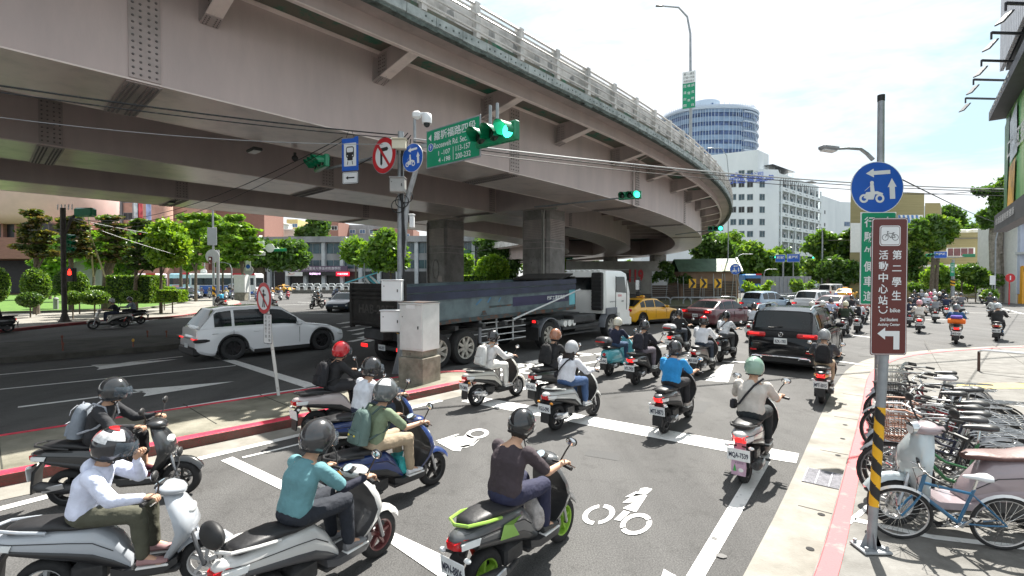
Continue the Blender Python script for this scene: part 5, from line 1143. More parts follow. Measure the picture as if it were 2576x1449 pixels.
mb=MB(); mb.box((6.15,y0-.02,1.42),(1.0,.01,.05),REDL); mb.build('reflector_strip',bed)
mb=MB(); mb.box((xr-.03,y0+W2/2,(zb0+zt0)/2+.03),(.08,W2,zt0-zb0+.12),BEDK,bev=.02)
for z in (1.28,1.98,2.1,2.22): mb.box((xr-.09,y0+W2/2,z),(.07,W2+.04,.07),BEDK,bev=.015)
for y in (y0,y0+W2): mb.box((xr-.06,y,(zb0+zt0)/2),(.14,.1,zt0-zb0+.2),BEDK,bev=.02)
mb.build('tailgate',bed); mb=MB(); mb.text('HAB-2057',frame((xr-.085,y0+W2/2,1.68),(0,-1,0),(0,0,1)),.26,M((.06,.055,.05),.8,var=.3),w=1.7,bold=.03); mb.build('lettering',bed)
mb=MB(); mb.tube([(3.0,y0-.12,1.22),(6.9,y0-.12,2.12)],.03,GW,8); mb.build('support_pole',bed)
mb=MB(); mb.box((3.5,1.16,1.0),(9.6,.9,.30),CHS,bev=.03); mb.box((7.6,1.2,.85),(5.2,.8,.25),CHS); mb.box((3.0,1.2,.95),(7,1.6,.12),CHS)
for x in (-.6,.5,1.6,2.6,3.4): mb.box((x,.7,1.12),(.12,1.9,.12),CHS)
mb.build('chassis',o)
mb=MB(); mb.box((-.9,.6,1.0),(.12,2.3,.35),CHS); mb.box((-1.0,.3,.62),(.1,1.9,.12),CHS,bev=.02); mb.build('rear_underrun',o)
for y in (.25,1.95): mb=MB(); mb.box((-1.07,y,.62),(.04,.3,.1),REDE,bev=.01); mb.build('tail_lamp',o)
plate(o,frame((-1.06,1.1,.62),(0,-1,0),(0,0,1)),'HAB-2057')
for x in (0,1.05,5.15,9.65):
    for y,s in ((.12,-1),(2.2,1)):
        w_=wheel(o,x,y,.5,.30 if x>9 else .34,M((.42,.40,.36),.6,.3,var=.3,sc=8),8,s,seg=28)
for x in (0,1.05,5.15): mb=MB(); mb.cyl((x,.1,.5),(x,2.2,.5),.09,CHS,8); mb.build('axle',o)
mb=MB()
for z in (.55,.75,.95,1.15): mb.tube([(1.75,.05,z),(3.85,.0,z+.02)],.018,GW,5)
for x in (2.5,3.3): mb.cyl((x,.08,.5),(x,.08,1.25),.03,GW,6)
mb.box((1.72,.05,.95),(.1,.06,.8),GRYM,bev=.01); mb.build('side_guard',o)
mb=MB(); mb.torus((5.15,.12,.5),.62,.03,GRYM,n=20,k=6,a0=.1,a1=PI-.0,sx=9); mb.build('mudguard',o)
mb=MB(); mb.box((4.35,.1,.62),(.03,.55,.45),BLK); mb.build('mud_flap',o); mb=MB(); mb.box((4.42,.05,1.02),(.12,.3,.14),CHS); mb.box((4.34,.02,1.04),(.03,.14,.09),REDE,bev=.01); mb.build('tail_lamp',o)
mb=MB(); mb.box((7.45,.22,.66),(2.6,.35,.14),CHS,bev=.02); mb.box((7.45,.22,.42),(2.5,.3,.06),CHS); mb.box((7.6,.25,.95),(1.6,.5,.30),CHS,bev=.04); mb.build('side_tank',o)
for i in range(3): mb=MB(); mb.cyl((6.25+i*.3,.02,.84),(6.25+i*.3,.5,.84),.12,CAB,14); mb.build('air_tank',o)
cb=bpy.data.objects.new('cab',None); C.objects.link(cb); cb.parent=o; cb.location=(0,0,0)
def cring(z,xa,xb,ya,yb,c=.12): return [Vector((xa+c,ya,z)),Vector((xb-c,ya,z)),Vector((xb,ya+c,z)),Vector((xb,yb-c,z)),Vector((xb-c,yb,z)),Vector((xa+c,yb,z)),Vector((xa,yb-c,z)),Vector((xa,ya+c,z))]
mb=MB(); mb.loft([cring(1.05,9.15,11.35,0,2.3),cring(1.5,9.1,11.42,-.02,2.32),cring(1.95,9.1,11.40,-.02,2.32),cring(2.75,9.15,11.2,.06,2.24),cring(2.88,9.25,11.0,.16,2.14,.2),cring(2.93,9.5,10.8,.4,1.9,.2)],CAB); mb.loft([cring(.5,10.35,11.45,.0,2.3),cring(1.08,10.3,11.45,.0,2.3)],CAB)
mb.build('shell',cb)
mb=MB(); mb.add([(10.05,-.035,1.95),(10.95,-.035,1.90),(10.85,.01,2.62),(10.1,.01,2.62)],[(0,1,2,3)],GLS); mb.build('side_window',cb)
mb=MB(); mb.add([(9.07,1.7,2.05),(9.07,.45,2.05),(9.11,.5,2.6),(9.11,1.65,2.6)],[(0,1,2,3),(3,2,1,0)],GLS); mb.build('rear_window',cb)
mb=MB(); mb.add([(11.45,.15,1.85),(11.45,2.15,1.85),(11.26,2.05,2.65),(11.26,.25,2.65)],[(0,1,2,3)],GLS); mb.build('windscreen',cb)
mb=MB(); mb.box((9.65,-.02,1.15),(.9,.08,.3),GRYM,bev=.03); mb.torus((9.65,.1,.5),.62,.06,GRYM,n=18,k=6,a0=.0,a1=PI,sx=3); mb.build('wheel_arch',cb)
mb=MB(); mb.box((9.02,.3,2.0),(.18,.5,1.6),BLK,bev=.04)
for i in range(9): mb.box((8.92,.3,1.35+i*.16),(.03,.46,.05),CHS)
mb.build('air_intake',cb)
mb=MB(); 
for i in range(7): mb.box((9.35,.35+i*.27,2.9),(.55,.07,.05),CAB,bev=.02)
mb.build('roof_rib',cb)
mb=MB(); mb.box((10.6,-.045,1.55),(.16,.02,.035),BLK); mb.build('door_handle',cb)
mb=MB(); mb.box((10.0,-.03,1.9),(.012,.02,1.5),BLK); mb.box((11.0,-.03,1.9),(.012,.02,1.5),BLK); mb.build('door_seam',cb)
mb=MB(); mb.text('500',frame((10.35,-.035,1.80),(1,0,0),(0,0,1)),.1,M((.6,.03,.06),.5,var=0),w=.35); mb.text('嘉港貨運有限公司',frame((9.75,-.035,1.55),(1,0,0),(0,0,1)),.06,INK,w=.55); mb.build('door_lettering',cb)
for y in (-.25,2.55): mb=MB(); mb.tube([(11.3,max(0,min(2.3,y)),2.6),(11.7,y,2.55),(11.7,y,1.75),(11.4,max(0,min(2.3,y)),1.7)],.02,BLK,6); mb.box((11.68,y,2.25),(.1,.24,.5),BLK,bev=.03); mb.box((11.63,y,2.25),(.01,.2,.44),CHR); mb.box((11.68,y,1.85),(.1,.2,.2),BLK,bev=.03); mb.build('mirror',cb)
mb=MB(); mb.box((11.42,1.15,.62),(.25,2.3,.4),CAB,bev=.06); mb.build('bumper',cb)
# ================================================================ riders and scooters
SKIN=M((.55,.33,.22),.55,var=.08,sc=8,name='skin'); 
FAB={}
def fab(c,v=.10):
    if isinstance(c,str): c=S(c)
    k=(c,v)
    if k not in FAB: FAB[k]=M(c,.85,var=v,sc=7,bump=1.0,bs=9,det=6,name='fabric')
    return FAB[k]
def limb(mb,p,q,r0,r1,m,n=10,k=4):
    p,q=Vector(p),Vector(q); mb.ell(p,r0,m,n,6); mb.ell(q,r1,m,n,6); mb.tube([p,q],[r0,r1],m,n)
def voxel(o,vs,sm=4,f=.6):
    a=o.modifiers.new('r','REMESH'); a.mode='VOXEL'; a.voxel_size=vs; a.use_smooth_shade=True
    b=o.modifiers.new('s','SMOOTH'); b.iterations=sm; b.factor=f
FOLD=bpy.data.textures.new('folds','CLOUDS'); FOLD.noise_scale=.11; FOLD.noise_depth=2
def folds(o,st):
    d=o.modifiers.new('f','DISPLACE'); d.texture=FOLD; d.strength=st; d.mid_level=.5; d.texture_coords='GLOBAL'
def torso(mb,hip,chest,neck,wh,wc,dh,dc,m,sh,infl=0,n=16):
    """stack of ellipses from hips to shoulders"""
    hip,chest,neck=Vector(hip),Vector(chest),Vector(neck); st=[]
    for t,w,d in ((-.12,.82,.8),(0,1,1),(.2,1.0,1.02),(.45,.93,.95)): st.append((hip.lerp(chest,t),wh*w+infl,dh*d+infl))
    for t,w,d in ((.7,.95,.98),(1,1,1),(1.0,1,1)): st.append((hip.lerp(chest,t),wc*w+infl,dc*d+infl))
    for t,w,d in ((.35,1.02,.95),(.62,.92,.8),(.82,.6,.62),(1.0,.36,.5)): st.append((chest.lerp(neck,t),wc*w+infl*.6,dc*d+infl*.6))
    ax=(neck-hip).normalized(); f=Vector((0,1,0)).cross(ax).normalized()*-1
    f=Vector((ax.z,0,-ax.x))
    mb.loft([[c+Vector((0,1,0))*w*cos(2*PI*i/n)+f*d*sin(2*PI*i/n)*(1-.12*(sin(2*PI*i/n)<0)) for i in range(n)] for c,w,d in st],m)
def hand(mb,w,d,m,fine):
    """w wrist, d direction to the knuckles; fingers curl over the grip"""
    w=Vector(w); d=Vector(d).normalized(); side=d.cross(Vector((0,0,1))).normalized(); up=side.cross(d)
    pm=w+d*.05; rot=Matrix((d,side,up)).transposed(); mb.ell(pm,(.052,.042,.020),m,10,6,rot)
    lens=(.062,.070,.066,.052)
    if fine:
        for i in range(4):
            b0=w+d*.085+side*(-.030+.020*i); l=lens[i]; k1=b0+d*l*.45-up*.012; k2=k1+d*l*.12-up*.030; k3=k2-d*l*.22-up*.016
            mb.tube([b0-d*.02,b0,k1,k2,k3],[.0095,.0095,.009,.0085,.007],m,7)
        t0=w+d*.03-side*.030; mb.tube([t0,t0+d*.03-side*.02-up*.01,t0+d*.055-side*.012-up*.030],[.012,.011,.008],m,7)
    else: mb.ell(pm+d*.045-up*.015,(.035,.038,.022),m,8,6,rot)
def rider(loc_,head,label,shirt=(.7,.7,.7),pants=(.02,.02,.03),helm=(.02,.02,.02),sleeve='short',legs='long',shoe=(.6,.6,.6),vis=None,lod=0,hair=None,open_=True,hz=0,lean=0,s=1.,turn=0,face=True,hand_up=False,group=None,gloves=None,graphic=None,down=0,jacket=False,arm=None,hs=None):
    """seated rider in scooter space: x forward, origin rear wheel contact. lod 0 near .. 2 far"""
    o=empty('person',loc_,hrz(head),label,'person',group); o.scale=(s,s,s); vs=(.011,.022,.04)[lod]; n=(14,10,8)[lod]
    sm=fab(shirt); pm=fab(pants); sk=SKIN
    hip=Vector((.29,0,.83+hz)); ch=Vector((.34+lean*.6,0,1.09+hz)); nk=Vector((.42+lean,0,1.245+hz)); hd_=Vector((.485+lean+down*.05,0,1.365+hz-down*.02))
    J={}
    for sd in (-1,1):
        J[sd]=dict(sh=Vector((.40+lean*.9,sd*.170,1.175+hz)),el=Vector((.585+lean*.5,sd*.26,.975+hz)),wr=Vector((.82,sd*.265,.985)),hp=Vector((.31,sd*.085,.815+hz)),kn=Vector((.725,sd*.125,.785)),an=Vector((.76,sd*.12,.40)),toe=Vector((.93,sd*.135,.335)))
    if hand_up: J[1]['el']=Vector((.60,.28,1.00)); J[1]['wr']=Vector((.63,.13,1.20))
    if arm=='down': J[1]['wr']=Vector((.60,.30,.80))
    mb=MB()
    torso(mb,hip,ch,nk,.145,.155,.105,.105,sk,0,0,n)
    limb(mb,nk-Vector((0,0,.02)),hd_-Vector((.02,0,.06)),.056,.052,sk,n)
    # head
    mb.ell(hd_+Vector((.0,0,.005)),(.098,.078,.118),sk,n+2,10)
    if lod<2:
        mb.ell(hd_+Vector((.045,0,-.055)),(.055,.052,.055),sk,n,8); 
        mb.tube([hd_+Vector((.088,0,.015)),hd_+Vector((.115,0,-.028)),hd_+Vector((.09,0,-.035))],[.008,.014,.008],sk,6)
        for sd in (-1,1): mb.ell(hd_+Vector((.0,sd*.08,-.01)),(.018,.010,.030),sk,8,6)
    for sd in (-1,1):
        j=J[sd]; limb(mb,j['sh'],j['el'],.044,.037,sk,n); limb(mb,j['el'],j['wr'],.037,.026,sk,n)
        limb(mb,j['hp'],j['kn'],.076,.052,sk,n); limb(mb,j['kn'],j['an'],.050,.034,sk,n); limb(mb,j['an'],j['toe']-Vector((0.04,0,0)),.034,.026,sk,n)
        if lod==2: mb.ell(j['wr']+Vector((.05,0,0)),(.045,.03,.025),sk,8,6)
    b=mb.build('body',None); b.parent=o; voxel(b,vs*(.9 if lod==0 else 1),3 if lod<2 else 2)
    if lod<2:
        for sd in (-1,1):
            mb=MB()
            if sd==1 and hand_up: hand(mb,J[sd]['wr'],(.25,-.2,1),gloves or sk,lod==0)
            else: hand(mb,J[sd]['wr']+Vector((-.01,0,0)),(1,sd*.02,.05),gloves or sk,lod==0)
            mb.build('hand',o,ang=180)
    # shirt
    mb=MB(); bag=.022 if not jacket else .034
    torso(mb,hip-Vector((0,0,.01)),ch,nk-Vector((.0,0,.015)),.150,.160,.110,.108,sm,0,bag,n)
    for sd in (-1,1):
        j=J[sd]; limb(mb,j['sh'],j['sh'].lerp(j['el'],.98 if sleeve!='short' else .80),.066 if not jacket else .074,.058 if not jacket else .062,sm,n)
        if sleeve=='long': limb(mb,j['el'],j['el'].lerp(j['wr'],.93),.055,.040,sm,n)
    sb=mb.build('jacket' if sleeve=='long' else 'shirt',o); voxel(sb,vs,3 if lod<2 else 2)
    if lod<2: folds(sb,.020)
    if lod==0 and sleeve=='long' and jacket:
        mb=MB(); mb.ell(nk+Vector((-.085,0,-.03)),(.06,.12,.07),sm,12,8); hb=mb.build('hood',o); 
    if arm=='sleeve':
        mb=MB(); 
        for sd in (-1,1): j=J[sd]; limb(mb,j['sh'].lerp(j['el'],.6),j['el'],.044,.043,fab((.012,.014,.03)),n); limb(mb,j['el'],j['el'].lerp(j['wr'],.97),.043,.033,fab((.012,.014,.03)),n)
        a=mb.build('arm_sleeve',o); voxel(a,vs,3)
    # trousers
    mb=MB(); mb.ell(hip-Vector((.0,0,.015)),(.125,.165,.10),pm,n,8)
    for sd in (-1,1):
        j=J[sd]; limb(mb,j['hp'],j['kn'],.098,.076,pm,n)
        if legs=='long': limb(mb,j['kn'],j['an']+Vector((0,0,.02)),.074,.054,pm,n)
        elif legs=='mid': limb(mb,j['kn'],j['kn'].lerp(j['an'],.55),.076,.062,pm,n)
        else: limb(mb,j['kn'],j['kn'].lerp(j['an'],.1),.080,.080,pm,n)
    tb=mb.build('trousers' if legs!='short' else 'shorts',o); voxel(tb,vs,3 if lod<2 else 2)
    if lod<2: folds(tb,.022)
    # shoes
    for sd in (-1,1):
        j=J[sd]; mb=MB(); c=j['an']+Vector((.03,0,-.055)); k=(12,9,6)[lod]
        st=[(-.075,.030,.045),(-.05,.040,.062),(0,.042,.060),(.06,.046,.040),(.12,.046,.032),(.16,.028,.022)]
        mb.loft([[c+Vector((x,w*cos(2*PI*i/k),-.02+h*.5+h*.9*sin(2*PI*i/k)*(1 if sin(2*PI*i/k)>0 else .55))) for i in range(k)] for x,w,h in st],M(shoe,.6,var=.1,name='shoe'))
        if lod<2: mb.box((c.x+.045,c.y,c.z-.035),(.25,.088,.022),M((.75,.75,.73),.6,var=.05),bev=.008)
        mb.build('shoe',o)
    # hair
    if hair:
        mb=MB(); 
        if hair=='long':
            for i in range(9): 
                y=-.09+.0225*i; mb.tube([hd_+Vector((-.06,y*.8,-.02)),hd_+Vector((-.12,y,-.12)),hd_+Vector((-.13,y*1.1,-.24)),hd_+Vector((-.11+.01*(i%3),y*1.25,-.34-.03*(i%2)))],[.03,.03,.025,.008],M((.02,.012,.01),.4,var=.4,sc=20),6)
        else: mb.ell(hd_+Vector((-.02,0,-.03)),(.098,.084,.09),M((.015,.012,.01),.6,var=.3,sc=20),10,8)
        mb.build('hair',o)
    # helmet
    hm=M(helm,.22 if not isinstance(helm,str) else .25,var=.03,coat=.9,name='helmet_shell') if not isinstance(helm,bpy.types.Material) else helm
    h=bpy.data.objects.new('helmet',None); C.objects.link(h); h.parent=o; h.location=hd_+Vector((0,0,.03)); h.rotation_euler=(0,R(10+down*22),R(turn)); hk=hs or (1.17 if vis else 1.04); h.scale=(hk,hk,hk)
    mb=MB(); nu=(28,18,12)[lod]; rows=(12,8,6)[lod]; rings=[]
    for i in range(rows+1):
        th_=PI*.02+(PI*.68-PI*.02)*i/rows; ring=[]
        for j in range(nu):
            a=2*PI*j/nu; low=1.0
            z=cos(th_)*.145; rr=sin(th_)
            front=max(0,cos(a)); cut=.0
            if th_>PI*.40: 
                lim=.40+.32*(1-front**.8 if open_ else 1-.22*front); t2=(th_-PI*.40)/(PI*.28); th2=PI*.40+min(t2,1)*(lim-.40)*PI; z=cos(th2)*.145; rr=sin(th2)
            ring.append(Vector((rr*(.138 if cos(a)<0 else .132)*cos(a),rr*.118*sin(a),z)))
        rings.append(ring)
    inner=[[p*.86 for p in rings[-1]]]
    mb.loft(rings+inner,hm,cap0=True,cap1=True); mb.build('shell',h,ang=50)
    if lod<2:
        mb=MB(); mb.tube([rings[-1][j]*1.0 for j in list(range(nu))+[0]],.008,BLK,5); mb.build('rim',h)
        if graphic: 
            mb=MB()
            for a0,a1,z0,z1,gm in graphic:
                k=8; g_=[]
                for i in range(k+1):
                    row=[]
                    for j in range(k+1):
                        a=R(a0+(a1-a0)*j/k); th_=R(z0+(z1-z0)*i/k); row.append(Vector((sin(th_)*(.1405 if cos(a)<0 else .1345)*cos(a),sin(th_)*.1205*sin(a),cos(th_)*.1475)))
                    g_.append(row)
                mb.loft(g_,gm,closed=False)
            mb.build('graphic',h)
        mb=MB()
        for sd in (-1,1): mb.tube([(.02,sd*.105,-.03),(.03,sd*.075,-.10),(.045,0,-.135)],.007,BLK,5)
        mb.build('chin_strap',h)
    if vis:
        vm=M((.10,.13,.16) if vis=='clear' else (.03,.03,.06),.05,var=.1,spec=.8,alpha=.45 if vis=='clear' else .8,name='visor')
        mb=MB(); k=10; dz=.06 if vis=='up' else 0; g_=[]
        for i in range(6):
            th_=R(62+i*9) if vis!='up' else R(38+i*8); row=[]
            for j in range(k+1): a=R(-70+140*j/k); q=.158+.012*(i/5); row.append(Vector((sin(th_)*q*cos(a)+.004,sin(th_)*.132*sin(a),cos(th_)*.135+dz*.5)))
            g_.append(row)
        mb.loft(g_,vm,closed=False); mb.build('visor',h)
    return o
def backpack(loc_,head,label,col,s=1.,lod=0,hz=0,face=False,group=None,col2=None,lean=0):
    o=empty('backpack',loc_,hrz(head),label,'backpack',group); o.scale=(s,s,s); m=fab(col); m2=fab(col2 or tuple(c*.6 for c in (col if not isinstance(col,str) else S(col))))
    cx,cz=.135+lean*.4,1.035+hz
    mb=MB(); T=Matrix.Translation((cx,0,cz))@Matrix.Rotation(R(12),4,'Y'); mb.T=T
    def rr(z,w,d,n=14,e=2.8): return [Vector((d*math.copysign(abs(cos(2*PI*i/n))**(2/e),cos(2*PI*i/n)),w*math.copysign(abs(sin(2*PI*i/n))**(2/e),sin(2*PI*i/n)),z)) for i in range(n)]
    mb.loft([rr(-.20,.10,.05),rr(-.19,.135,.08),rr(-.05,.14,.085),rr(.08,.132,.075),rr(.17,.105,.06),rr(.21,.06,.035)],m); mb.build('bag',o,ang=60)
    mb=MB(); mb.T=T@Matrix.Translation((-.075,0,-.09)); mb.loft([rr(-.09,.08,.02),rr(-.08,.105,.035),rr(.04,.105,.035),rr(.06,.09,.02)],m); mb.build('pocket',o,ang=60)
    if lod<2:
        mb=MB()
        for sd in (-1,1): mb.tube([T@Vector((.06,sd*.08,.16)),Vector((.33+lean,sd*.12,1.265+hz)),Vector((.45+lean,sd*.125,1.21+hz)),Vector((.475+lean*.8,sd*.13,1.08+hz)),Vector((.38,sd*.165,.98+hz)),T@Vector((.05,sd*.12,-.12))],.014,m2,5)
        mb.tube([T@Vector((-.01,-.03,.20)),T@Vector((-.02,0,.235)),T@Vector((-.01,.03,.20))],.008,m2,5); mb.build('strap',o)
        mb=MB(); mb.T=T; mb.tube([(-.113,-.09,-.035),(-.118,0,-.03),(-.113,.09,-.035)],.005,m2,4); mb.tube([(-.083,-.10,.08),(-.085,-.09,.14),(-.075,0,.185),(-.085,.09,.14),(-.083,.10,.08)],.004,m2,4); mb.build('zip',o)
    if face:
        mb=MB(); mb.T=T; ym=M((.75,.62,.08),.6,var=0)
        for sd in (-1,1): mb.ell((-.112,sd*.055,-.09),(.006,.018,.012),ym,10,6)
        mb.tube([(-.114,-.03,-.085),(-.117,0,-.075),(-.114,.03,-.085)],.004,BLK,4); mb.build('printed_face',o)
    return o
def strapbag(loc_,head,label,s=1.,lod=1,hz=0,dirn=1,lean=0,col=(.02,.02,.025)):
    o=empty('shoulder_bag',loc_,hrz(head),label,'bag'); o.scale=(s,s,s); m=fab(col); mb=MB()
    mb.tube([(.39+lean,-dirn*.13,1.272+hz),(.265+lean*.7,-dirn*.04,1.19+hz),(.195+lean*.5,dirn*.05,1.06+hz),(.20,dirn*.12,.95+hz),(.28,dirn*.185,.90+hz)],.014,m,5); mb.build('strap',o)
    mb=MB(); mb.box((.35,dirn*.225,.90+hz),(.17,.06,.13),m,bev=.02,ry=.2); mb.build('bag',o); return o
def scooter(loc_,head,label,col=(.6,.6,.6),col2=None,seat=(.02,.02,.022),txt='',lod=0,s=1.,box=None,style='sport',rimc=None,lamp=REDL,steer=0,group=None,lit=False,mud=None,rail=None,windshield=False,mirror=True,amber=False,prints=None,decal=None):
    """x forward, origin at the rear wheel contact"""
    o=empty('scooter',loc_,hrz(head),label,'scooter',group); o.scale=(s,s,s); n=(20,12,8)[lod]
    m=M(col,.3,var=.04,coat=1.,name='scooter_paint') if not isinstance(col,bpy.types.Material) else col; m2=M(col2,.4,var=.08,coat=.3,name='scooter_trim') if col2 else BLK
    sm=M(seat,.5,var=.15,sc=5,bump=.15,bs=30,name='seat_vinyl'); rm=M(rimc,.4,var=.05) if rimc else M((.10,.10,.105),.4,.6,var=.1)
    WB=1.22; r=.225
    for x,nm in ((0,'rear_wheel'),(WB,'front_wheel')):
        w_=bpy.data.objects.new(nm,None); C.objects.link(w_); w_.parent=o; w_.location=(x,0,r)
        if x>0: w_.rotation_euler=(0,0,steer)
        mb=MB(); k=(28,18,12)[lod]; wd=.055
        mb.loft([[Vector((a*cos(2*PI*i/k),b_,a*sin(2*PI*i/k))) for i in range(k)] for a,b_ in ((.145,-.04),(.185,-wd),(.212,-.042),(r,-.015),(r,.015),(.212,.042),(.185,wd),(.145,.04))],TYRE,cap=False); mb.build('tyre',w_,ang=60)
        mb=MB(); mb.loft([[Vector((a*cos(2*PI*i/k),b_,a*sin(2*PI*i/k))) for i in range(k)] for a,b_ in ((.146,-.04),(.150,-.046),(.138,-.04),(.135,0),(.138,.04),(.150,.046),(.146,.04))],rm,cap=False)
        mb.cyl((0,-.055,0),(0,.055,0),.035,rm,8)
        for i in range(5 if lod<2 else 3):
            a=2*PI*i/5+.2; mb.bar((.02*cos(a),0,.02*sin(a)),(.14*cos(a),0,.14*sin(a)),.026,.05,rm,up=(0,1,0))
        if lod==0: mb.loft([[Vector((a*cos(2*PI*i/k),.05,a*sin(2*PI*i/k))) for i in range(k)] for a in (.055,.098)],CHR,closed=True,cap=False)
        mb.build('rim',w_)
    # engine, swing arm, exhaust
    mb=MB(); mb.box((.16,.085,.24),(.46,.07,.15),CHS2,bev=.03); mb.box((.34,.02,.30),(.26,.22,.20),CHS2,bev=.04); mb.cyl((.02,.06,.225),(.02,.135,.225),.10,CHS2,12)
    if lod<2: mb.cyl((.05,.1,.28),(-.10,.09,.56),.022,REDS if style=='sport' else CHR,8); mb.box((.14,.1,.36),(.24,.09,.09),BLK,bev=.03)
    mb.build('engine',o)
    mb=MB(); mb.tube([(.36,-.09,.22),(.2,-.13,.22),(.1,-.15,.25)],.022,CHS2,8); mb.tube([(.14,-.15,.25),(.08,-.155,.26),(-.20,-.165,.315),(-.24,-.165,.32)],[.04,.058,.062,.045],CHS2 if style!='sil' else RIMS,n); 
    if lod<2: mb.cyl((-.235,-.165,.32),(-.262,-.165,.324),.022,BLK,8); mb.box((-.05,-.21,.30),(.22,.02,.07),RIMS,bev=.01,ry=-.15)
    mb.build('exhaust',o)
    # tail cowl: tapered loft from tail to seat front
    def sec(x,w,zl,zh,c=.3):
        zm=(zl+zh)/2; h=(zh-zl)/2; return [Vector((x,w*math.copysign(abs(cos(2*PI*i/n))**.75,cos(2*PI*i/n)),zm+h*math.copysign(abs(sin(2*PI*i/n))**.75,sin(2*PI*i/n)))) for i in range(n)]
    if style=='retro': st=[(-.27,.05,.50,.66),(-.24,.115,.42,.71),(-.12,.165,.34,.735),(.05,.175,.32,.74),(.28,.165,.32,.735),(.45,.14,.30,.70),(.60,.11,.30,.52),(.68,.10,.29,.36)]
    else: st=[(-.36,.035,.645,.69),(-.32,.075,.60,.715),(-.18,.12,.545,.73),(0,.14,.50,.735),(.22,.15,.44,.735),(.40,.145,.38,.72),(.54,.12,.31,.60),(.66,.105,.27,.40)]
    mb=MB(); mb.loft([sec(*q) for q in st],m); mb.build('rear_cowl',o,ang=60)
    if lod==0:
        for sd in (-1,1): mb=MB(); mb.tube([(x,sd*(w*.995+.001),zl+(zh-zl)*.62) for x,w,zl,zh in st[1:-1]],.004,BLK,4); mb.build('panel_seam',o)
    mb=MB(); mb.loft([sec(x,w*1.03,zl,zl+(zh-zl)*.46) for x,w,zl,zh in st[2:]],m2); mb.build('lower_cowl',o,ang=60)
    # seat
    ss=[(-.24,.07,.73,.775),(-.20,.105,.72,.80),(-.05,.125,.715,.81),(.12,.135,.715,.795),(.22,.14,.705,.765),(.40,.14,.70,.755),(.56,.10,.69,.755),(.64,.05,.68,.73)]
    mb=MB(); mb.loft([sec(*q) for q in ss],sm); mb.build('seat',o,ang=60)
    # grab rail
    rl=M(rail,.4,coat=.5,var=.05) if rail else (m if style=='sil' else BLK)
    mb=MB()
    for sd in (-1,1): mb.tube([(.08,sd*.145,.73),(-.10,sd*.15,.765),(-.28,sd*.10,.785),(-.33,0,.79)],.014,rl,6)
    mb.build('grab_rail',o)
    # lamps
    LM_=REDE if lit else lamp
    if style=='retro': mb=MB(); mb.ell((-.265,0,.60),(.03,.055,.045),LM_,12,8); mb.build('tail_lamp',o)
    else:
        mb=MB(); mb.loft([[Vector((-.375,y*.8,z*.7+.645)) for y,z in ((-.06,.02),(.06,.02),(.045,-.05),(-.045,-.05))],[Vector((-.30,y*1.35,z+.65)) for y,z in ((-.06,.03),(.06,.03),(.05,-.065),(-.05,-.065))],[Vector((-.20,y*1.8,z+.64)) for y,z in ((-.06,.02),(.06,.02),(.055,-.03),(-.055,-.03))]],LM_); mb.build('tail_lamp',o)
        for sd in (-1,1): mb=MB(); mb.loft([[Vector((-.33,sd*.075,.655)),Vector((-.33,sd*.08,.60)),Vector((-.18,sd*.126,.60)),Vector((-.16,sd*.124,.655))],[Vector((-.335,sd*.085,.65)),Vector((-.335,sd*.088,.605)),Vector((-.18,sd*.134,.605)),Vector((-.16,sd*.132,.65))]],CLR if not amber else AMB); mb.build('indicator',o)
        if lod<2:
            for sd in (-1,1): mb=MB(); mb.bar((-.31,sd*.03,.55),(-.32,sd*.12,.545),.018,.015,BLK); mb.ell((-.325,sd*.135,.545),(.025,.035,.022),CLR if style=='sport' else AMB,8,6); mb.build('rear_indicator',o)
    # rear mudguard with plate
    mb=MB(); mb.loft([[Vector((-.25,-.06,.58)),Vector((-.25,.06,.58)),Vector((-.22,.06,.58)),Vector((-.22,-.06,.58))],[Vector((-.33,-.075,.47)),Vector((-.33,.075,.47)),Vector((-.30,.07,.46)),Vector((-.30,-.07,.46))],[Vector((-.345,-.085,.30)),Vector((-.345,.085,.30)),Vector((-.32,.085,.30)),Vector((-.32,-.085,.30))],[Vector((-.35,-.08,.20)),Vector((-.35,.08,.20)),Vector((-.335,.08,.20)),Vector((-.335,-.08,.20))]],BLK if not mud else M(mud,.5,var=.2,sc=10)); mb.build('mudguard',o)
    plate(o,frame((-.352,0,.45),(0,-1,0),(-.12,0,1)),txt if lod<2 else (txt or ''),.26,.15)
    if mud: mb=MB(); mb.T=frame((-.356,0,.30),(0,-1,0),(0,0,1)); mb.flat(Matrix.Identity(4),[(-.06,-.05),(-.02,-.05),(-.04,.04)],M((.05,.35,.08),.6,var=0)); mb.ell((.03,-.03,.0),(.03,.025,.003),WT,10,6); mb.text('平安回家',Matrix.Identity(4),.022,INK,w=.10,cx=.01,cy=.055,z=.002); mb.build('mudguard_print',o)
    # floor and leg shield
    mb=MB(); mb.loft([[Vector((x,-w,z)),Vector((x,w,z)),Vector((x,w*1.05,z-.06)),Vector((x,-w*1.05,z-.06))] for x,w,z in ((.52,.13,.34),(.62,.16,.315),(.92,.16,.31),(1.02,.13,.36))],m2 if style!='retro' else m); mb.box((.78,0,.23),(.50,.20,.08),CHS2,bev=.03); mb.build('floorboard',o)
    def shsec(z,xr_,w,dp,k=9):
        f=[]
        for i in range(k+1):
            a=-PI/2+PI*i/k; f.append(Vector((xr_+.035+dp*cos(a),w*sin(a),z)))
        b_=[Vector((xr_+.0+.02*(1-abs(1-2*i/k)),w*(1-2*i/k)*.98,z)) for i in range(k+1)]
        return f+b_
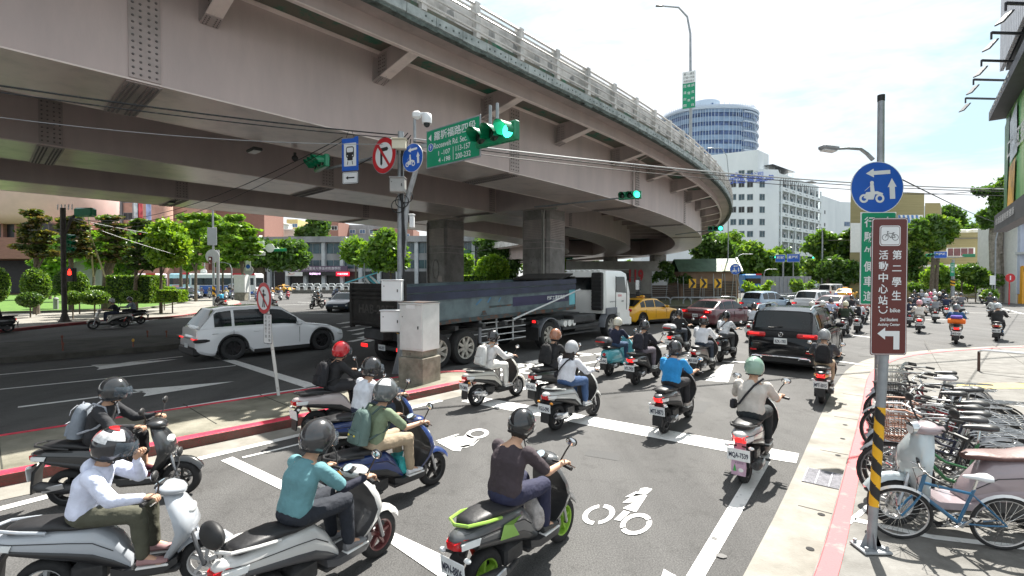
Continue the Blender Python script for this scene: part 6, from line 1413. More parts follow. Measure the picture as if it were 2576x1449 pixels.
    shl=[(.325,.90,.11,.04),(.40,.935,.16,.06),(.50,.995,.20,.085),(.60,1.03,.215,.10),(.72,1.0,.20,.095),(.83,.95,.16,.08),(.92,.905,.09,.06)] if style!='retro' else [(.32,.98,.13,.05),(.42,1.01,.18,.07),(.58,1.02,.215,.10),(.72,1.0,.21,.11),(.84,.965,.15,.09),(.94,.93,.08,.06)]
    mb=MB(); k2=2*(9+1); mb.loft([shsec(*q) for q in shl],lambda i,j: m if j<10 or j==19 else m2); mb.loft([shsec(shl[-1][0],*shl[-1][1:]),shsec(shl[-1][0]+.004,shl[-1][1],.01,.01)],m); mb.build('leg_shield',o,ang=60)
    # front mudguard, fork
    fr_=bpy.data.objects.new('front_fork',None)
    mb=MB(); 
    for sd in (-1,1): mb.tube([(WB,sd*.075,r),(WB-.06,sd*.075,.42),(WB-.10,sd*.06,.55)],.018,RIMS,6)
    mb.cyl((WB,-.08,r),(WB,.08,r),.02,CHS2,8); mb.build('front_fork',o)
    mb=MB(); q=[]
    for i in range(9):
        a=R(28+i*14.5); rr_=.262; q.append([Vector((WB+rr_*cos(a),-.058,r+rr_*sin(a)-.03)),Vector((WB+(rr_+.022)*cos(a),-.04,r+(rr_+.022)*sin(a))),Vector((WB+(rr_+.03)*cos(a),0,r+(rr_+.03)*sin(a))),Vector((WB+(rr_+.022)*cos(a),.04,r+(rr_+.022)*sin(a))),Vector((WB+rr_*cos(a),.058,r+rr_*sin(a)-.03)),Vector((WB+rr_*cos(a)*.98,0,r+rr_*sin(a)*.985))])
    mb.loft(q,m); mb.build('front_mudguard',o,ang=60)
    # handlebar assembly
    mb=MB(); 
    mb.loft([[Vector((x,w*cos(2*PI*i/n),z+h*sin(2*PI*i/n))) for i in range(n)] for x,w,z,h in ((.83,.05,.965,.03),(.86,.12,.965,.045),(.94,.15,.955,.06),(1.02,.11,.94,.05),(1.06,.05,.93,.03))],m); mb.build('handlebar_cowl',o,ang=60)
    mb=MB(); mb.tube([(.84,-.36,.955),(.88,-.20,.97),(.90,0,.96),(.88,.20,.97),(.84,.36,.955)],.013,BLK,6)
    mb.build('handlebar',o)
    for sd in (-1,1):
        mb=MB(); mb.tube([(.865,sd*.24,.968),(.838,sd*.365,.955)],.019,BLK,8); mb.build('grip',o)
        if lod<2: mb=MB(); mb.tube([(.89,sd*.22,.96),(.925,sd*.30,.95),(.905,sd*.37,.945)],.006,CHR,5); mb.build('brake_lever',o)
        if mirror:
            mb=MB(); mb.tube([(.90,sd*.20,.97),(.93,sd*.25,1.08),(.92,sd*.30,1.15)],.008,BLK,5); mb.ell((.92,sd*.315,1.18),(.022,.062,.045),BLK,12,8)
            if lod<2: mb.ell((.912,sd*.315,1.18),(.018,.055,.038),CHR,12,8)
            mb.build('mirror',o)
    mb=MB(); mb.box((.865,0,1.0),(.08,.16,.03),BLK,bev=.012,ry=-.5)
    if lod<2: mb.T=Matrix.Translation((.858,0,1.013))@Matrix.Rotation(R(-30),4,'Y'); mb.disc(Matrix.Identity(4),.045,M((.45,.55,.62),.15,var=.3,sc=30),16,z=.004)
    mb.build('instrument',o)
    if style!='retro': mb=MB(); mb.ell((1.095,0,.74),(.05,.10,.055),CLR,12,8)
    else: mb=MB(); mb.cyl((1.03,0,.95),(1.085,0,.945),.062,CHR,16,.058); mb.disc(frame((1.087,0,.945),(0,1,0),(0,0,1)),.055,CLR,16)
    mb.build('headlight',o)
    if windshield: mb=MB(); g_=[[Vector((1.02-.10*t-.03*abs(y)/.2,y,.98+.28*t)) for y in (-.16,-.1,0,.1,.16)] for t in (0,.5,1)]; mb.loft(g_,M((.6,.65,.68),.05,var=0,alpha=.3),closed=False); mb.build('windshield',o)
    if box:
        mb=MB(); bm=M(box,.35,var=.05,coat=.6); mb.loft([sec2(z,w,d) for z,w,d in ((.83,.15,.13),(.86,.19,.17),(.94,.21,.19))],BLK,); mb.build('box_base',o,ang=60)
        mb=MB(); mb.loft([sec2(z,w,d) for z,w,d in ((.942,.212,.192),(1.0,.205,.185),(1.06,.16,.14),(1.075,.08,.07))],bm); mb.build('box_lid',o,ang=60)
        mb=MB(); mb.box((-.30-.19,0,.955),(.02,.26,.035),REDL,bev=.008); mb.build('box_reflector',o)
    if decal:
        mb=MB()
        for sd in (-1,1): mb.add([(.05,sd*.158,.55),(.30,sd*.166,.50),(.22,sd*.166,.62),(.34,sd*.160,.66),(.10,sd*.156,.66)],[(0,1,2,3,4),(4,3,2,1,0)],M(decal,.4,var=0))
        mb.build('decal',o)
    return o
def sec2(z,w,d,n=16): return [Vector((-.30+d*math.copysign(abs(cos(2*PI*i/n))**.6,cos(2*PI*i/n)),w*math.copysign(abs(sin(2*PI*i/n))**.6,sin(2*PI*i/n)),z)) for i in range(n)]
CHS2=M((.06,.06,.062),.5,.4,var=.3,sc=8,name='engine_metal'); REDS=M((.5,.03,.02),.4,var=0)
def frt(px,py,h,s): return G(px,py)-heading(h)*1.22*s
def rr_(px,py): return G(px,py)
BK=(.02,.02,.022); NV=(.018,.024,.05); WH=(.74,.75,.78); DJ=(.035,.05,.09)
GR1='riders waiting and moving at the junction'
def duo(loc_,h,sl,rl,s=.9,lod=1,sc={},rd={}):
    a=scooter(loc_,h,sl,s=s,lod=lod,**sc); b=rider(loc_,h,rl,s=s,lod=lod,**rd); return a,b
# ---- nearest riders
redm=M((.55,.02,.025),.2,coat=.9,var=0,name='red_shell'); whm=M((.78,.78,.78),.2,coat=.9,var=.3,sc=30,name='white_shell')
L_=G(520,1466)-heading(72)*1.22*.87
duo(L_,72,'silver white scooter at the bottom left corner, under the white hoodie rider','person in a white hooded jacket and olive trousers raising a hand to the helmet',.87,0,
 dict(col=(.42,.45,.49),col2=(.02,.02,.022),style='sil',txt='',rimc=(.5,.5,.5)),
 dict(shirt=(.70,.74,.90),pants=(.085,.085,.06),helm=(.02,.02,.025),sleeve='long',jacket=True,vis='clear',open_=False,hand_up=True,shoe=(.35,.2,.2),graphic=[(60,300,3,26,redm),(95,150,40,75,redm),(-150,-95,40,75,whm),(-95,-40,30,62,whm),(150,210,45,80,redm)],down=.3))
L_=frt(452,1245,76,.88)
duo(L_,76,'all black scooter beside the red kerb, behind the white hoodie rider','person in black jacket and shorts with a matt black full helmet, beside the red kerb',.90,0,
 dict(col=(.022,.023,.025),col2=(.018,.018,.02),txt='NLS-8032',lamp=REDL,rimc=(.03,.03,.03)),
 dict(shirt=(.025,.026,.03),pants=(.015,.015,.017),helm=(.03,.032,.035),sleeve='long',legs='mid',vis='clear',open_=False,shoe=(.12,.02,.03)))
backpack(L_,76,'grey backpack on the rider in black beside the red kerb',(.22,.25,.29),.90,0,col2=(.36,.38,.42))
L_=frt(962,1404,31,.86)+Vector((-.08,0,0))
duo(L_,31,'white scooter with red tail lamps and a black backrest pad, under the teal shirt rider','person in a teal t-shirt and dark jeans with black arm sleeves',.90,0,
 dict(col=(.60,.60,.59),col2=(.07,.07,.075),style='sil',txt='911-CUZ',rimc=(.16,.05,.05)),
 dict(shirt=(.12,.27,.30),pants=(.018,.022,.032),helm=(.035,.035,.038),vis='clear',shoe=(.2,.2,.21),arm='sleeve',down=.3,lean=.03))
mb=MB(); o=empty('backrest',L_,hrz(31),'black oval backrest pad on the tail of the white scooter','backrest'); o.scale=(.9,.9,.9); mb.ell((-.36,0,.93),(.06,.14,.10),BLK,16,10); mb.build('pad',o); mb=MB(); mb.cyl((-.30,0,.74),(-.35,0,.9),.02,CHR,6); mb.build('post',o)
L_=frt(1079,1222,40,.86)
duo(L_,40,'dark blue scooter carrying the rider with the green backpack','person in an olive green shirt and khaki trousers on the dark blue scooter',.90,0,
 dict(col=(.012,.035,.15),col2=(.022,.023,.025),txt='NLM-3020',rimc=(.03,.03,.03),amber=True),
 dict(shirt=(.17,.22,.14),pants=(.38,.30,.21),helm=(.10,.11,.115),vis='clear',shoe=(.68,.69,.72),graphic=[(100,170,20,60,whm),(-170,-100,20,60,whm),(-60,60,10,26,M((.35,.36,.37),.3,var=0,coat=.6))]))
backpack(L_,40,'grey-green school backpack with a printed face',(.11,.17,.155),.90,0,face=True)
o=empty('carrier_bag',L_,hrz(40),'teal and white carrier bag on the footboard of the dark blue scooter','bag'); o.scale=(.9,.9,.9); mb=MB(); mb.box((.72,.02,.44),(.20,.24,.24),M((.03,.35,.36),.6,var=.4,sc=8),bev=.03); mb.build('bag',o); mb=MB(); mb.tube([(.68,-.08,.55),(.70,-.09,.66),(.76,-.08,.55)],.008,WT,5); mb.build('handle',o)
L_=G(850,1195)
L_=L_+Vector((.0,.15,0)); duo(L_,42,'blue scooter with a white number plate between the red helmet rider and the green backpack','person in a plain white t-shirt with a black glossy helmet, behind the green backpack rider',.92,0,
 dict(col=(.012,.04,.17),txt='WTH-5286',lamp=REDL),
 dict(shirt=(.66,.69,.75),pants=(.03,.04,.07),helm=(.02,.02,.022),vis='clear',graphic=[(110,160,30,50,whm)]))
L_=G(806,1108)+Vector((-.15,.15,0))
duo(L_,42,'silver pink scooter with a red tail lamp under the red helmet rider','person in black with a glossy red helmet, next to the traffic island',.95,1,
 dict(col=(.48,.42,.42),txt='',lamp=REDL),
 dict(shirt=(.02,.02,.022),pants=(.03,.03,.035),helm=(.50,.012,.02),sleeve='long',vis='clear'))
backpack(L_,42,'black backpack on the rider with the glossy red helmet',(.018,.018,.022),.95,1)
L_=G(1409,1359)-heading(38)*1.22*.92
duo(L_,38,'grey and lime green scooter in the centre foreground with a large number plate','person in a faded dark purple t-shirt and navy trousers, head bowed',.92,0,
 dict(col=(.085,.09,.095),col2=(.03,.03,.032),txt='MPN-8806',rimc=(.26,.46,.05),rail=(.27,.46,.07),decal=(.22,.42,.07),lamp=REDL),
 dict(shirt=(.048,.035,.042),pants=(.020,.022,.055),helm=(.01,.01,.012),shoe=(.05,.05,.05),hair='short',down=.9,lean=.02,graphic=[(-70,-35,58,66,M((.6,.25,.35),.4,var=0)),(140,160,78,92,whm)]))
mb=MB(); fr=frame(Vector((.02,-.166,.755)),(1,0,0),(0,0,1))
o=empty('plastic_bag',L_,hrz(38),'crumpled translucent shopping bag hanging in front of the seat of the lime green scooter','bag'); o.scale=(.92,.92,.92); mb=MB(); mb.ell((.70,-.04,.50),(.08,.12,.17),M((.62,.58,.56),.25,var=.3,sc=14,bump=.8,bs=18,alpha=.75),14,10); mb.build('bag',o)
L_=G(1874,1213)
duo(L_,38,'dark scooter with white side panels and a painted mudguard, on the right lane line','person in a light grey t-shirt with a sage green helmet',.97,0,
 dict(col=(.50,.50,.50),col2=(.025,.025,.027),txt='MQA-7539',lit=True,mud=(.48,.32,.42)),
 dict(shirt=(.52,.49,.45),pants=(.02,.025,.028),helm=(.24,.38,.30),shoe=(.05,.05,.055),graphic=[(150,190,40,60,M((.40,.52,.45),.3,var=.4,sc=40))]))
strapbag(L_,38,'black camera strap bag worn by the rider with the sage green helmet',.97)
# ---- second row
L_=G(1399,1081)
duo(L_,41,'pearl silver scooter carrying the long haired rider over the stop line','person in a white blouse and jeans with long black hair and a silver helmet',.94,0,
 dict(col=(.60,.61,.60),style='sil',txt='FGU-090',lamp=REDL,mirror=True),
 dict(shirt=(.68,.69,.74),pants=(.05,.10,.22),helm=(.42,.43,.45),sleeve='long',hair='long',shoe=(.72,.73,.75)))
strapbag(L_,41,'thin black shoulder strap and bag on the long haired rider',.94)
L_=G(1362,1020)
duo(L_,41,'black scooter just behind the long haired rider','person in black with a copper brown helmet',.97,1,
 dict(col=(.022,.022,.024),txt='NDL-0662',lamp=REDL),
 dict(shirt=(.02,.02,.022),pants=(.02,.02,.024),helm=(.30,.13,.075),hair='short'))
backpack(L_,41,'black backpack on the rider with the copper brown helmet',(.016,.016,.018),.97,1)
L_=G(1199,1021)
duo(L_,43,'beige scooter at the end of the traffic island','person dressed all in white with a glossy black helmet and a neck cloth',.95,0,
 dict(col=(.62,.60,.54),style='sil',txt='759-GMW',lamp=REDL,rimc=(.4,.4,.4)),
 dict(shirt=(.66,.64,.63),pants=(.66,.65,.62),helm=(.015,.015,.018),sleeve='long',shoe=(.72,.70,.68)))
backpack(L_,43,'white backpack on the rider dressed all in white',(.62,.62,.60),.95,1)
L_=G(1672,1089)
duo(L_,38,'dark grey scooter with a lit tail lamp straddling the stop line','person in a bright blue shirt and black trousers with a black cap helmet',.95,0,
 dict(col=(.10,.095,.10),txt='MTS-8873',lit=True),
 dict(shirt=(.02,.24,.56),pants=(.018,.018,.022),helm=(.02,.02,.024),shoe=(.5,.45,.42),hair='short'))
L_=G(2067,1014)
duo(L_,37,'black scooter with round red and amber tail lamps beside the right gutter','person in a dark t-shirt and beige trousers with a grey helmet, beside the black car',.95,0,
 dict(col=(.02,.02,.022),style='sport',txt='MFT-5015',lit=True,amber=True),
 dict(shirt=(.05,.055,.065),pants=(.42,.33,.23),helm=(.26,.27,.28),shoe=(.1,.1,.1)))
backpack(L_,37,'black backpack on the rider with the grey helmet beside the black car',(.016,.016,.018),.95,1)
L_=G(1532,945)
duo(L_,40,'sky blue retro scooter with a black top box','person in a navy t-shirt and jeans with a cream helmet',.97,1,
 dict(col=(.12,.50,.58),col2=(.12,.50,.58),style='retro',txt='EAA-0942',box=(.05,.05,.055),lamp=REDL),
 dict(shirt=(.016,.02,.045),pants=(.04,.08,.16),helm=(.62,.60,.50)))
L_=G(1599,968)
duo(L_,40,'black scooter in front of the truck cab, beside the sky blue one','person in a dark jacket and mauve grey trousers with a black helmet',.98,1,
 dict(col=(.02,.02,.022),txt='NTL-7920',lit=True),
 dict(shirt=(.018,.018,.026),pants=(.16,.14,.17),helm=(.02,.02,.024),sleeve='long',shoe=(.6,.6,.6)))
backpack(L_,40,'dark backpack on the rider in mauve grey trousers',(.02,.02,.03),.98,1)
L_=G(1693,893)
duo(L_,42,'black scooter with a silver and red top box','person in a black t-shirt with a black helmet, behind the silver top box',.98,1,
 dict(col=(.025,.025,.028),txt='133-JYP',box=(.45,.45,.47),lit=True),
 dict(shirt=(.02,.02,.022),pants=(.05,.06,.08),helm=(.02,.02,.022)))
L_=G(1754,945)
duo(L_,40,'champagne grey scooter under the rider with the red-backed helmet','person in a white shirt and dark jeans with a red and black helmet',.99,1,
 dict(col=(.30,.26,.24),txt='MEX-5508',lamp=REDL),
 dict(shirt=(.70,.71,.75),pants=(.025,.035,.055),helm=(.02,.02,.022),sleeve='long',graphic=[(120,240,8,60,redm)],shoe=(.7,.7,.7)))
L_=G(1812,910)
duo(L_,42,'black scooter under the rider with the diagonal black strap, left of the black car','person in a white shirt and grey trousers with a glossy black helmet',.99,1,
 dict(col=(.02,.02,.022),txt='',style='retro'),
 dict(shirt=(.70,.72,.76),pants=(.10,.105,.11),helm=(.015,.015,.018)))
strapbag(L_,42,'diagonal black strap bag on the white-shirted rider with grey trousers',.99)
L_=G(1888,858)
duo(L_,42,'white scooter half hidden by the left side of the black car','person in a pale shirt with a black helmet, just behind the black car roof',1.0,1,
 dict(col=(.6,.6,.6),txt='',lamp=REDL),dict(shirt=(.66,.68,.74),pants=(.05,.05,.06),helm=(.03,.03,.035)))
# ---- riders beyond the black car and further (coarser)
far=[ # px,py,h,scooter colour,shirt,pants,helmet,scooter label,rider label,sleeve
(2035,848,44,(.05,.05,.055),(.05,.06,.08),(.03,.03,.035),(.62,.61,.55),'dark scooter hidden behind the black car roof rail','person in a dark top with a cream helmet, above the black car roof'),
(2062,842,44,(.03,.03,.035),(.02,.022,.03),(.03,.03,.035),(.70,.70,.70),'dark scooter ahead of the black car, second across','person in black with a white helmet, above the black car roof'),
(2085,824,44,(.04,.04,.045),(.45,.50,.66),(.04,.04,.05),(.04,.04,.06),'dark scooter ahead of the white-helmeted pair','person in a lavender shirt with a dark strap and dark helmet'),
(2122,846,42,(.05,.05,.055),(.030,.045,.028),(.03,.03,.035),(.62,.58,.40),'black scooter under the rider in the dark green jacket','person in a dark green jacket with a pale yellow helmet'),
(2140,806,40,(.03,.03,.035),(.025,.025,.03),(.03,.03,.035),(.03,.03,.03),'black scooter with a lit lamp at the tail of the second red car','person in black next to the tail of the second dark red sedan'),
(2156,838,40,(.58,.58,.58),(.66,.68,.74),(.03,.03,.035),(.10,.11,.12),'white and black scooter just left of the brown sign','person in a pale blue shirt with a black rucksack shape, left of the brown sign'),
(2172,815,40,(.05,.05,.055),(.60,.22,.20),(.05,.05,.06),(.65,.35,.30),'scooter glimpsed between the two tall signs','person in coral pink glimpsed left of the green sign edge'),
(2312,838,40,(.60,.58,.55),(.66,.62,.58),(.28,.24,.20),(.62,.30,.34),'white scooter under the rider with the pink helmet','person in a cream top with a pink helmet, right of the brown sign'),
(2288,822,40,(.03,.03,.035),(.022,.026,.05),(.16,.17,.18),(.03,.03,.035),'dark scooter against the right edge of the brown sign','person in navy right against the brown sign'),
(2352,812,40,(.05,.05,.055),(.24,.25,.27),(.10,.10,.10),(.45,.46,.47),'dark scooter under the rider in grey','person in a grey t-shirt with a grey helmet, right of the pink helmet'),
(2380,800,40,(.03,.03,.035),(.018,.03,.07),(.02,.02,.03),(.02,.03,.06),'black scooter of the rider in navy blue at the edge of the pack','person in navy blue at the right edge of the dense pack'),
(2405,786,40,(.20,.02,.02),(.60,.57,.50),(.06,.06,.07),(.20,.20,.21),'red-tailed scooter, left one of the pair beyond the pack','person in a cream shirt, left one of the pair beyond the pack'),
(2418,789,40,(.06,.06,.065),(.17,.17,.19),(.05,.05,.06),(.03,.03,.035),'dark scooter, right one of the pair beyond the pack','person in a grey shirt, right one of the pair beyond the pack'),
(2472,765,40,(.40,.03,.03),(.05,.05,.07),(.04,.04,.05),(.04,.04,.05),'small red scooter far off near the black saloon','person in dark clothes on the small far red scooter'),
(2492,787,40,(.10,.10,.11),(.06,.065,.07),(.05,.05,.06),(.06,.07,.08),'dark scooter far right, ahead of the pale jacket rider','person in dark grey far right, ahead of the pale jacket rider'),
(2504,818,40,(.12,.05,.05),(.50,.53,.52),(.10,.10,.12),(.03,.03,.035),'scooter partly hidden behind the black jacket rider at the right','person in a pale grey hooded jacket at the right'),
(2295,800,40,(.10,.10,.11),(.02,.02,.03),(.04,.04,.05),(.03,.03,.035),'dark scooter inside the pack, beside the brown sign','person in black inside the pack, beside the brown sign'),
(2310,792,40,(.10,.10,.11),(.03,.035,.06),(.04,.04,.05),(.03,.03,.035),'dark scooter in the middle of the pack, lower left','person in dark blue in the middle of the pack, lower left'),
(2330,794,40,(.10,.10,.11),(.62,.66,.74),(.04,.04,.05),(.66,.66,.66),'scooter in the middle of the pack under the pale blue shirt','person in a pale blue shirt with a white helmet in the pack'),
(2341,786,40,(.35,.03,.03),(.55,.10,.18),(.04,.04,.05),(.70,.08,.20),'red scooter deep in the pack','person with a crimson pink helmet deep in the pack'),
(2352,780,40,(.10,.10,.11),(.04,.04,.05),(.04,.04,.05),(.70,.70,.70),'dark scooter deep in the pack under a white helmet','person in black with a white helmet deep in the pack'),
(2364,783,40,(.10,.10,.11),(.02,.02,.026),(.04,.04,.05),(.66,.66,.64),'dark scooter behind the navy blue rider','person in black with an off-white helmet, upper right of the pack'),
(2300,772,40,(.10,.10,.11),(.03,.03,.04),(.04,.04,.05),(.03,.03,.035),'small scooter at the far side of the pack, leftmost','person in dark clothes at the far side of the pack, leftmost'),
(2318,768,40,(.10,.10,.11),(.30,.32,.36),(.04,.04,.05),(.50,.50,.52),'small scooter at the far side of the pack, second','person in grey at the far side of the pack, second from the left'),
(2336,768,40,(.10,.10,.11),(.05,.06,.10),(.04,.04,.05),(.03,.03,.035),'small scooter at the far side of the pack, third','person in slate blue at the far side of the pack, third from the left'),
(2350,765,40,(.10,.10,.11),(.60,.60,.62),(.04,.04,.05),(.68,.68,.68),'small scooter at the far side of the pack, fourth','person in white at the far side of the pack, fourth from the left'),
(2372,768,40,(.10,.10,.11),(.02,.02,.026),(.04,.04,.05),(.03,.03,.035),'small scooter at the far side of the pack, rightmost','person in black at the far side of the pack, rightmost'),
(2096,790,50,(.10,.10,.11),(.03,.08,.25),(.04,.04,.05),(.05,.15,.40),'scooter behind the white crossover by the white van','person in royal blue by the white van'),
# oncoming and waiting on the left
(20,836,-138,(.03,.03,.035),(.02,.02,.024),(.02,.02,.026),(.40,.41,.42),'black scooter cut by the left edge, heading left','person in black with a grey helmet at the left edge'),
(312,824,-138,(.46,.44,.40),(.018,.02,.028),(.04,.05,.08),(.45,.46,.48),'champagne grey scooter heading left along the sunlit lane','person in a black vest with a grey helmet riding left'),
(354,815,-138,(.03,.03,.035),(.24,.28,.34),(.03,.03,.04),(.06,.06,.07),'black scooter just behind the champagne grey one, heading left','person in grey-blue with a dark helmet riding left'),
(810,776,-160,(.02,.02,.024),(.10,.12,.13),(.16,.15,.14),(.06,.06,.07),'black scooter coming towards the camera past the prohibition sign','person in dark grey coming towards the camera on a black scooter'),
(806,752,-160,(.04,.04,.045),(.36,.46,.50),(.10,.10,.12),(.50,.50,.50),'dark scooter farther back coming towards the camera','person in pale blue, farther back coming towards the camera'),
(852,747,-160,(.05,.07,.15),(.16,.2,.3),(.10,.10,.12),(.3,.3,.32),'dark blue scooter coming from behind the truck tail','person in blue-grey close to the truck tail'),
(563,775,-60,(.03,.03,.035),(.04,.30,.50),(.05,.05,.06),(.08,.08,.09),'scooter half hidden behind the roof of the white car','person in bright blue half hidden behind the roof of the white car'),
(690,778,-60,(.03,.03,.035),(.50,.45,.45),(.05,.05,.06),(.10,.10,.10),'scooter just behind the prohibition sign and the white car','person just behind the prohibition sign and the white car'),
]
for i,(px,py,h,sc_,sh,pa,he,sl,rl) in enumerate(far):
    L_=G(px,py); near=L_.length<36
    scooter(L_,h,sl,col=sc_,lod=1 if near else 2,s=1.,txt='MTX-%d'%(2031+i*37) if near and -90<h<90 else '',lit=(i%3==1),lamp=REDL,style='sport' if i%4 else 'retro')
    rider(L_,h,rl,shirt=sh,pants=pa,helm=he,lod=1 if near else 2,sleeve='long' if i%3==0 else 'short',s=1.)
L_=G(2156,838); backpack(L_,40,'black rucksack on the pale blue shirted rider left of the brown sign',(.016,.016,.02),1.,2)
L_=G(2405,866)
duo(L_,42,'black scooter loaded with orange and violet bags','person in a blue jacket and khaki shorts with a dark helmet',1.0,1,dict(col=(.03,.03,.035),txt='MGE-428',lit=True),dict(shirt=(.02,.08,.20),pants=(.40,.33,.24),helm=(.10,.12,.13),sleeve='long',legs='mid',shoe=(.3,.35,.5)))
o=empty('duffel_bag',L_,hrz(42),'orange duffel bag strapped on the tail of the far scooter','bag'); mb=MB(); mb.tube([(-.15,-.26,.90),(-.15,-.24,.90),(-.15,.24,.90),(-.15,.26,.90)],[.06,.10,.10,.06],fab((.75,.16,.02)),10); mb.build('bag',o)
o=empty('bundle',L_,hrz(42),'violet and blue bundle on top of the orange duffel bag','bag'); mb=MB(); mb.box((-.10,0,1.06),(.26,.34,.12),fab((.12,.08,.40)),bev=.03); mb.build('bag',o)
L_=G(2507,858)
duo(L_,48,'dark grey scooter with a windscreen at the far right','person in a black jacket with a pale blue-grey helmet at the far right',1.0,1,dict(col=(.12,.11,.11),txt='MRN-1107',windshield=True,amber=True),dict(shirt=(.022,.022,.024),pants=(.015,.015,.018),helm=(.42,.47,.50),sleeve='long',shoe=(.06,.15,.3)))
# row of scooters waiting at the far left crossing
wc=[((.66,.66,.66),(.62,.55,.58),(.70,.70,.70),'white scooter beside the tree trunk, first of the waiting row','person in pale pink, first of the waiting row'),
((.62,.60,.58),(.55,.40,.42),(.60,.60,.60),'pale scooter, second of the waiting row','person in rose, second of the waiting row'),((.5,.5,.5),(.3,.3,.32),(.5,.5,.5),'grey scooter, third of the waiting row','person in grey, third of the waiting row'),
((.7,.7,.7),(.62,.52,.20),(.30,.30,.30),'white scooter under the mustard shirt, waiting row','person in a mustard shirt in the waiting row'),((.2,.2,.22),(.20,.18,.35),(.20,.20,.22),'dark scooter beside the mustard shirt rider','person in violet grey beside the mustard shirt rider'),((.68,.68,.68),(.16,.18,.22),(.12,.12,.14),'white scooter in front of the pale blue van','person in slate grey in front of the pale blue van'),
((.10,.14,.30),(.60,.62,.62),(.70,.70,.70),'navy scooter right of the roadside cabinet','person in white right of the roadside cabinet'),((.66,.66,.66),(.5,.5,.5),(.65,.65,.65),'white scooter second right of the roadside cabinet','person in light grey second right of the roadside cabinet'),
((.70,.70,.70),(.62,.28,.06),(.66,.66,.66),'white scooter with an orange load near the yellow taxi','person in orange near the yellow taxi'),((.68,.68,.68),(.12,.14,.22),(.66,.66,.66),'white scooter left of the red one','person in navy left of the red scooter'),((.50,.03,.05),(.04,.04,.05),(.03,.03,.04),'red scooter beside the yellow taxi at the far left','person in black on the red scooter beside the taxi')]
for (sc_,sh,he,sl,rl),(px,py) in zip(wc,((478,750),(520,752),(545,752),(598,754),(618,755),(640,753),(695,757),(712,756),(745,756),(772,755),(795,753))):
    px=px*.78+102; L_=G(px,py); h=148
    scooter(L_,h,sl,col=sc_,lod=2,s=1.0,group='scooters waiting at the far left crossing'); rider(L_,h,rl,shirt=sh,pants=(.06,.06,.08),helm=he,lod=2,sleeve='long',s=1.)
# ================================================================ street furniture
GALV=M((.36,.38,.40),.5,.4,sc=5,col2=(.26,.28,.30),det=7,name='galvanised'); SGW=M((.72,.74,.75),.45,var=.03,name='sign_white'); SGB=M((.012,.10,.48),.4,var=.05,name='sign_blue'); SGG=M((.0,.26,.13),.4,var=.06,sc=2,name='sign_green'); SGR=M((.50,.012,.02),.4,var=.05,name='sign_red'); SGBR=M((.115,.022,.018),.4,var=.05,name='sign_brown'); SGK=M((.015,.015,.016),.5,var=0,name='sign_black'); YEL=M((.78,.42,.01),.4,var=.08,sc=6,name='hazard_yellow')
TLG=M((.0,.20,.085),.35,var=.08,sc=6,coat=.4,name='signal_green'); LITG=M((.05,.95,.60),.3,var=0,emit=1.7,name='lit_green'); LITR=M((1,.02,.01),.3,var=0,emit=2.2,name='lit_red'); DKL=M((.012,.03,.02),.2,var=0,name='dark_lens'); CBL=M((.012,.012,.013),.5,var=0,name='cable'); CBW=M((.30,.31,.32),.4,var=.1,name='pale_cable'); CABG=M((.62,.63,.62),.5,sc=4,var=.07,name='cabinet_grey')
I4=Matrix.Identity(4)
def face(p,h):   # sign frame: local x to the reader's right, y up, z towards the reader; h = heading the sign looks towards
    n=heading(h); x=Vector((0,0,1)).cross(n); return frame(Vector(p),x,(0,0,1))
def rel_(fr,o): m=fr.copy(); m.translation=fr.translation-o.location; return m
def sgn(name,label,p,h,cat='sign',group=None):
    o=empty(name,p,0,label,cat,group); fr=face(p,h); m=fr.copy(); m.translation=Vector((0,0,0)); return o,m
def rrect(w,h,r,n=5):
    o=[]
    for cx,cy,a0 in ((w/2-r,h/2-r,0),(-w/2+r,h/2-r,90),(-w/2+r,-h/2+r,180),(w/2-r,-h/2+r,270)):
        for i in range(n+1): a=R(a0+90*i/n); o.append((cx+r*cos(a),cy+r*sin(a)))
    return o
def part(o,m,fn,name):
    mb=MB(); mb.T=m; fn(mb); return mb.build(name,o)
def arrow(mb,x0,y0,x1,y1,w,hw,hl,mt,z=.012):
    d=Vector((x1-x0,y1-y0)); L_=d.length; d/=L_; n=Vector((-d.y,d.x)); a=Vector((x0,y0)); b=a+d*(L_-hl); c=Vector((x1,y1))
    mb.flat(I4,[tuple(a+n*w/2),tuple(b+n*w/2),tuple(b+n*hw/2),tuple(c),tuple(b-n*hw/2),tuple(b-n*w/2),tuple(a-n*w/2)],mt,z)
def moto(mb,cx,cy,s,mt=None,z=.012):
    mt=mt or SGW
    for x in (-.30,.30): mb.disc(Matrix.Translation((cx+x*s,cy-.18*s,0)),.17*s,mt,20,z=z,r0=.09*s)
    mb.flat(I4,[(cx-.32*s,cy-.16*s),(cx-.22*s,cy+.06*s),(cx+.20*s,cy+.10*s),(cx+.42*s,cy+.02*s),(cx+.40*s,cy-.04*s),(cx+.12*s,cy-.02*s),(cx+.06*s,cy-.22*s),(cx-.12*s,cy-.22*s)],mt,z+.001)
    mb.flat(I4,[(cx-.06*s,cy+.05*s),(cx+.10*s,cy+.07*s),(cx+.06*s,cy+.36*s),(cx-.08*s,cy+.36*s)],mt,z+.002); mb.disc(Matrix.Translation((cx-.01*s,cy+.42*s,0)),.075*s,mt,14,z=z+.003); mb.flat(I4,[(cx-.06*s,cy+.30*s),(cx-.03*s,cy+.35*s),(cx-.26*s,cy+.14*s),(cx-.29*s,cy+.09*s)],mt,z+.004)
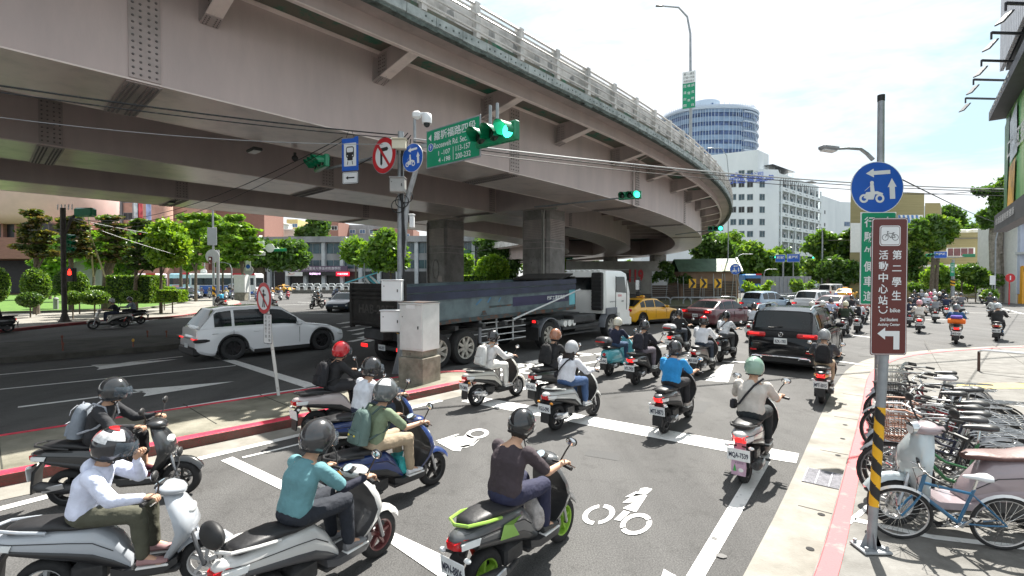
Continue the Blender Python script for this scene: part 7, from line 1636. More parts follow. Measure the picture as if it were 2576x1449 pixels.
def blue_round(label,p,h,d,group='blue round scooter lane signs'):
    o,m=sgn('round_sign',label,p,h,group=group); part(o,m,lambda b:(b.cyl((0,0,-.006),(0,0,.006),d/2,SGW,40),b.disc(I4,d/2*.975,SGB,40,z=.008)),'plate')
    def f(b): arrow(b,.24*d,.30*d,-.22*d,.27*d,.075*d,.17*d,.15*d,SGW); arrow(b,.29*d,-.22*d,.27*d,.18*d,.10*d,.17*d,.17*d,SGW); moto(b,-.10*d,-.12*d,.50*d)
    part(o,m,f,'symbol'); return o
def signal(label,p,h,lens=(0,0,1),s=1.,vert=False,group='traffic signals',colors=None,n=3):
    o,m=sgn('traffic_light',label,p,h,'traffic light',group); 
    ps=[((i-(n-1)/2)*.35*s,0) if not vert else (0,((n-1)/2-i)*.35*s) for i in range(n)]
    def hs(b):
        w,hh=(.35*n*s,.36*s) if not vert else (.36*s,.35*n*s); b.box((0,0,-.08*s),(w,hh,.16*s),TLG,bev=.03*s)
    part(o,m,hs,'housing')
    for i,(x,y) in enumerate(ps):
        on=lens[i]
        part(o,m,lambda b:b.ell((x,y,.0),(.135*s,.135*s,.05*s),(colors or LITG) if on else DKL,16,6),'lens')
        def v(b):
            k=14; r0,r1=[],[]
            A_=[R(-28+236*j/k) for j in range(k+1)]
            g_=[[Vector((x+.15*s*cos(a),y+.15*s*sin(a),0)) for a in A_],[Vector((x+.15*s*cos(a),y+.15*s*sin(a)-.015*s,.17*s+.17*s*max(0,sin(a))**.6)) for a in A_]]
            b.loft(g_,TLG,closed=False); b.loft([[q+Vector((0,0,.001)) + (Vector((x,y,q.z))-q)*.04 for q in r] for r in g_][::-1],TLG,closed=False)
        part(o,m,v,'visor')
    return o
def wire(label,pts,r=.012,sag=0,m=CBL,n=14,cat='cable',group='overhead cables'):
    o=empty('cable',(0,0,0),0,label,cat,group); mb=MB(); q=[]
    a,b=Vector(pts[0]),Vector(pts[1])
    for i in range(n+1): t=i/n; p=a.lerp(b,t); p.z-=sag*4*t*(1-t); q.append(p)
    mb.tube(q,r,m,5); o2=mb.build('strand',o); return o
HB=219.5   # heading that looks back at the traffic
# ---- main signal pole
B0=G(1008,955); PZ=6.15
o=empty('signal_pole',(B0.x,B0.y,.15),0,'thick grey steel signal pole hung with cables and boxes on the traffic island','pole')
mb=MB(); mb.tube([(0,0,0),(.01,0,3),(.03,0,PZ-.15)],[.085,.08,.075],GALV,14); mb.build('shaft',o)
mb=MB(); 
for i in range(4): a=PI/2*i+.4; mb.add([(.08*cos(a),.08*sin(a),0),(.22*cos(a),.22*sin(a),0),(.08*cos(a),.08*sin(a),.55),(.08*cos(a)+.01,.08*sin(a)+.01,0),(.22*cos(a)+.01,.22*sin(a)+.01,0),(.08*cos(a)+.01,.08*sin(a)+.01,.55)],[(0,1,2),(5,4,3),(1,4,5,2)],GALV)
mb.build('gusset',o)
mb=MB(); mb.tube([(.10,-.02,2.9),(.12,-.02,3.6),(.2,-.06,4.35),(.42,-.2,4.95),(.5,-.25,5.2)],[.05,.065,.065,.06,.05],GALV,10); mb.build('bracket_arm',o)
mb=MB()
for k in range(5): mb.tube([(.08+.02*k,-.08-.01*k,1.2),(.10+.03*sin(k),-.1,2.4),(.07+.02*k,-.09,3.4),(.06+.03*cos(k*2),-.1,4.4),(.03+.02*k,-.06,5.6)],.011+.003*(k%2),CBL,5)
for k in range(3): mb.torus((-.02+.1*k,-.12,4.15+.12*k),.16,.012,CBL,n=16,k=5)
rg=random.Random(5)
for k in range(14): a=Vector((rg.uniform(-.12,.25),rg.uniform(-.15,.05),rg.uniform(5.55,5.85))); b_=Vector((rg.uniform(-.1,.3),rg.uniform(-.18,.05),rg.uniform(5.5,5.95))); mb.tube([a,(a+b_)/2+Vector((0,-.06,-.1)),b_],.013,CBL,5)
mb.build('cable_bundle',o)
armd=heading(131); a0=Vector((B0.x,B0.y,0)) 
mb=MB(); mb.T=Matrix.Translation(heading(41)*.22+Vector((0,0,5.6))); e1=armd*3.45+Vector((0,0,-.1)); e0=-armd*4.0+Vector((0,0,.12))
mb.tube([e0,(0,0,0),e1],[.035,.06,.04],GALV,8); mb.build('arm',o); mb=MB(); mb.T=Matrix.Translation(heading(41)*.2+Vector((0,0,5.6)))
for t in (2.9,3.1): p=armd*t; mb.cyl(p+Vector((0,0,-.25)),p+Vector((0,0,.42)),.035,GALV,8)
mb.build('clamp',o)
def onarm(t,z): p=a0+armd*t; p.z=z; return p
signal('green housed signal nearest us at the end of the mast arm, right lamp glowing',A(1243,337,9.75),HB,(0,0,1),s=1.04)
signal('green housed signal on the left end of the mast arm under the flyover',A(802,410,14.6),HB+12,(0,0,0),s=1.02)
# green road name sign
p=(A(1076,372,11.35)+A(1205,348,10.25))/2; d2=(A(1205,348,10.25)-A(1076,372,11.35)); hh=math.degrees(math.atan2(-d2.y,d2.x)); ss,m=sgn('road_sign','green road name sign with house numbers on the mast arm',p,180+hh if False else 180-(-hh) )
W_,H_=1.72,.83
part(ss,m,lambda b:b.box((0,0,-.01),(W_+.06,H_+.06,.03),GALV,bev=.008),'frame'); part(ss,m,lambda b:b.flat(I4,rrect(W_,H_,.03),SGG,z=.008),'plate')
def f(b):
    b.text('羅斯福路四段',I4,.21,SGW,w=1.36,cx=.08,cy=.26,z=.011,bold=.012); b.flat(I4,[(-.80,.25),(-.70,.33),(-.70,.17)],SGW,.011)
    b.text('Roosevelt Rd. Sec. 4',I4,.13,SGW,w=1.22,cx=.0,cy=.04,z=.011,bold=.01); b.text('1 -107',I4,.11,SGW,w=.40,cx=-.25,cy=-.15,z=.011,bold=.01); b.text('4 -198',I4,.11,SGW,w=.40,cx=-.25,cy=-.31,z=.011,bold=.01)
    b.text('113-157',I4,.12,SGW,w=.46,cx=.36,cy=-.14,z=.011,bold=.01); b.text('200-232',I4,.12,SGW,w=.48,cx=.36,cy=-.31,z=.011,bold=.01); b.flat(I4,[(.04,-.38),(.055,-.38),(.055,-.08),(.04,-.08)],SGW,.011)
part(ss,m,f,'lettering')
for x in (-.72,.74):
    def q(b,x=x): b.disc(Matrix.Translation((x,.03,0)),.095,SGW,20,z=.012); b.disc(Matrix.Translation((x,.03,0)),.082,SGB,20,z=.014); b.text('9',I4,.10,SGW,w=.055,cx=x,cy=.03,z=.016,bold=.02)
    part(ss,m,q,'route_shield')
# no right turn
o,m=sgn('round_sign','red ringed no right turn sign on the left of the signal pole',A(966,391,11.8),216)
def f(b): b.cyl((0,0,-.008),(0,0,.004),.445,GALV,44); b.disc(I4,.43,SGR,44,z=.006); b.disc(I4,.315,SGW,44,z=.008)
part(o,m,f,'plate')
def f(b): b.flat(I4,[(-.13,-.20),(-.09,-.24),(-.05,-.20),(-.05,.10),(.13,.10),(.17,.14),(.13,.19),(-.13,.19)],SGK,.010); T=Matrix.Rotation(R(-52),4,'Z'); b.flat(T,[(-.33,-.035),(.33,-.035),(.33,.035),(-.33,.035)],SGR,.013)
part(o,m,f,'symbol')
blue_round('blue round sign with two arrows and a scooter, on the signal pole',A(1038,397,11.55),214,.68)
# bus stop direction sign
o,m=sgn('bus_sign','blue hanging bus sign with a white arrow plate beneath, left of the signal pole',A(881,389,12.6),197)
part(o,m,lambda b:b.flat(I4,[(-.25,-.42),(.25,-.42),(.25,.46),(.16,.46),(.10,.42),(-.25,.42)],SGB,.004) and b.flat(Matrix.Rotation(PI,4,'Y'),[(-.25,-.42),(.25,-.42),(.25,.44),(-.25,.42)],GALV,.004),'plate')
def f(b):
    b.flat(I4,rrect(.37,.60,.02),SGW,.008); b.flat(Matrix.Translation((0,.06,0)),rrect(.24,.30,.06),SGK,.010); b.flat(Matrix.Translation((0,.12,0)),rrect(.19,.12,.03),SGW,.012); b.flat(Matrix.Translation((0,-.12,0)),rrect(.16,.06,.01),SGK,.0105)
    for x in (-.08,.08): b.disc(Matrix.Translation((x,-.03,0)),.018,SGW,10,z=.013); b.flat(I4,[(x-.01,-.26),(x+.01,-.26),(x*.8+.01,-.17),(x*.8-.01,-.17)],SGK,.011)
part(o,m,f,'symbol')
def f(b): b.flat(Matrix.Translation((.0,-.60,0)),rrect(.50,.33,.04),SGK,.004); b.flat(Matrix.Translation((0,-.60,0)),rrect(.47,.30,.035),SGW,.006); b.flat(Matrix.Translation((0,-.60,0)),rrect(.44,.27,.03),SGK,.007); b.flat(Matrix.Translation((0,-.60,0)),rrect(.42,.25,.025),SGW,.008); arrow(b,.13,-.60,-.14,-.60,.035,.10,.08,SGK,.010)
part(o,m,f,'arrow_plate')
mb=MB(); mb.T=m; 
for x in (-.12,.12): mb.cyl((x,.44,0),(x*.4,.62,0),.006,CBL,5)
mb.build('hanger',o)
# cctv
o=empty('cctv_camera',A(1043,300,11.9),0,'white dome surveillance camera on top of the signal pole','camera'); mb=MB(); mb.cyl((0,0,-.75),(0,0,.02),.035,GALV,8); mb.build('post',o); mb=MB(); mb.box((.05,0,.10),(.2,.16,.2),SGW,bev=.05); mb.tube([(.1,0,.12),(.28,0,.12)],.05,SGW,8); mb.build('bracket',o); mb=MB(); mb.loft([[Vector((.30+r*cos(a),r*sin(a),z)) for a in [2*PI*i/16 for i in range(16)]] for r,z in ((.05,.15),(.11,.12),(.125,.0),(.115,-.10))],SGW); mb.build('hood',o,ang=60); mb=MB(); mb.ell((.30,0,-.10),(.085,.085,.10),GLS,14,8); mb.build('dome',o)
def cabinet(name,label,x0,y0,x1,y1,D,dp,mt,door=True,rz=0,handle=True):
    p0,p1=A(x0,y1,D),A(x1,y0,D); c=(p0+p1)/2; w,h=p1.x-p0.x,p1.z-p0.z; o=empty(name,(c.x,c.y,p0.z),R(rz),label,'cabinet'); mb=MB(); mb.box((0,0,h/2),(w,dp,h),mt,bev=.012); mb.box((0,-.01,h+.005),(w+.03,dp+.05,.03),mt,bev=.01); mb.build('body',o)
    if door: mb=MB(); mb.box((0,-dp/2-.004,h/2),(w*.92,.012,h*.92),mt,bev=.006); d_=mb.build('door',o)
    if door and handle: mb=MB(); mb.box((w*.32,-dp/2-.022,h*.5),(.018,.025,.07),SGK,bev=.005); mb.cyl((-w*.36,-dp/2-.01,h*.72),(-w*.36,-dp/2-.02,h*.72),.012,SGK,8); mb.build('handle',d_)
    return o
cabinet('junction_box','cream box near the top of the signal pole',988,352,1022,376,11.6,.2,M((.62,.58,.45),.5,var=.06),False)
cabinet('junction_box','grey metal box halfway up the signal pole beside the curved bracket',983,449,1020,485,11.7,.22,M((.33,.33,.32),.5,var=.1),True)
cabinet('junction_box','small white box on the right side of the signal pole under the girder',1031,541,1042,573,11.7,.12,SGW,False)
cabinet('meter_box','upper white meter box on the signal pole',963,705,1012,757,11.5,.25,SGW)
cabinet('meter_box','lower white meter box on the signal pole',961,781,1013,834,11.4,.28,SGW)
o=cabinet('control_cabinet','tall grey traffic control cabinet with rusty edges beside the signal pole',1020,763,1092,878,11.15,.62,CABG,rz=-28)
mb=MB(); mb.box((0,-.325,1.0),(.25,.01,.09),SGW); mb.build('label_plate',o); mb=MB(); mb.box((0,0,1.09),(.70,.66,.015),RUST); mb.build('rusty_edge',o)
PL=M((.30,.28,.23),.9,sc=3,col2=(.14,.13,.10),det=9,bump=.4,bs=40,name='plinth_concrete')
p0=A(1020,878,11.15); p1=A(1092,966,11.15); c=(p0+p1)/2; o=empty('cabinet_plinth',(c.x,c.y,.10),R(-28),'stained concrete plinth under the control cabinet','plinth'); zt=p0.z-.10
mb=MB(); mb.box((0,0,(zt-.16)/2),(.70,.66,zt-.16),PL,bev=.012); mb.box((0,0,zt-.08),(.58,.54,.16),PL,bev=.01); mb.build('block',o)
mb=MB(); mb.text('公告',frame((-.1,-.272,zt-.09),(1,0,0),(0,0,1)),.06,SGK,w=.16); mb.build('scrawl',o)
def hazard(o,z0,z1,r,n=6,twist=1.,k=20,x=0):
    rows=int((z1-z0)/.02); mb=MB()
    for i in range(rows):
        for j in range(k):
            a0_,a1_=2*PI*j/k,2*PI*(j+1)/k; za,zb_=z0+i*.02,z0+(i+1)*.02
            ph=((za+.01)/((z1-z0)/n)+ (j+.5)/k*twist)%1.0
            mb.add([(x+r*cos(a0_),r*sin(a0_),za),(x+r*cos(a1_),r*sin(a1_),za),(x+r*cos(a1_),r*sin(a1_),zb_),(x+r*cos(a0_),r*sin(a0_),zb_)],[(0,1,2,3)],YEL if ph<.5 else SGK)
    return mb.build('hazard_stripes',o)
op=[x for x in C.objects if x.name.startswith('signal_pole')][0]; hazard(op,1.0,1.42,.092,2,1)
# ---- overhead cables
top=Vector((B0.x,B0.y,5.95))
pl=A(0,205,7.6); d0=(pl-top); 
wire('upper thick black cable running left from the signal pole along the flyover',[top+Vector((0,0,.12)),pl+(pl-top)*.4],.016,.12)
wire('second black cable just under the first, running left from the signal pole',[top+Vector((0,0,.04)),A(0,218,7.6)+(A(0,218,7.6)-top)*.4],.012,.12)
wire('thin pale cable below the two black ones on the left',[top+Vector((0,0,-.1)),A(0,268,9)+(A(0,268,9)-top)*.3],.009,.25,CBW)
wire('thin dark cable from the signal pole down towards the garden pole',[A(862,345,12.8),A(178,548,27)],.012,.9)
wire('second dark cable towards the garden pole, slightly lower',[A(868,352,12.8),A(250,568,27)],.010,.8)
wire('short cable between the bus sign and the signal pole',[A(890,420,12.6),A(1010,345,12)],.012,.05)
for k,(y0,y1,r,lb,mt) in enumerate(((374,468,.022,'upper thick pale cable crossing the road to the right in front of the flyover',CBW),(382,474,.015,'middle cable crossing the road to the right',CBL),(392,485,.012,'lower thin cable crossing the road to the right',CBL))):
    wire(lb,[A(1040,y0-25,11.8),A(2700,y1+8,20)],r,.35,mt,24)
wire('thin cable slanting down from the blue sign pole to the far tall tree',[A(2262,448,9.7),A(2510,560,40)],.014,.1)
wire('long cable between the blue round sign and the billboard',[A(2270,487,18),A(2532,468,16)],.012,.12)
# ---- no overtaking style sign on the island
b0=G(701,1012)+Vector((0,0,.14)); tp=A(664,712,9.8)
o=empty('prohibition_sign',b0,0,'leaning white post with a no pedestrians sign and a small text plate','sign'); t_=tp-b0
mb=MB(); mb.tube([(0,0,0),t_],.032,M((.62,.62,.60),.6,sc=9,col2=(.28,.22,.18),det=8,lo=.28,hi=.42,name='peeling_white'),10); mb.build('post',o)
fr=face(A(664,750,9.65),218); m=fr.copy(); m.translation=fr.translation-b0
def f(b): b.cyl((0,0,-.008),(0,0,.004),.315,GALV,40); b.disc(I4,.31,SGR,40,z=.006); b.disc(I4,.235,SGW,40,z=.008)
part(o,m,f,'plate')
def f(b):
    b.disc(Matrix.Translation((0,.14,0)),.035,SGK,12,z=.010); b.flat(I4,[(-.035,.10),(.035,.10),(.03,-.04),(-.03,-.04)],SGK,.010); b.flat(I4,[(-.10,.05),(.10,.05),(.10,.08),(-.10,.08)],SGK,.011); b.flat(I4,[(-.03,-.04),(0,-.04),(-.02,-.18),(-.06,-.18)],SGK,.010); b.flat(I4,[(0,-.04),(.03,-.04),(.06,-.18),(.02,-.18)],SGK,.010)
    b.flat(Matrix.Rotation(R(-45),4,'Z'),[(-.25,-.022),(.25,-.022),(.25,.022),(-.25,.022)],SGR,.013)
part(o,m,f,'symbol')
fr=face(A(674,827,9.68),208); m=fr.copy(); m.translation=fr.translation-b0
part(o,m,lambda b:(b.flat(I4,rrect(.26,.60,.03),SGK,.004),b.flat(I4,rrect(.24,.58,.025),SGW,.006)),'text_plate')
def f(b):
    for c,tx in enumerate(('行人請走斑馬線','天橋或地下道')): 
        for i,chh in enumerate(tx): b.text(chh,I4,.06,SGK,w=.06,cx=.055-.11*c,cy=.23-.076*i,z=.009)
part(o,m,f,'lettering')
# ---- left: signal post with the red man
b0=G(163,815); o=empty('signal_post',b0,0,'weathered dark signal post with a flared foot at the garden kerb','pole'); WD=M((.10,.095,.09),.8,sc=4,col2=(.05,.045,.04),det=8,bump=.3,bs=20,name='weathered_post')
mb=MB(); mb.tube([(0,0,0),(0,0,.25),(0,0,.6),(-.02,0,3),(0,0,6.5)],[.42,.22,.13,.12,.13],WD,12); mb.tube([(.1,0,5.0),(.45,0,5.9),(.9,0,6.3)],[.05,.08,.05],WD,8); mb.build('shaft',o); mb=MB(); mb.box((1.25,0,6.25),(1.0,.4,.5),TLG,bev=.08); mb.build('dark_signal',o)
mb=MB()
for k in range(5): mb.cyl((-.3+.2*k,0,6.4),(-.32+.2*k,.05,6.7),.03,SGW,6)
mb.build('insulator',o)
signal('vertical green housed signal on the dark post, seen from the side',A(174,612,27.5),80,(0,0,0),s=1.0,vert=True)
p=A(176,691,27.4); o,m=sgn('pedestrian_light','pedestrian signal box with a red man lit, on the dark post',p,180,'traffic light'); part(o,m,lambda b:b.box((0,0,-.1),(.42,.78,.25),SGK,bev=.03),'housing')
part(o,m,lambda b:(b.disc(Matrix.Translation((0,.27,0)),.05,LITR,12,z=.03),b.flat(I4,[(-.09,.22),(.09,.22),(.12,.02),(.06,-.02),(-.06,-.02),(-.12,.02)],LITR,.03)),'red_man')
wire('pale wire from the dark post towards the round bright tree',[A(170,548,27.4),A(440,640,33)],.014,.1,CBW); wire('second pale wire from the dark post, higher',[A(175,548,27.4),A(470,600,36)],.014,.1,CBW); wire('black wire from the dark post to the girder lamps',[A(180,545,27.4),A(470,530,24)],.016,.5)
for i,(x,y) in enumerate(((141,784),(178,778))):
    b0=G(x,y)+Vector((0,0,.2)); o=empty('bollard',b0,0,('grey','dark')[i]+' stone garden bollard with a round cap '+('left','right')[i]+' of the dark signal post','bollard','garden bollards'); mb=MB(); mb.cyl((0,0,0),(0,0,.75),.16,(GRY,WD)[i],10); mb.build('post',o); mb=MB(); mb.ell((0,0,.78),(.18,.18,.14),(GRY,WD)[i],10,6); mb.build('cap',o)
o=empty('planting_stake',A(245,703,37),0,'pale bamboo stakes leaning under the middle pine','stake'); mb=MB(); mb.tube([(-.3,0,.2),(-.6,0,5.0)],.06,M((.4,.36,.2),.8,var=.1),5); mb.build('stake',o); mb=MB(); mb.tube([(.6,0,.2),(-.5,.1,3.2)],.06,M((.4,.36,.2),.8,var=.1),5); mb.build('stake',o)
# ---- left middle distance poles
b0=G(538,772); b0.z=0; o=empty('street_pole',b0,0,'tall grey pole with a yellow and black striped foot at the far left crossing','pole'); mb=MB(); mb.tube([(0,0,0),(0,0,9.5)],[.11,.07],GALV,8); mb.tube([(.35,.1,0),(.35,.1,5.2)],.14,GRY,8); mb.build('shaft',o); hazard(o,.9,1.9,.13,2,1,10)
mb=MB(); mb.box((0,-.15,6.4),(.85,.06,1.6),M((.33,.34,.38),.5,var=.05),bev=.02); mb.build('sign_back',o); mb=MB(); mb.cyl((.05,-.2,4.6),(.05,-.24,4.6),.62,M((.40,.41,.43),.5,var=.05),24); mb.build('round_sign_back',o)
mb=MB(); mb.box((-.1,-.3,3.95),(.30,.05,1.2),SGBR,bev=.01); mb.text('第二',frame((-.1,-.335,4.0),(1,0,0),(0,0,1)),.16,SGW,w=.2); mb.box((-.1,-.335,4.35),(.16,.01,.16),SGW); mb.build('brown_sign',o)
b0=G(515,745); o=empty('street_pole',b0,0,'thin grey pole left of the striped foot pole with a round white sign','pole'); mb=MB(); mb.tube([(-.0,0,0),(0,0,6)],.09,GALV,8); mb.box((0,0,.5),(.6,.5,1.0),CONC,bev=.05); mb.build('shaft',o); mb=MB(); mb.cyl((0,-.15,3.6),(0,-.2,3.6),.5,SGW,20); mb.cyl((0,-.15,2.8),(0,-.2,2.8),.35,SGW,20); mb.build('round_sign',o)
D=60; b0=A(627,703,D); b0.z=0; o=empty('signal_mast',b0,0,'curved white mast arm with signs over the far left crossing','pole'); mb=MB(); mb.tube([(0,0,0),(-.1,0,5.2),(.25,0,6.1),(1.2,0,6.4),(4.5,0,6.25)],[.14,.12,.11,.09,.06],SGW,8); mb.build('mast',o)
for (x,z,w,h,mt,nm) in ((1.2,6.9,1.5,.55,SGW,'white_sign'),(1.3,5.7,1.5,.45,SGW,'white_sign'),(3.9,6.15,1.6,.36,TLG,'green_signal')): mb=MB(); mb.box((x,-.1,z),(w,.08,h),mt,bev=.03); mb.build(nm,o)
mb=MB(); mb.cyl((2.7,-.15,6.4),(2.7,-.2,6.4),.55,SGW,20); mb.cyl((0,-.15,3.6),(0,-.18,3.6),.62,M((.40,.41,.43),.5,var=.05),20); mb.build('round_sign_back',o); mb=MB(); mb.box((0,-.22,4.2),(.65,.05,1.2),SGW,bev=.02); mb.disc(face((0,-.26,4.1),180),.27,SGB,20); mb.build('blue_sign',o)
D=57; b0=A(607,703,D); b0.z=0; o=empty('control_cabinet',b0,0,'pale roadside cabinet beside the far left waiting scooters','cabinet'); mb=MB(); mb.box((0,0,2.0),(1.3,.9,2.1),CABG,bev=.03); mb.box((0,0,.5),(1.2,.9,1.0),PL,bev=.03); mb.build('body',o); mb=MB(); mb.box((0,-.46,2.0),(1.15,.03,1.9),CABG,bev=.01); mb.build('door',o)
def lamp(label,px,D,h,arm,w=.1,flip=-1,head='curve'):
    b0=A(px,703,D); b0.z=0; o=empty('street_lamp',b0,0,label,'street lamp'); mb=MB(); mb.tube([(0,0,0),(0,0,h*.82),(flip*arm*.12,0,h*.95),(flip*arm*.45,0,h),(flip*arm,0,h*1.0)],[w,w*.8,w*.6,w*.5,w*.4],GALV,8); mb.build('pole',o); mb=MB(); mb.box((flip*(arm+.25),0,h*1.0),(.65,.26,.10),GALV,bev=.04); mb.build('lamp_head',o); return o
lamp('pale curved street lamp right of the striped foot pole',583,62,4.7,2.2); lamp('slender lamp post behind the college trees',1067-150,62,7.2,1.6,flip=1); lamp('thin short lamp by the college entrance',690,84,4.2,.1)
lamp('grey lamp post in front of the white office block, curved arm to the right',1853,78,6.6,2.0,flip=1,w=.09); lamp('tall lamp with double arm in front of the stacked balconies',1995,95,12.5,.9,flip=1,w=.12); lamp('lamp post left of the big spreading tree',2068,68,9.8,.3,w=.12); lamp('short curved lamp near the hut roof',1922,80,4.2,1.6,flip=1); lamp('thin curved lamp by the tall twin-trunk tree',2503,50,8.0,2.0,flip=1,w=.08)
lamp('small lamp standing on the flyover deck beside the white block',1831,62,19.3,2.2,w=.08)
# tall lamp on the viaduct with the green sign
D=30.5; b0=A(1737,345,D); b0.z=10; o=empty('street_lamp',b0,0,'tall slender street lamp rising from the flyover deck','street lamp'); k=D/F_; zt=HC+(YH-22)*k-10
mb=MB(); mb.tube([(0,0,0),(-.0,0,3),(-.05,0,zt*.82),(-.25,0,zt*.93),(-.8,0,zt*.99),(-1.9,0,zt)],[.13,.10,.07,.06,.05,.04],GALV,8); mb.build('pole',o); mb=MB(); mb.box((-2.0,0,zt),(.45,.16,.08),SGK,bev=.03); mb.build('lamp_head',o)
p=A(1733,226,D-.3); o,m=sgn('lane_sign','small green and white time plate sign high on the flyover lamp post',p,205); k2=D/F_
part(o,m,lambda b:(b.box((0,0,-.01),(.76,2.28,.03),GALV),b.flat(I4,[(-.37,.43),(.37,.43),(.37,1.13),(-.37,1.13)],SGW,.008),b.flat(I4,[(-.37,-1.13),(.37,-1.13),(.37,.41),(-.37,.41)],SGG,.008)),'plate')
def f(b):
    for i,t in enumerate(('週一~週五','17:00~19:30','例假日除外')): b.text(t,I4,.14,SGK,w=.62,cy=.98-.22*i,z=.012)
    for x,t in ((.23,'調撥時段'),(0,'機慢車'),(-.23,'匝道封閉')):
        for i,chh in enumerate(t): b.text(chh,I4,.17,SGW,w=.17,cx=x,cy=.25-.4*i if len(t)==4 else .25-.45*i,z=.012)
part(o,m,f,'lettering')
# signals on arms beyond
def armsig(label,px,py,D,px0,py0,D0,s=1.,lens=(0,0,1),h=205,gl='signal_arm',al=''):
    a,b_=A(px0,py0,D0),A(px,py,D); o=signal(label,b_,h,lens,s); mb=MB(); mb.tube([a-b_,Vector((.2,.1,-.05))],[.05,.035],GALV,6); mb.build('arm',o)
armsig('lit green signal on a pipe arm in front of the outer girder',1584,491,22.5,1345,521,28.2,al='pipe arm reaching from the second pier to the lit signal')
armsig('lit green signal under the far end of the flyover curve',1800,575,36,1700,590,44,al='thin arm under the flyover curve',s=1.0)
armsig('small lit green signal left of the blue direction sign, by the white block',1945,647,72,1970,655,72,s=.95,al='short arm of the mast by the white block')
armsig('small lit green signal left of the big spreading tree',2040,648,72,1985,655,72,s=.85,al='right arm of the mast by the white block')
armsig('lit green signal left end of the far right mast',2344,642,46,2397,648,46,s=.85,al='left arm of the far right mast')
armsig('unlit green signal on the right end of the far right mast',2437,643,46,2397,648,46,s=.85,lens=(0,0,0),h=25,al='right arm of the far right mast')
armsig('dark green signal seen through the flyover piers',1175,633,50,1225,628,52,s=.9,lens=(0,0,0),h=25,al='arm of the signal between the flyover piers')
armsig('dark green signal under the far flyover, right of the second pier',1432,650,70,1460,655,72,s=.95,lens=(0,0,0),al='arm of the signal under the far flyover')
for (px,D,h,lab) in ((1970,72,5.8,'dark mast of the signals by the white block'),(2397,46,4.4,'grey signal mast in front of the olive building with a striped band')):
    b0=A(px,703,D); b0.z=0; o=empty('signal_mast',b0,0,lab,'pole'); mb=MB(); mb.tube([(0,0,0),(0,0,h)],[.16,.11],GALV,8); mb.build('mast',o)
    if px==2397: hazard(o,1.9,2.5,.17,2,1,10)
for (px,py,D,w,h,tx,lab) in ((1963,650,71.6,1.3,1.1,'羅斯福路','blue direction sign next to the left signal by the white block'),(1996,649,71.6,1.7,1.2,'基隆路','blue direction sign in the middle of the mast by the white block'),(2366,641,45.7,1.0,.62,'基隆路','blue direction sign on the far right mast')):
    o,m=sgn('direction_sign',lab,A(px,py,D),200); part(o,m,lambda b:(b.box((0,0,-.02),(w,h,.03),SGW,bev=.01),b.flat(I4,rrect(w*.96,h*.94,.03),SGB,.0)),'plate'); part(o,m,lambda b:b.text(tx,I4,h*.36,SGW,w=w*.8,cy=h*.12,z=.01,bold=.02),'lettering')
o,m=sgn('lane_sign','narrow green vertical sign on the far right mast',A(2396,678,45.6),200); part(o,m,lambda b:b.box((0,0,0),(.32,1.25,.03),SGG,bev=.01),'plate'); part(o,m,lambda b:[b.text(c_,I4,.2,SGW,w=.2,cy=.45-.22*i,z=.018) for i,c_ in enumerate('行駛外側')],'lettering')
o,m=sgn('parking_sign','small white sign on a thin post by the far right crossing',A(2497,705,44),200); part(o,m,lambda b:(b.box((0,0,0),(.4,.85,.03),SGW,bev=.01),b.cyl((0,-2.4,-.05),(0,.4,-.05),.04,GALV,6)),'plate')
o,m=sgn('round_sign','round red sign on a post by the painted utility box',A(2541,699,45),190); part(o,m,lambda b:(b.cyl((0,0,0),(0,0,.03),.4,SGR,20),b.flat(I4,[(-.05,-.2),(.05,-.2),(.05,.2),(-.05,.2)],SGW,.04)),'plate'); mb=MB(); mb.cyl((0,.05,-2.5),(0,.05,0),.05,SGR,6); mb.build('post',o)
o=empty('utility_box',G(2545,752),0,'utility box painted with pale leaf patterns at the far right corner','cabinet'); mb=MB(); mb.box((0,0,.95),(.95,.6,1.9),M((.33,.40,.38),.7,sc=2.5,col2=(.10,.16,.15),det=2,name='painted_box'),bev=.05); mb.build('body',o); mb=MB(); mb.box((0,0,1.92),(1.0,.65,.08),GRY,bev=.02); mb.build('lid',o)
o=empty('scooter_row',G(2515,755),0,'dark parked scooters bunched beside the painted utility box','scooter'); C.objects.unlink(o)
for i in range(3): scooter(G(2500+13*i,752),-60+8*i,('leftmost','middle','rightmost')[i]+' of the dark scooters parked by the painted utility box',col=(.05,.05,.055),lod=2,group='scooters parked by the utility box')
# ---- hut, chevrons, scaffolding, barriers
D=60; HUT=M((.20,.13,.09),.8,sc=1,var=.2); RFG=M((.09,.16,.11),.6,sc=.8,col2=(.05,.09,.06),name='green_roof'); RFB=M((.42,.44,.30),.7,var=.1)
x0,x1=atD(1712,D),atD(1858,D); o=empty('hut',((x0+x1)/2,D,0),0,'low brown hut with a green pitched roof at the edge of the flyover','building'); w=x1-x0
mb=MB(); mb.box((0,2.5,1.75),(w,5,3.5),HUT); mb.build('wall',o,smooth=False)
mb=MB(); mb.add([(w/2,0,0),(w/2+1.0,4.2,0),(w/2+1.0,4.2,3.7),(w/2,0,3.7),(w/2+.5,2.1,5.0)],[(0,1,2,4,3)],M((.55,.42,.28),.8,var=.08)); mb.build('gable_wall',o)
mb=MB(); mb.add([(-w/2-.4,-.5,3.45),(w/2+.2,-.5,3.5),(w/2+.6,2.0,5.2),(-w/2-.2,2.0,5.1),(-w/2-.2,4.5,3.5),(w/2+1.1,4.5,3.6)],[(0,1,2,3),(3,2,5,4)],RFG); mb.add([(.6+w*.12,-.45,3.56),(w/2+.1,-.45,3.57),(w/2+.35,1.0,4.6),(w*.16+.6,.9,4.5)],[(0,1,2,3)],RFB); mb.build('roof',o,smooth=False)
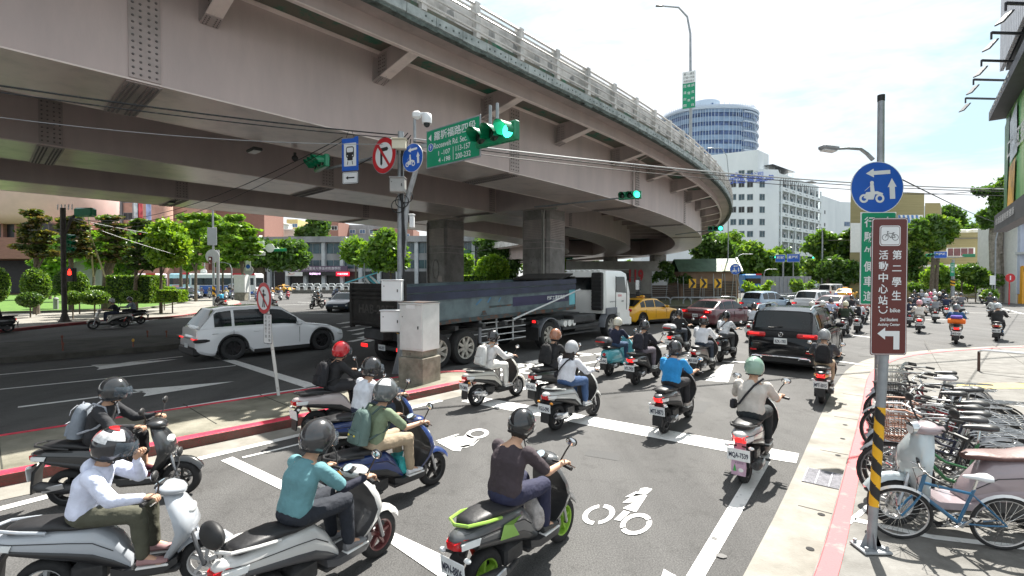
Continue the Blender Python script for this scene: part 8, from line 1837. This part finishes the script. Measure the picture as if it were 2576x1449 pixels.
mb=MB(); mb.bar((w/2+.2,-.5,3.5),(w/2+.62,2.0,5.25),.18,.25,WT); mb.bar((w/2+.62,2.0,5.25),(w/2+1.2,4.5,3.6),.18,.25,WT); mb.build('bargeboard',o); mb=MB(); mb.box((w/2+.55,1.5,2.9),(.1,.5,1.3),HUT); mb.build('window',o)
fg=M((.115,.085,.07),.9,sc=2.5,col2=(.05,.04,.035),stretch=(.4,.4,3),name='weathered_boards')
for i,(a,b_,y0,y1,lab) in enumerate(((1640,1706,716,752,'brown board hoarding under the flyover, left of the hut'),(1720,1795,712,748,'brown board hoarding behind the chevron signs'),(1796,1852,704,746,'brown board hoarding with bare scaffold poles, right of the chevrons'))):
    D=54; X0,X1=atD(a,D),atD(b_,D); o=empty('hoarding',((X0+X1)/2,D,0),0,lab,'hoarding'); z1=HC+(YH-y0)*D/F_; mb=MB()
    for k in range(7): mb.box((0,.02*(k%2),.35+k*(z1-.3)/7),((X1-X0)*.98,.05,(z1-.3)/7*.86),fg)
    mb.build('boards',o,smooth=False); 
    for k in range(3 if i<2 else 5): 
        x=(X1-X0)*(k/(2 if i<2 else 4)-.5); mb=MB(); mb.tube([(x,-.15,0),(x+(.3 if k%2 else -.1),-.1,z1+.7)],.035,GALV,5); mb.build('scaffold_pole',o)
for i,(px,lb) in enumerate(((1742,'leftmost'),(1770,'middle'),(1806,'rightmost'))):
    D=51; p=A(px,713,D); o,m=sgn('chevron_sign',lb+' yellow chevron sign with a black arrowhead, under the flyover edge',p,180,group='yellow chevron signs'); s=.42
    part(o,m,lambda b:(b.box((0,0,0),(.76*1.0,.96,.03),YEL,bev=.01),b.flat(I4,[(-.30,.46),(-.02,.46),(.32,0),(-.02,-.46),(-.30,-.46),(.02,0)],SGK,.018)),'plate'); mb=MB(); 
    for x in (-.06,.08): mb.cyl((x,.05,-p.z),(x,.05,-.4),.025,GALV,6)
    mb.build('post',o)
blue_round('blue round scooter sign on a leaning post in front of the hut gable',A(1850,677,50),185,1.12); o=empty('sign_post',A(1862,703,50).xy.to_3d(),0,'bent grey post of the blue round sign by the hut','post'); mb=MB(); mb.tube([(0,0,0),(.0,0,1.6),(-.35,0,3.1)],.05,GALV,6); mb.build('post',o)
def hoop(label,px,py,w=2.0,h=.75,rz=0,g='tubular kerb barriers'):
    o=empty('hoop_barrier',G(px,py),R(rz),label,'barrier',g); mb=MB(); mb.tube([(-w/2,0,0),(-w/2,0,h*.6),(-w/2+.12,0,h*.9),(-w/2+.3,0,h),(w/2-.3,0,h),(w/2-.12,0,h*.9),(w/2,0,h*.6),(w/2,0,0)],.075,GALV,8); mb.build('hoop',o); return o
for i,(px,py,lb) in enumerate(((1712,768,'grey hoop barrier at the left, under the flyover edge'),(1745,768,'grey hoop barrier below the leftmost chevron'),(1787,768,'grey hoop barrier below the rightmost chevron'),(1828,766,'grey hoop barrier behind the dark red sedan roof'),(1962,762,'grey hoop barrier just right of the blue minivan'),(2003,763,'grey hoop barrier right of the minivan, by the white crossover'),(1660,768,'grey hoop barrier behind the yellow taxi roof'))): hoop(lb,px,py)
o=empty('kerb',G(1850,770),0,'x','kerb'); C.objects.unlink(o)
kp=g((1560,772),(1750,775),(1960,770),(2030,766)); 
kerb('median_kerb',kp,.3,.16,CONC)
b=MB(); q=kp+[Vector((p.x,p.y+14,0)) for p in reversed(kp)]; b.prism([(p.x,p.y) for p in q],-.02,.14,M((.16,.15,.10),.9,sc=.8,col2=(.07,.10,.03),name='verge')); struct(b.build('verge'))
o=empty('metal_fence',(atD(1977,62),62,0),0,'grey ribbed sheet fence behind the bright shrub','fence'); mb=MB(); X=atD(2040,62)-atD(1914,62); mb.box((0,0,1.45),(X,.08,2.9),M((.25,.27,.30),.6,var=.1)); mb.build('panel',o); 
for k in range(12): mb=MB(); mb.box((-X/2+X*(k+.5)/12,-.07,1.45),(.09,.07,2.8),GALV); mb.build('rib',o)
o=empty('handrail',G(1990,765),0,'thin grey railing in front of the dark round shrub','railing'); mb=MB(); mb.tube([(-2.2,0,.9),(2.0,0,1.3)],.035,GALV,5); mb.tube([(-2.2,0,.5),(2.0,0,.9)],.03,GALV,5); mb.build('rail',o); mb=MB(); 
for k in range(6): mb.cyl((-2.2+k*.84,0,0),(-2.2+k*.84,0,.9+k*.08),.035,GALV,5)
mb.build('posts',o)
# buildings under the far flyover with the red numerals
o=bld('fire_station','shaded grey building under the far flyover with red numerals on its wall',[(atD(1424,84),84),(atD(1712,84),84),(atD(1712,90),90),(atD(1424,90),90)],5.7,M((.30,.29,.27),.8,sc=.6,var=.2)); f,l=wf(o,(atD(1424,84),84),(atD(1712,84),84))
mb=MB(); mb.T=f; mb.box((l*.3,4.2,.05),(l*.5,.15,.1),WT); mb.box((l*.3,3.0,.04),(l*.5,1.2,.08),DKW); mb.box((l*.85,2.2,.03),(l*.2,3.4,.05),M((.55,.58,.60),.6,var=.1)); mb.build('window_band',o)
mb=MB(); mb.T=f; mb.text('119',I4,2.3,M((.5,.02,.03),.5,var=.1),w=2.5,cx=atD(1600,84)-atD(1424,84),cy=3.1,z=.12,bold=.04); mb.build('numerals',o)
# far bay: pale rounded barriers, turquoise canopy
src=None
for i in range(15):
    px=742+i*18.5; p=A(px,703,86); p.z=0
    o=empty('guard_frame',p,0,'white rounded steel guard frame on a low concrete wall in the far bay','barrier','white guard frames along the far bay'); mb=MB(); mb.tube([(-.55,0,.6),(-.55,0,1.5),(-.38,0,1.72),(.38,0,1.72),(.55,0,1.5),(.55,0,.6)],.11,SGW,6); mb.tube([(-.45,-.3,.6),(-.45,-.3,1.1),(-.3,-.3,1.3),(.3,-.3,1.3),(.45,-.3,1.1),(.45,-.3,.6)],.10,SGW,6); mb.build('frame',o)
o=empty('low_wall',(atD(872,86),86,0),0,'low stained concrete wall under the white guard frames','wall'); mb=MB(); mb.box((0,.2,.4),(19.5,.5,.8),CONC2,bev=.03); mb.build('wall',o)
D=62; o=empty('canopy',(atD(910,D),D,0),0,'slanting turquoise canopy behind the truck tail','canopy'); k=D/F_; TQ=M((.10,.45,.55),.35,var=.1)
mb=MB(); 
def cz(y): return HC+(YH-y)*k
mb.add([(-41*k,0,cz(710)),(40*k,0,cz(684)),(44*k,3,cz(680)),(-30*k,3,cz(704)),(-41*k,0,cz(713)),(40*k,0,cz(687))],[(0,1,2,3),(4,5,1,0),(3,2,1,0)],TQ); mb.build('roof',o)
mb=MB(); mb.add([(5*k,.5,cz(697)),(22*k,.5,cz(692)),(40*k,1.5,cz(716)),(26*k,1.5,cz(718))],[(0,1,2,3),(3,2,1,0)],TQ)
for a_,b2 in (((18*k,.4,cz(694)),(40*k,1,cz(718))),((6*k,.4,cz(698)),(18*k,1,cz(722))),((-38*k,.3,cz(712)),(10*k,.3,cz(712)))): mb.bar(a_,b2,.25,.2,SGW)
mb.build('frame',o)
# ================================================================ near right poles and signs
b0=G(2210,1018)+Vector((0,0,.12)); o=empty('lamp_pole',b0,0,'tall grey pole with a dark cap carrying the blue round sign','pole'); mb=MB(); mb.tube([(0,0,0),(0,0,.5),(-.03,0,6.0)],[.085,.075,.058],GALV,12); mb.build('shaft',o); mb=MB(); mb.cyl((-.03,0,5.9),(-.03,0,6.02),.064,SGK,12); mb.build('cap',o)
a,e=A(2196,402,9.7)-b0,A(2102,375,9.2)-b0
mb=MB(); mb.tube([a,a+Vector((-.12,0,.12)),a.lerp(e,.35)+Vector((0,0,.14)),a.lerp(e,.7)+Vector((0,0,.08)),e],[.04,.035,.03,.025,.02],GALV,8); mb.build('lamp_arm',o)
mb=MB(); mb.T=Matrix.Translation(e+Vector((-.13,0,.02)))@Matrix.Rotation(R(8),4,'Y'); mb.box((0,0,0),(.30,.20,.10),GALV,bev=.03); mb.box((0,0,-.055),(.25,.16,.02),SGW,bev=.008); mb.build('lamp_head',o)
blue_round('large blue round sign with two arrows and a scooter, above the green and brown signs',A(2206,472,9.35),182,1.0)
o,m=sgn('lane_sign','tall green sign with white characters, half behind the brown sign',A(2209,650,9.3),183)
def f(b): b.box((0,0,-.01),(.66,1.78,.02),SGW,bev=.005); b.flat(I4,rrect(.63,1.75,.03),SGG,.002)
part(o,m,f,'plate')
def f(b):
    for i,c_ in enumerate('行駛外側車道'): b.text(c_,I4,.20,SGW,w=.20,cx=-.17,cy=.70-.285*i,z=.006,bold=.015)
    b.text('右',I4,.20,SGW,w=.20,cx=.17,cy=.70,z=.006,bold=.015)
part(o,m,f,'lettering')
b0=G(2190,1418)+Vector((0,0,.13)); tp=A(2233,760,4.25); t_=tp-b0
o=empty('sign_post',b0,0,'leaning galvanised post with yellow and black stripes and a bolted foot plate','pole'); mb=MB(); mb.tube([(0,0,0),t_],.037,GALV,16); mb.build('shaft',o)
mb=MB(); 
hz=MB(); 
def hz_(o,P0,P1,r,n):
    P0,P1=Vector(P0),Vector(P1); L_=(P1-P0).length; ax=(P1-P0).normalized(); u=ax.cross(Vector((0,1,0))).normalized(); v=ax.cross(u); mb=MB(); K=24; rows=int(L_/.008)
    for i in range(rows):
        for j in range(K):
            a0_,a1_=2*PI*j/K,2*PI*(j+1)/K; s0,s1=L_*i/rows,L_*(i+1)/rows; am=(a0_+a1_)/2
            ph=(s0/(L_/n)+am/(2*PI)*1.0)%1.0
            mb.add([P0+ax*s0+(u*cos(a0_)+v*sin(a0_))*r,P0+ax*s0+(u*cos(a1_)+v*sin(a1_))*r,P0+ax*s1+(u*cos(a1_)+v*sin(a1_))*r,P0+ax*s1+(u*cos(a0_)+v*sin(a0_))*r],[(3,2,1,0)],YEL if ph<.5 else SGK)
    mb.build('hazard_stripes',o,smooth=False)
hz_(o,t_*.175,t_*.575,.0385,4)
mb=MB(); mb.box((0,0,.012),(.24,.20,.024),GALV,bev=.006)
for x in (-.09,.09):
    for y in (-.07,.07): mb.cyl((x,y,.02),(x,y,.055),.014,GALV,6)
for x,y in ((1,0),(-1,0),(0,1),(0,-1)): mb.add([(.037*x,.037*y,.02),(.10*x,.08*y,.02),(.037*x,.037*y,.16),(.037*x+.006*y,.037*y+.006*x,.02),(.10*x+.006*y,.08*y+.006*x,.02),(.037*x+.006*y,.037*y+.006*x,.16)],[(0,1,2),(5,4,3),(2,1,0),(1,4,5,2)],GALV)
mb.build('foot_plate',o)
o,m=sgn('bicycle_sign','tall brown cycle station sign with a white bicycle panel and a left turn arrow',A(2236.5,721,4.18),183); W_,H_=.304,1.19
def f(b): b.flat(I4,rrect(W_,H_,.022),SGBR,.0); b.flat(I4,rrect(W_*.965,H_*.99,.02),SGW,.001); b.flat(I4,rrect(W_*.93,H_*.982,.018),SGBR,.002); b.flat(Matrix.Rotation(PI,4,'Y'),rrect(W_,H_,.022),GALV,.003)
part(o,m,f,'plate')
def f(b):
    b.flat(Matrix.Translation((0,.44,0)),rrect(.175,.175,.022),SGW,.004); b.flat(Matrix.Translation((0,.44,0)),rrect(.160,.160,.018),SGBR,.005); b.flat(Matrix.Translation((0,.44,0)),rrect(.152,.152,.016),SGW,.006)
    for x in (-.042,.042): b.disc(Matrix.Translation((x,.425,0)),.027,SGK,24,z=.007,r0=.023)
    def ln(x0,y0,x1,y1,w=.004): 
        d=Vector((x1-x0,y1-y0)).normalized(); n=Vector((-d.y,d.x))*w/2; b.flat(I4,[(x0+n.x,y0+n.y),(x1+n.x,y1+n.y),(x1-n.x,y1-n.y),(x0-n.x,y0-n.y)],SGK,.0075)
    for q in ((-.042,.425,-.022,.462),(-.022,.462,.024,.458),(-.022,.455,.002,.422),(.002,.422,.026,.465),(.002,.422,.042,.425),(.042,.425,.024,.458),(-.022,.462,-.026,.478),(-.026,.478,-.012,.476),(.018,.466,.036,.466)): ln(*q)
part(o,m,f,'bicycle_panel')
def f(b):
    for i,c_ in enumerate('第二學生'): b.text(c_,I4,.082 if c_!='二' else .05,SGW,w=.078,cx=.060,cy=.275-.117*i,z=.004,bold=.015)
    for i,c_ in enumerate('活動中心站'): b.text(c_,I4,.080,SGW,w=.078,cx=-.052,cy=.275-.098*i,z=.004,bold=.015)
    b.text('bike',I4,.036,SGW,w=.085,cx=.050,cy=-.205,z=.004,bold=.015); b.text('2nd Student',I4,.030,SGW,w=.15,cy=-.285,z=.004,bold=.02); b.text('Activity Center',I4,.032,SGW,w=.185,cy=-.332,z=.004,bold=.02)
    n=14
    for i in range(n): a0_,a1_=PI+PI*i/n,PI+PI*(i+1)/n; b.flat(I4,[(-.05+.036*cos(a0_),-.20+.034*sin(a0_)),(-.05+.036*cos(a1_),-.20+.034*sin(a1_)),(-.05+.028*cos(a1_),-.20+.026*sin(a1_)),(-.05+.028*cos(a0_),-.20+.026*sin(a0_))],SGW,.004)
    for x in (-.085,-.018): b.disc(Matrix.Translation((x,-.178,0)),.008,SGW,10,z=.004)
part(o,m,f,'lettering')
part(o,m,lambda b:b.flat(I4,[(.09,-.545),(.04,-.545),(.04,-.435),(-.025,-.435),(-.025,-.402),(-.095,-.455),(-.025,-.508) if False else (-.025,-.402),(-.025,-.385),(.09,-.385)],SGW,.004) if False else (b.flat(I4,[(.04,-.545),(.09,-.545),(.09,-.385),(.04,-.385)],SGW,.004),b.flat(I4,[(-.03,-.43),(.04,-.43),(.04,-.385),(-.03,-.385)],SGW,.004),b.flat(I4,[(-.095,-.407),(-.03,-.355),(-.03,-.46)],SGW,.004)),'arrow')
o=empty('railing',G(2545,955)+Vector((0,0,.125)),R(-52),'worn steel tube railing with dark posts at the right edge of the pavement','railing'); mb=MB(); mb.tube([(-.6,0,.42),(-.6,0,.5),(-.52,0,.55),(4,0,.55)],.03,CHR,8); mb.build('rail',o); mb=MB()
for x in (-.6,.5,1.6): mb.cyl((x,0,0),(x,0,.5),.03,M((.10,.06,.05),.7,var=.2),8)
mb.build('posts',o)
# ================================================================ bicycles
def bicycle(loc_,head,label,col=(.02,.02,.022),s=.8,basket=None,rack=True,fend=(.30,.31,.33),saddle=(.03,.03,.032),bar='city',near=False,group='bicycles parked in the kerbside rack',lean=6,steer=0,tape=None,rim=(.26,.26,.27),stretch=1):
    o=empty('bicycle',loc_,hrz(head),label,'bicycle',group); o.scale=(s,s,s); o.rotation_euler=(R(lean),0,hrz(head)); m=M(col,.3,var=.05,coat=.6,name='frame_paint'); r=.33; wb=1.04; MT=M((.42,.43,.44),.35,.8,var=.15,sc=20,name='worn_metal')
    for x,nm in ((0,'rear_wheel'),(wb,'front_wheel')):
        w_=bpy.data.objects.new(nm,None); C.objects.link(w_); w_.parent=o; w_.location=(x,0,r); w_.rotation_euler=(0,0,R(steer) if x else 0)
        mb=MB(); mb.torus((0,0,0),r-.018,.021 if near else .017,TYRE,n=40 if near else 28,k=7); mb.build('tyre',w_); mb=MB(); mb.torus((0,0,0),r-.042,.010,M(rim,.3,.7,var=.1),n=36 if near else 24,k=5); mb.build('rim',w_)
        mb=MB(); ns=28 if near else 16
        for i in range(ns): a=2*PI*i/ns; sd=.025 if i%2 else -.025; a2=a+.25*(1 if i%4<2 else -1); mb.bar((.02*cos(a2),sd,.02*sin(a2)),((r-.045)*cos(a),0,(r-.045)*sin(a)),.0028,.0028,CHR if near else MT)
        mb.cyl((0,-.045,0),(0,.045,0),.016,CHR,8); mb.build('spokes',w_)
        if fend:
            mb=MB(); fm=M(fend,.35,.4,var=.08); q=[]
            for i in range(13): a=R(-5+i*(150 if x==0 else 105)/12+(0 if x==0 else 40)); rr2=r+.02; a=a if x else PI-a+R(10); q.append([Vector((rr2*cos(a),-.026,rr2*sin(a)-.012)),Vector(((rr2+.012)*cos(a),0,(rr2+.012)*sin(a))),Vector((rr2*cos(a),.026,rr2*sin(a)-.012)),Vector(((rr2-.002)*cos(a),0,(rr2-.002)*sin(a)))])
            mb.loft(q,fm); mb.build('mudguard',w_)
    bb=(.44,0,.28); st=(.34,0,.66); hd0=(.86,0,.62); hd1=(.83,0,.80)
    mb=MB(); R_=.017 if near else .015
    if bar=='city': mb.tube([bb,(.6,0,.33),(.75,0,.5),hd0],R_*1.15,m,8); mb.tube([(.40,0,.45),(.6,0,.50),(.78,0,.64),hd1],R_*.8,m,7)
    else: mb.tube([bb,hd0],R_*1.3,m,10); mb.tube([st,(.84,0,.75)],R_,m,10)
    mb.tube([bb,st,(.32,0,.72)],R_,m,8); mb.tube([hd0,hd1,(.82,0,.86)],R_*1.2,m,8)
    for sd in (-1,1): mb.tube([bb,(.2,sd*.04,.3),(0,sd*.055,r)],R_*.6,m,6); mb.tube([st,(.17,sd*.045,.5),(0,sd*.055,r)],R_*.6,m,6)
    fr_=mb.build('frame',o)
    if tape: mb=MB(); mb.text(tape,frame((.67,-R_*1.35,.46),(.78,0,.62),(-.6,0,.8)),.028,WT,w=.30); mb.build('frame_lettering',fr_)
    mb=MB(); 
    for sd in (-1,1): mb.tube([(.845,sd*.03,.63),(.93,sd*.055,.5),(wb,sd*.055,r)],R_*.75,m if near else MT,6)
    mb.build('fork',o)
    mb=MB(); mb.cyl((.33,0,.70),(.305,0,.84),.013,CHR,8); mb.build('seat_post',o)
    mb=MB(); k=12; mb.loft([[Vector((x,w*cos(2*PI*i/k),.875+zz+h*sin(2*PI*i/k))) for i in range(k)] for x,w,h,zz in ((.16,.03,.015,.01),(.19,.085,.035,.005),(.25,.085,.038,0),(.33,.04,.03,0),(.43,.018,.018,0),(.45,.008,.01,0))],M(saddle,.4,var=.08,coat=.3)); mb.build('saddle',o,ang=60)
    mb=MB(); 
    if bar=='city': mb.tube([(.60,-.27,.97),(.72,-.27,.99),(.82,-.16,.96),(.83,0,.90),(.82,.16,.96),(.72,.27,.99),(.60,.27,.97)],.011,MT,7)
    else: mb.tube([(.76,-.30,.90),(.82,-.1,.885),(.82,.1,.885),(.76,.30,.90)],.012,SGK,7)
    mb.cyl((.825,0,.80),(.83,0,.90),.014,MT,8); mb.build('handlebar',o)
    for sd in (-1,1):
        mb=MB(); mb.tube([(.58,sd*.27,.966),(.69,sd*.27,.985)] if bar=='city' else [(.74,sd*.34,.905),(.785,sd*.22,.895)],.017,SGK,7); mb.build('grip',o)
        mb=MB(); mb.tube([(.78,sd*.18,.95),(.70,sd*.25,.93),(.62,sd*.27,.91)] if bar=='city' else [(.81,sd*.19,.88),(.83,sd*.28,.865)],.005,CHR,5); mb.build('brake_lever',o)
    mb=MB(); mb.tube([(.8,.05,.92),(.93,.08,.86),(.9,.02,.62)],.004,CBL,4); mb.tube([(.8,-.05,.92),(.92,-.06,.9),(.86,-.02,.7)],.004,CBL,4); mb.build('brake_cable',o)
    mb=MB(); mb.torus((.44,-.045,.28),.085,.008,MT,n=24,k=5); mb.torus((.44,-.05,.28),.055,.008,SGK,n=20,k=5); mb.cyl((.44,-.08,.28),(.44,.08,.28),.018,MT,8)
    for a,sd in ((R(-50),-1),(R(130),1)):
        e=Vector((.44+.165*cos(a),sd*.085,.28+.165*sin(a))); mb.bar((.44,sd*.07,.28),e,.02,.012,MT,up=(0,1,0)); mb.box(e+Vector((0,sd*.05,0)),(.09,.09,.02),SGK,bev=.005)
    mb.tube([(.44,-.045,.365),(0,-.05,.375)],.005,SGK,4); mb.tube([(.44,-.045,.195),(0,-.05,.285)],.005,SGK,4); mb.torus((0,-.05,.33),.045,.008,SGK,n=16,k=5); mb.build('crankset',o)
    if rack: mb=MB(); [mb.tube([(.30,sd*.06,.70),(.2,sd*.065,.72),(-.28,sd*.065,.72),(-.32,0,.72)],.007,MT,5) for sd in (-1,0.001,1)]; [mb.bar((x,-.065,.722),(x,.065,.722),.006,.006,MT) for x in (-.22,-.08,.06,.2)]; mb.tube([(-.05,.065,.72),(0,.06,.35)],.006,MT,5); mb.tube([(-.05,-.065,.72),(0,-.06,.35)],.006,MT,5); mb.build('rack',o)
    if basket:
        bm=M(basket,.5,.3,var=.1); mb=MB()
        def bp_(x,y,t): k_=.8+.2*t; return Vector((1.0+(x)*k_,y*k_,.70+.27*t))
        for t in (0,.33,.66,1.0): mb.tube([bp_(x,y,t) for x,y in ((-.13,-.17),(.15,-.15),(.17,0),(.15,.15),(-.13,.17),(-.13,-.17))],.006 if t<1 else .010,bm,5)
        for i in range(22):
            u=i/22; c_=[(-.13,-.17),(.15,-.15),(.17,0),(.15,.15),(-.13,.17),(-.13,-.17)]; v_=u*5; j=int(v_); f_=v_-j; x=c_[j][0]*(1-f_)+c_[j+1][0]*f_; y=c_[j][1]*(1-f_)+c_[j+1][1]*f_; mb.tube([bp_(x,y,0),bp_(x,y,1)],.0035,bm,4)
        for i in range(7): mb.bar(bp_(-.12+.045*i,-.15,0),bp_(-.12+.045*i,.15,0),.005,.005,bm)
        mb.build('basket',o)
    return o
def fb(px,py,h,s,z=.13): p=G(px,py); p.z=z; return p-heading(h)*1.04*s
bicycle(fb(2256,1388,-76,.75),-76,'blue mountain bicycle nearest us in front of the striped post',col=(.02,.12,.24),s=.75,rack=False,saddle=(.60,.62,.64),bar='mtb',near=True,lean=-8,steer=-8,tape='MOSSO-BIKE',fend=(.58,.59,.60),rim=(.62,.62,.63))
specs=[(0,'green framed bicycle with a brown basket, just behind the silver scooter shield',dict(col=(.03,.16,.06),basket=(.30,.15,.10))),
(.42,'black bicycle with a large white wire basket behind the striped post',dict(col=(.02,.02,.022),basket=(.62,.62,.62),saddle=(.04,.04,.045))),
(.80,'dark bicycle with a padded rear seat and a second brown basket',dict(col=(.03,.03,.05),basket=(.34,.20,.15))),
(1.20,'navy bicycle with a shiny black saddle, fourth from us in the rack',dict(col=(.015,.02,.05))),
(1.6,'silver framed bicycle with high handlebars, middle of the rack',dict(col=(.45,.46,.47),basket=None)),
(2.0,'black bicycle with a blue reflector, sixth from us in the rack',dict(col=(.02,.03,.06),basket=(.05,.05,.05))),
(2.45,'maroon bicycle with a plain black saddle and rear rack',dict(col=(.16,.02,.025))),
(2.9,'red bicycle with a black rear basket near the far end',dict(col=(.30,.02,.03),fend=(.03,.03,.03))),
(3.35,'bicycle with a grey wire basket and a tall white saddle',dict(col=(.05,.05,.05),basket=(.50,.50,.48),saddle=(.55,.55,.55))),
(3.8,'farthest bicycle in the rack with raised black handlebars and a pale basket',dict(col=(.08,.08,.08),basket=(.48,.45,.36))),
(4.1,'rear black bicycle with raised handlebars beside the farthest one',dict(col=(.03,.03,.03)))]
rg=random.Random(12); base_=G(2196,1290); 
for t,lb,kw in specs:
    p=base_+heading(38.5)*t*.88; p.z=.13; h=-72+rg.uniform(-7,5); L0=p+heading(128)*rg.uniform(.05,.25)
    bicycle(L0-heading(h)*1.04*1.0,h,lb,s=1.0,lean=rg.uniform(-9,9),steer=rg.uniform(-25,25),**kw)
for i in range(9):
    p=base_+heading(38.5)*(i*.44+.1)+heading(128)*.15; p.z=.13; o=empty('rack_hoop',p,hrz(38.5),'bent tubular hoop of the bicycle rack between the parked front wheels','bicycle rack','hoops of the bicycle rack'); mb=MB(); 
    mb.tube([(-.16,0,0),(-.17,0,.22),(-.10,0,.34),(.10,0,.34),(.17,0,.22),(.16,0,0)],.012,M((.45,.46,.47),.35,.7,var=.1),6); mb.tube([(-.1,-.05,.05),(-.12,-.25,.09),(.12,-.25,.09),(.1,-.05,.05)],.011,M((.45,.46,.47),.35,.7,var=.1),6); mb.build('hoop',o)
LIL=M((.40,.31,.35),.4,sc=3,var=.08,coat=.6,name='lilac_paint')
L_=G(2246,1352)-heading(-80)*1.22; L_.z=.13
sc_=scooter(L_,-80,'parked lilac and silver vintage scooter with a glossy brown seat beside the bicycles',col=(.33,.27,.29),col2=(.33,.27,.29),seat=(.10,.045,.04),style='retro',lod=0,s=1.0,rimc=(.5,.5,.5),mirror=True)
for c_ in sc_.children:
    if c_.name.startswith(('leg_shield','front_mudguard')): c_.data.materials.clear(); [c_.data.materials.append(M((.50,.56,.58),.28,.25,var=.05,coat=.8,name='silver_shield')) for _ in range(2)]
    if c_.name.startswith('headlight'): pass
# manholes and small road details
for i,(px,py,r_,lb) in enumerate(((310,812,.5,'round iron manhole cover on the far left pavement'),(1372,905,.45,'rectangular iron drain grating in the hatched box behind the white-clothed rider'))):
    o=empty('manhole_cover',G(px,py,.145 if i==0 else .012),hrz(40),lb,'manhole'); mb=MB(); 
    if i==0: mb.cyl((0,0,-.01),(0,0,.004),r_,M((.20,.19,.17),.7,.3,var=.3,sc=20),24)
    else:
        mb.box((0,0,0),(1.6,.5,.012),M((.10,.10,.10),.6,.4,var=.3,sc=20)); [mb.box((-.75+.1*k,0,.008),(.03,.46,.01),GALV) for k in range(16)]
    mb.build('cover',o)
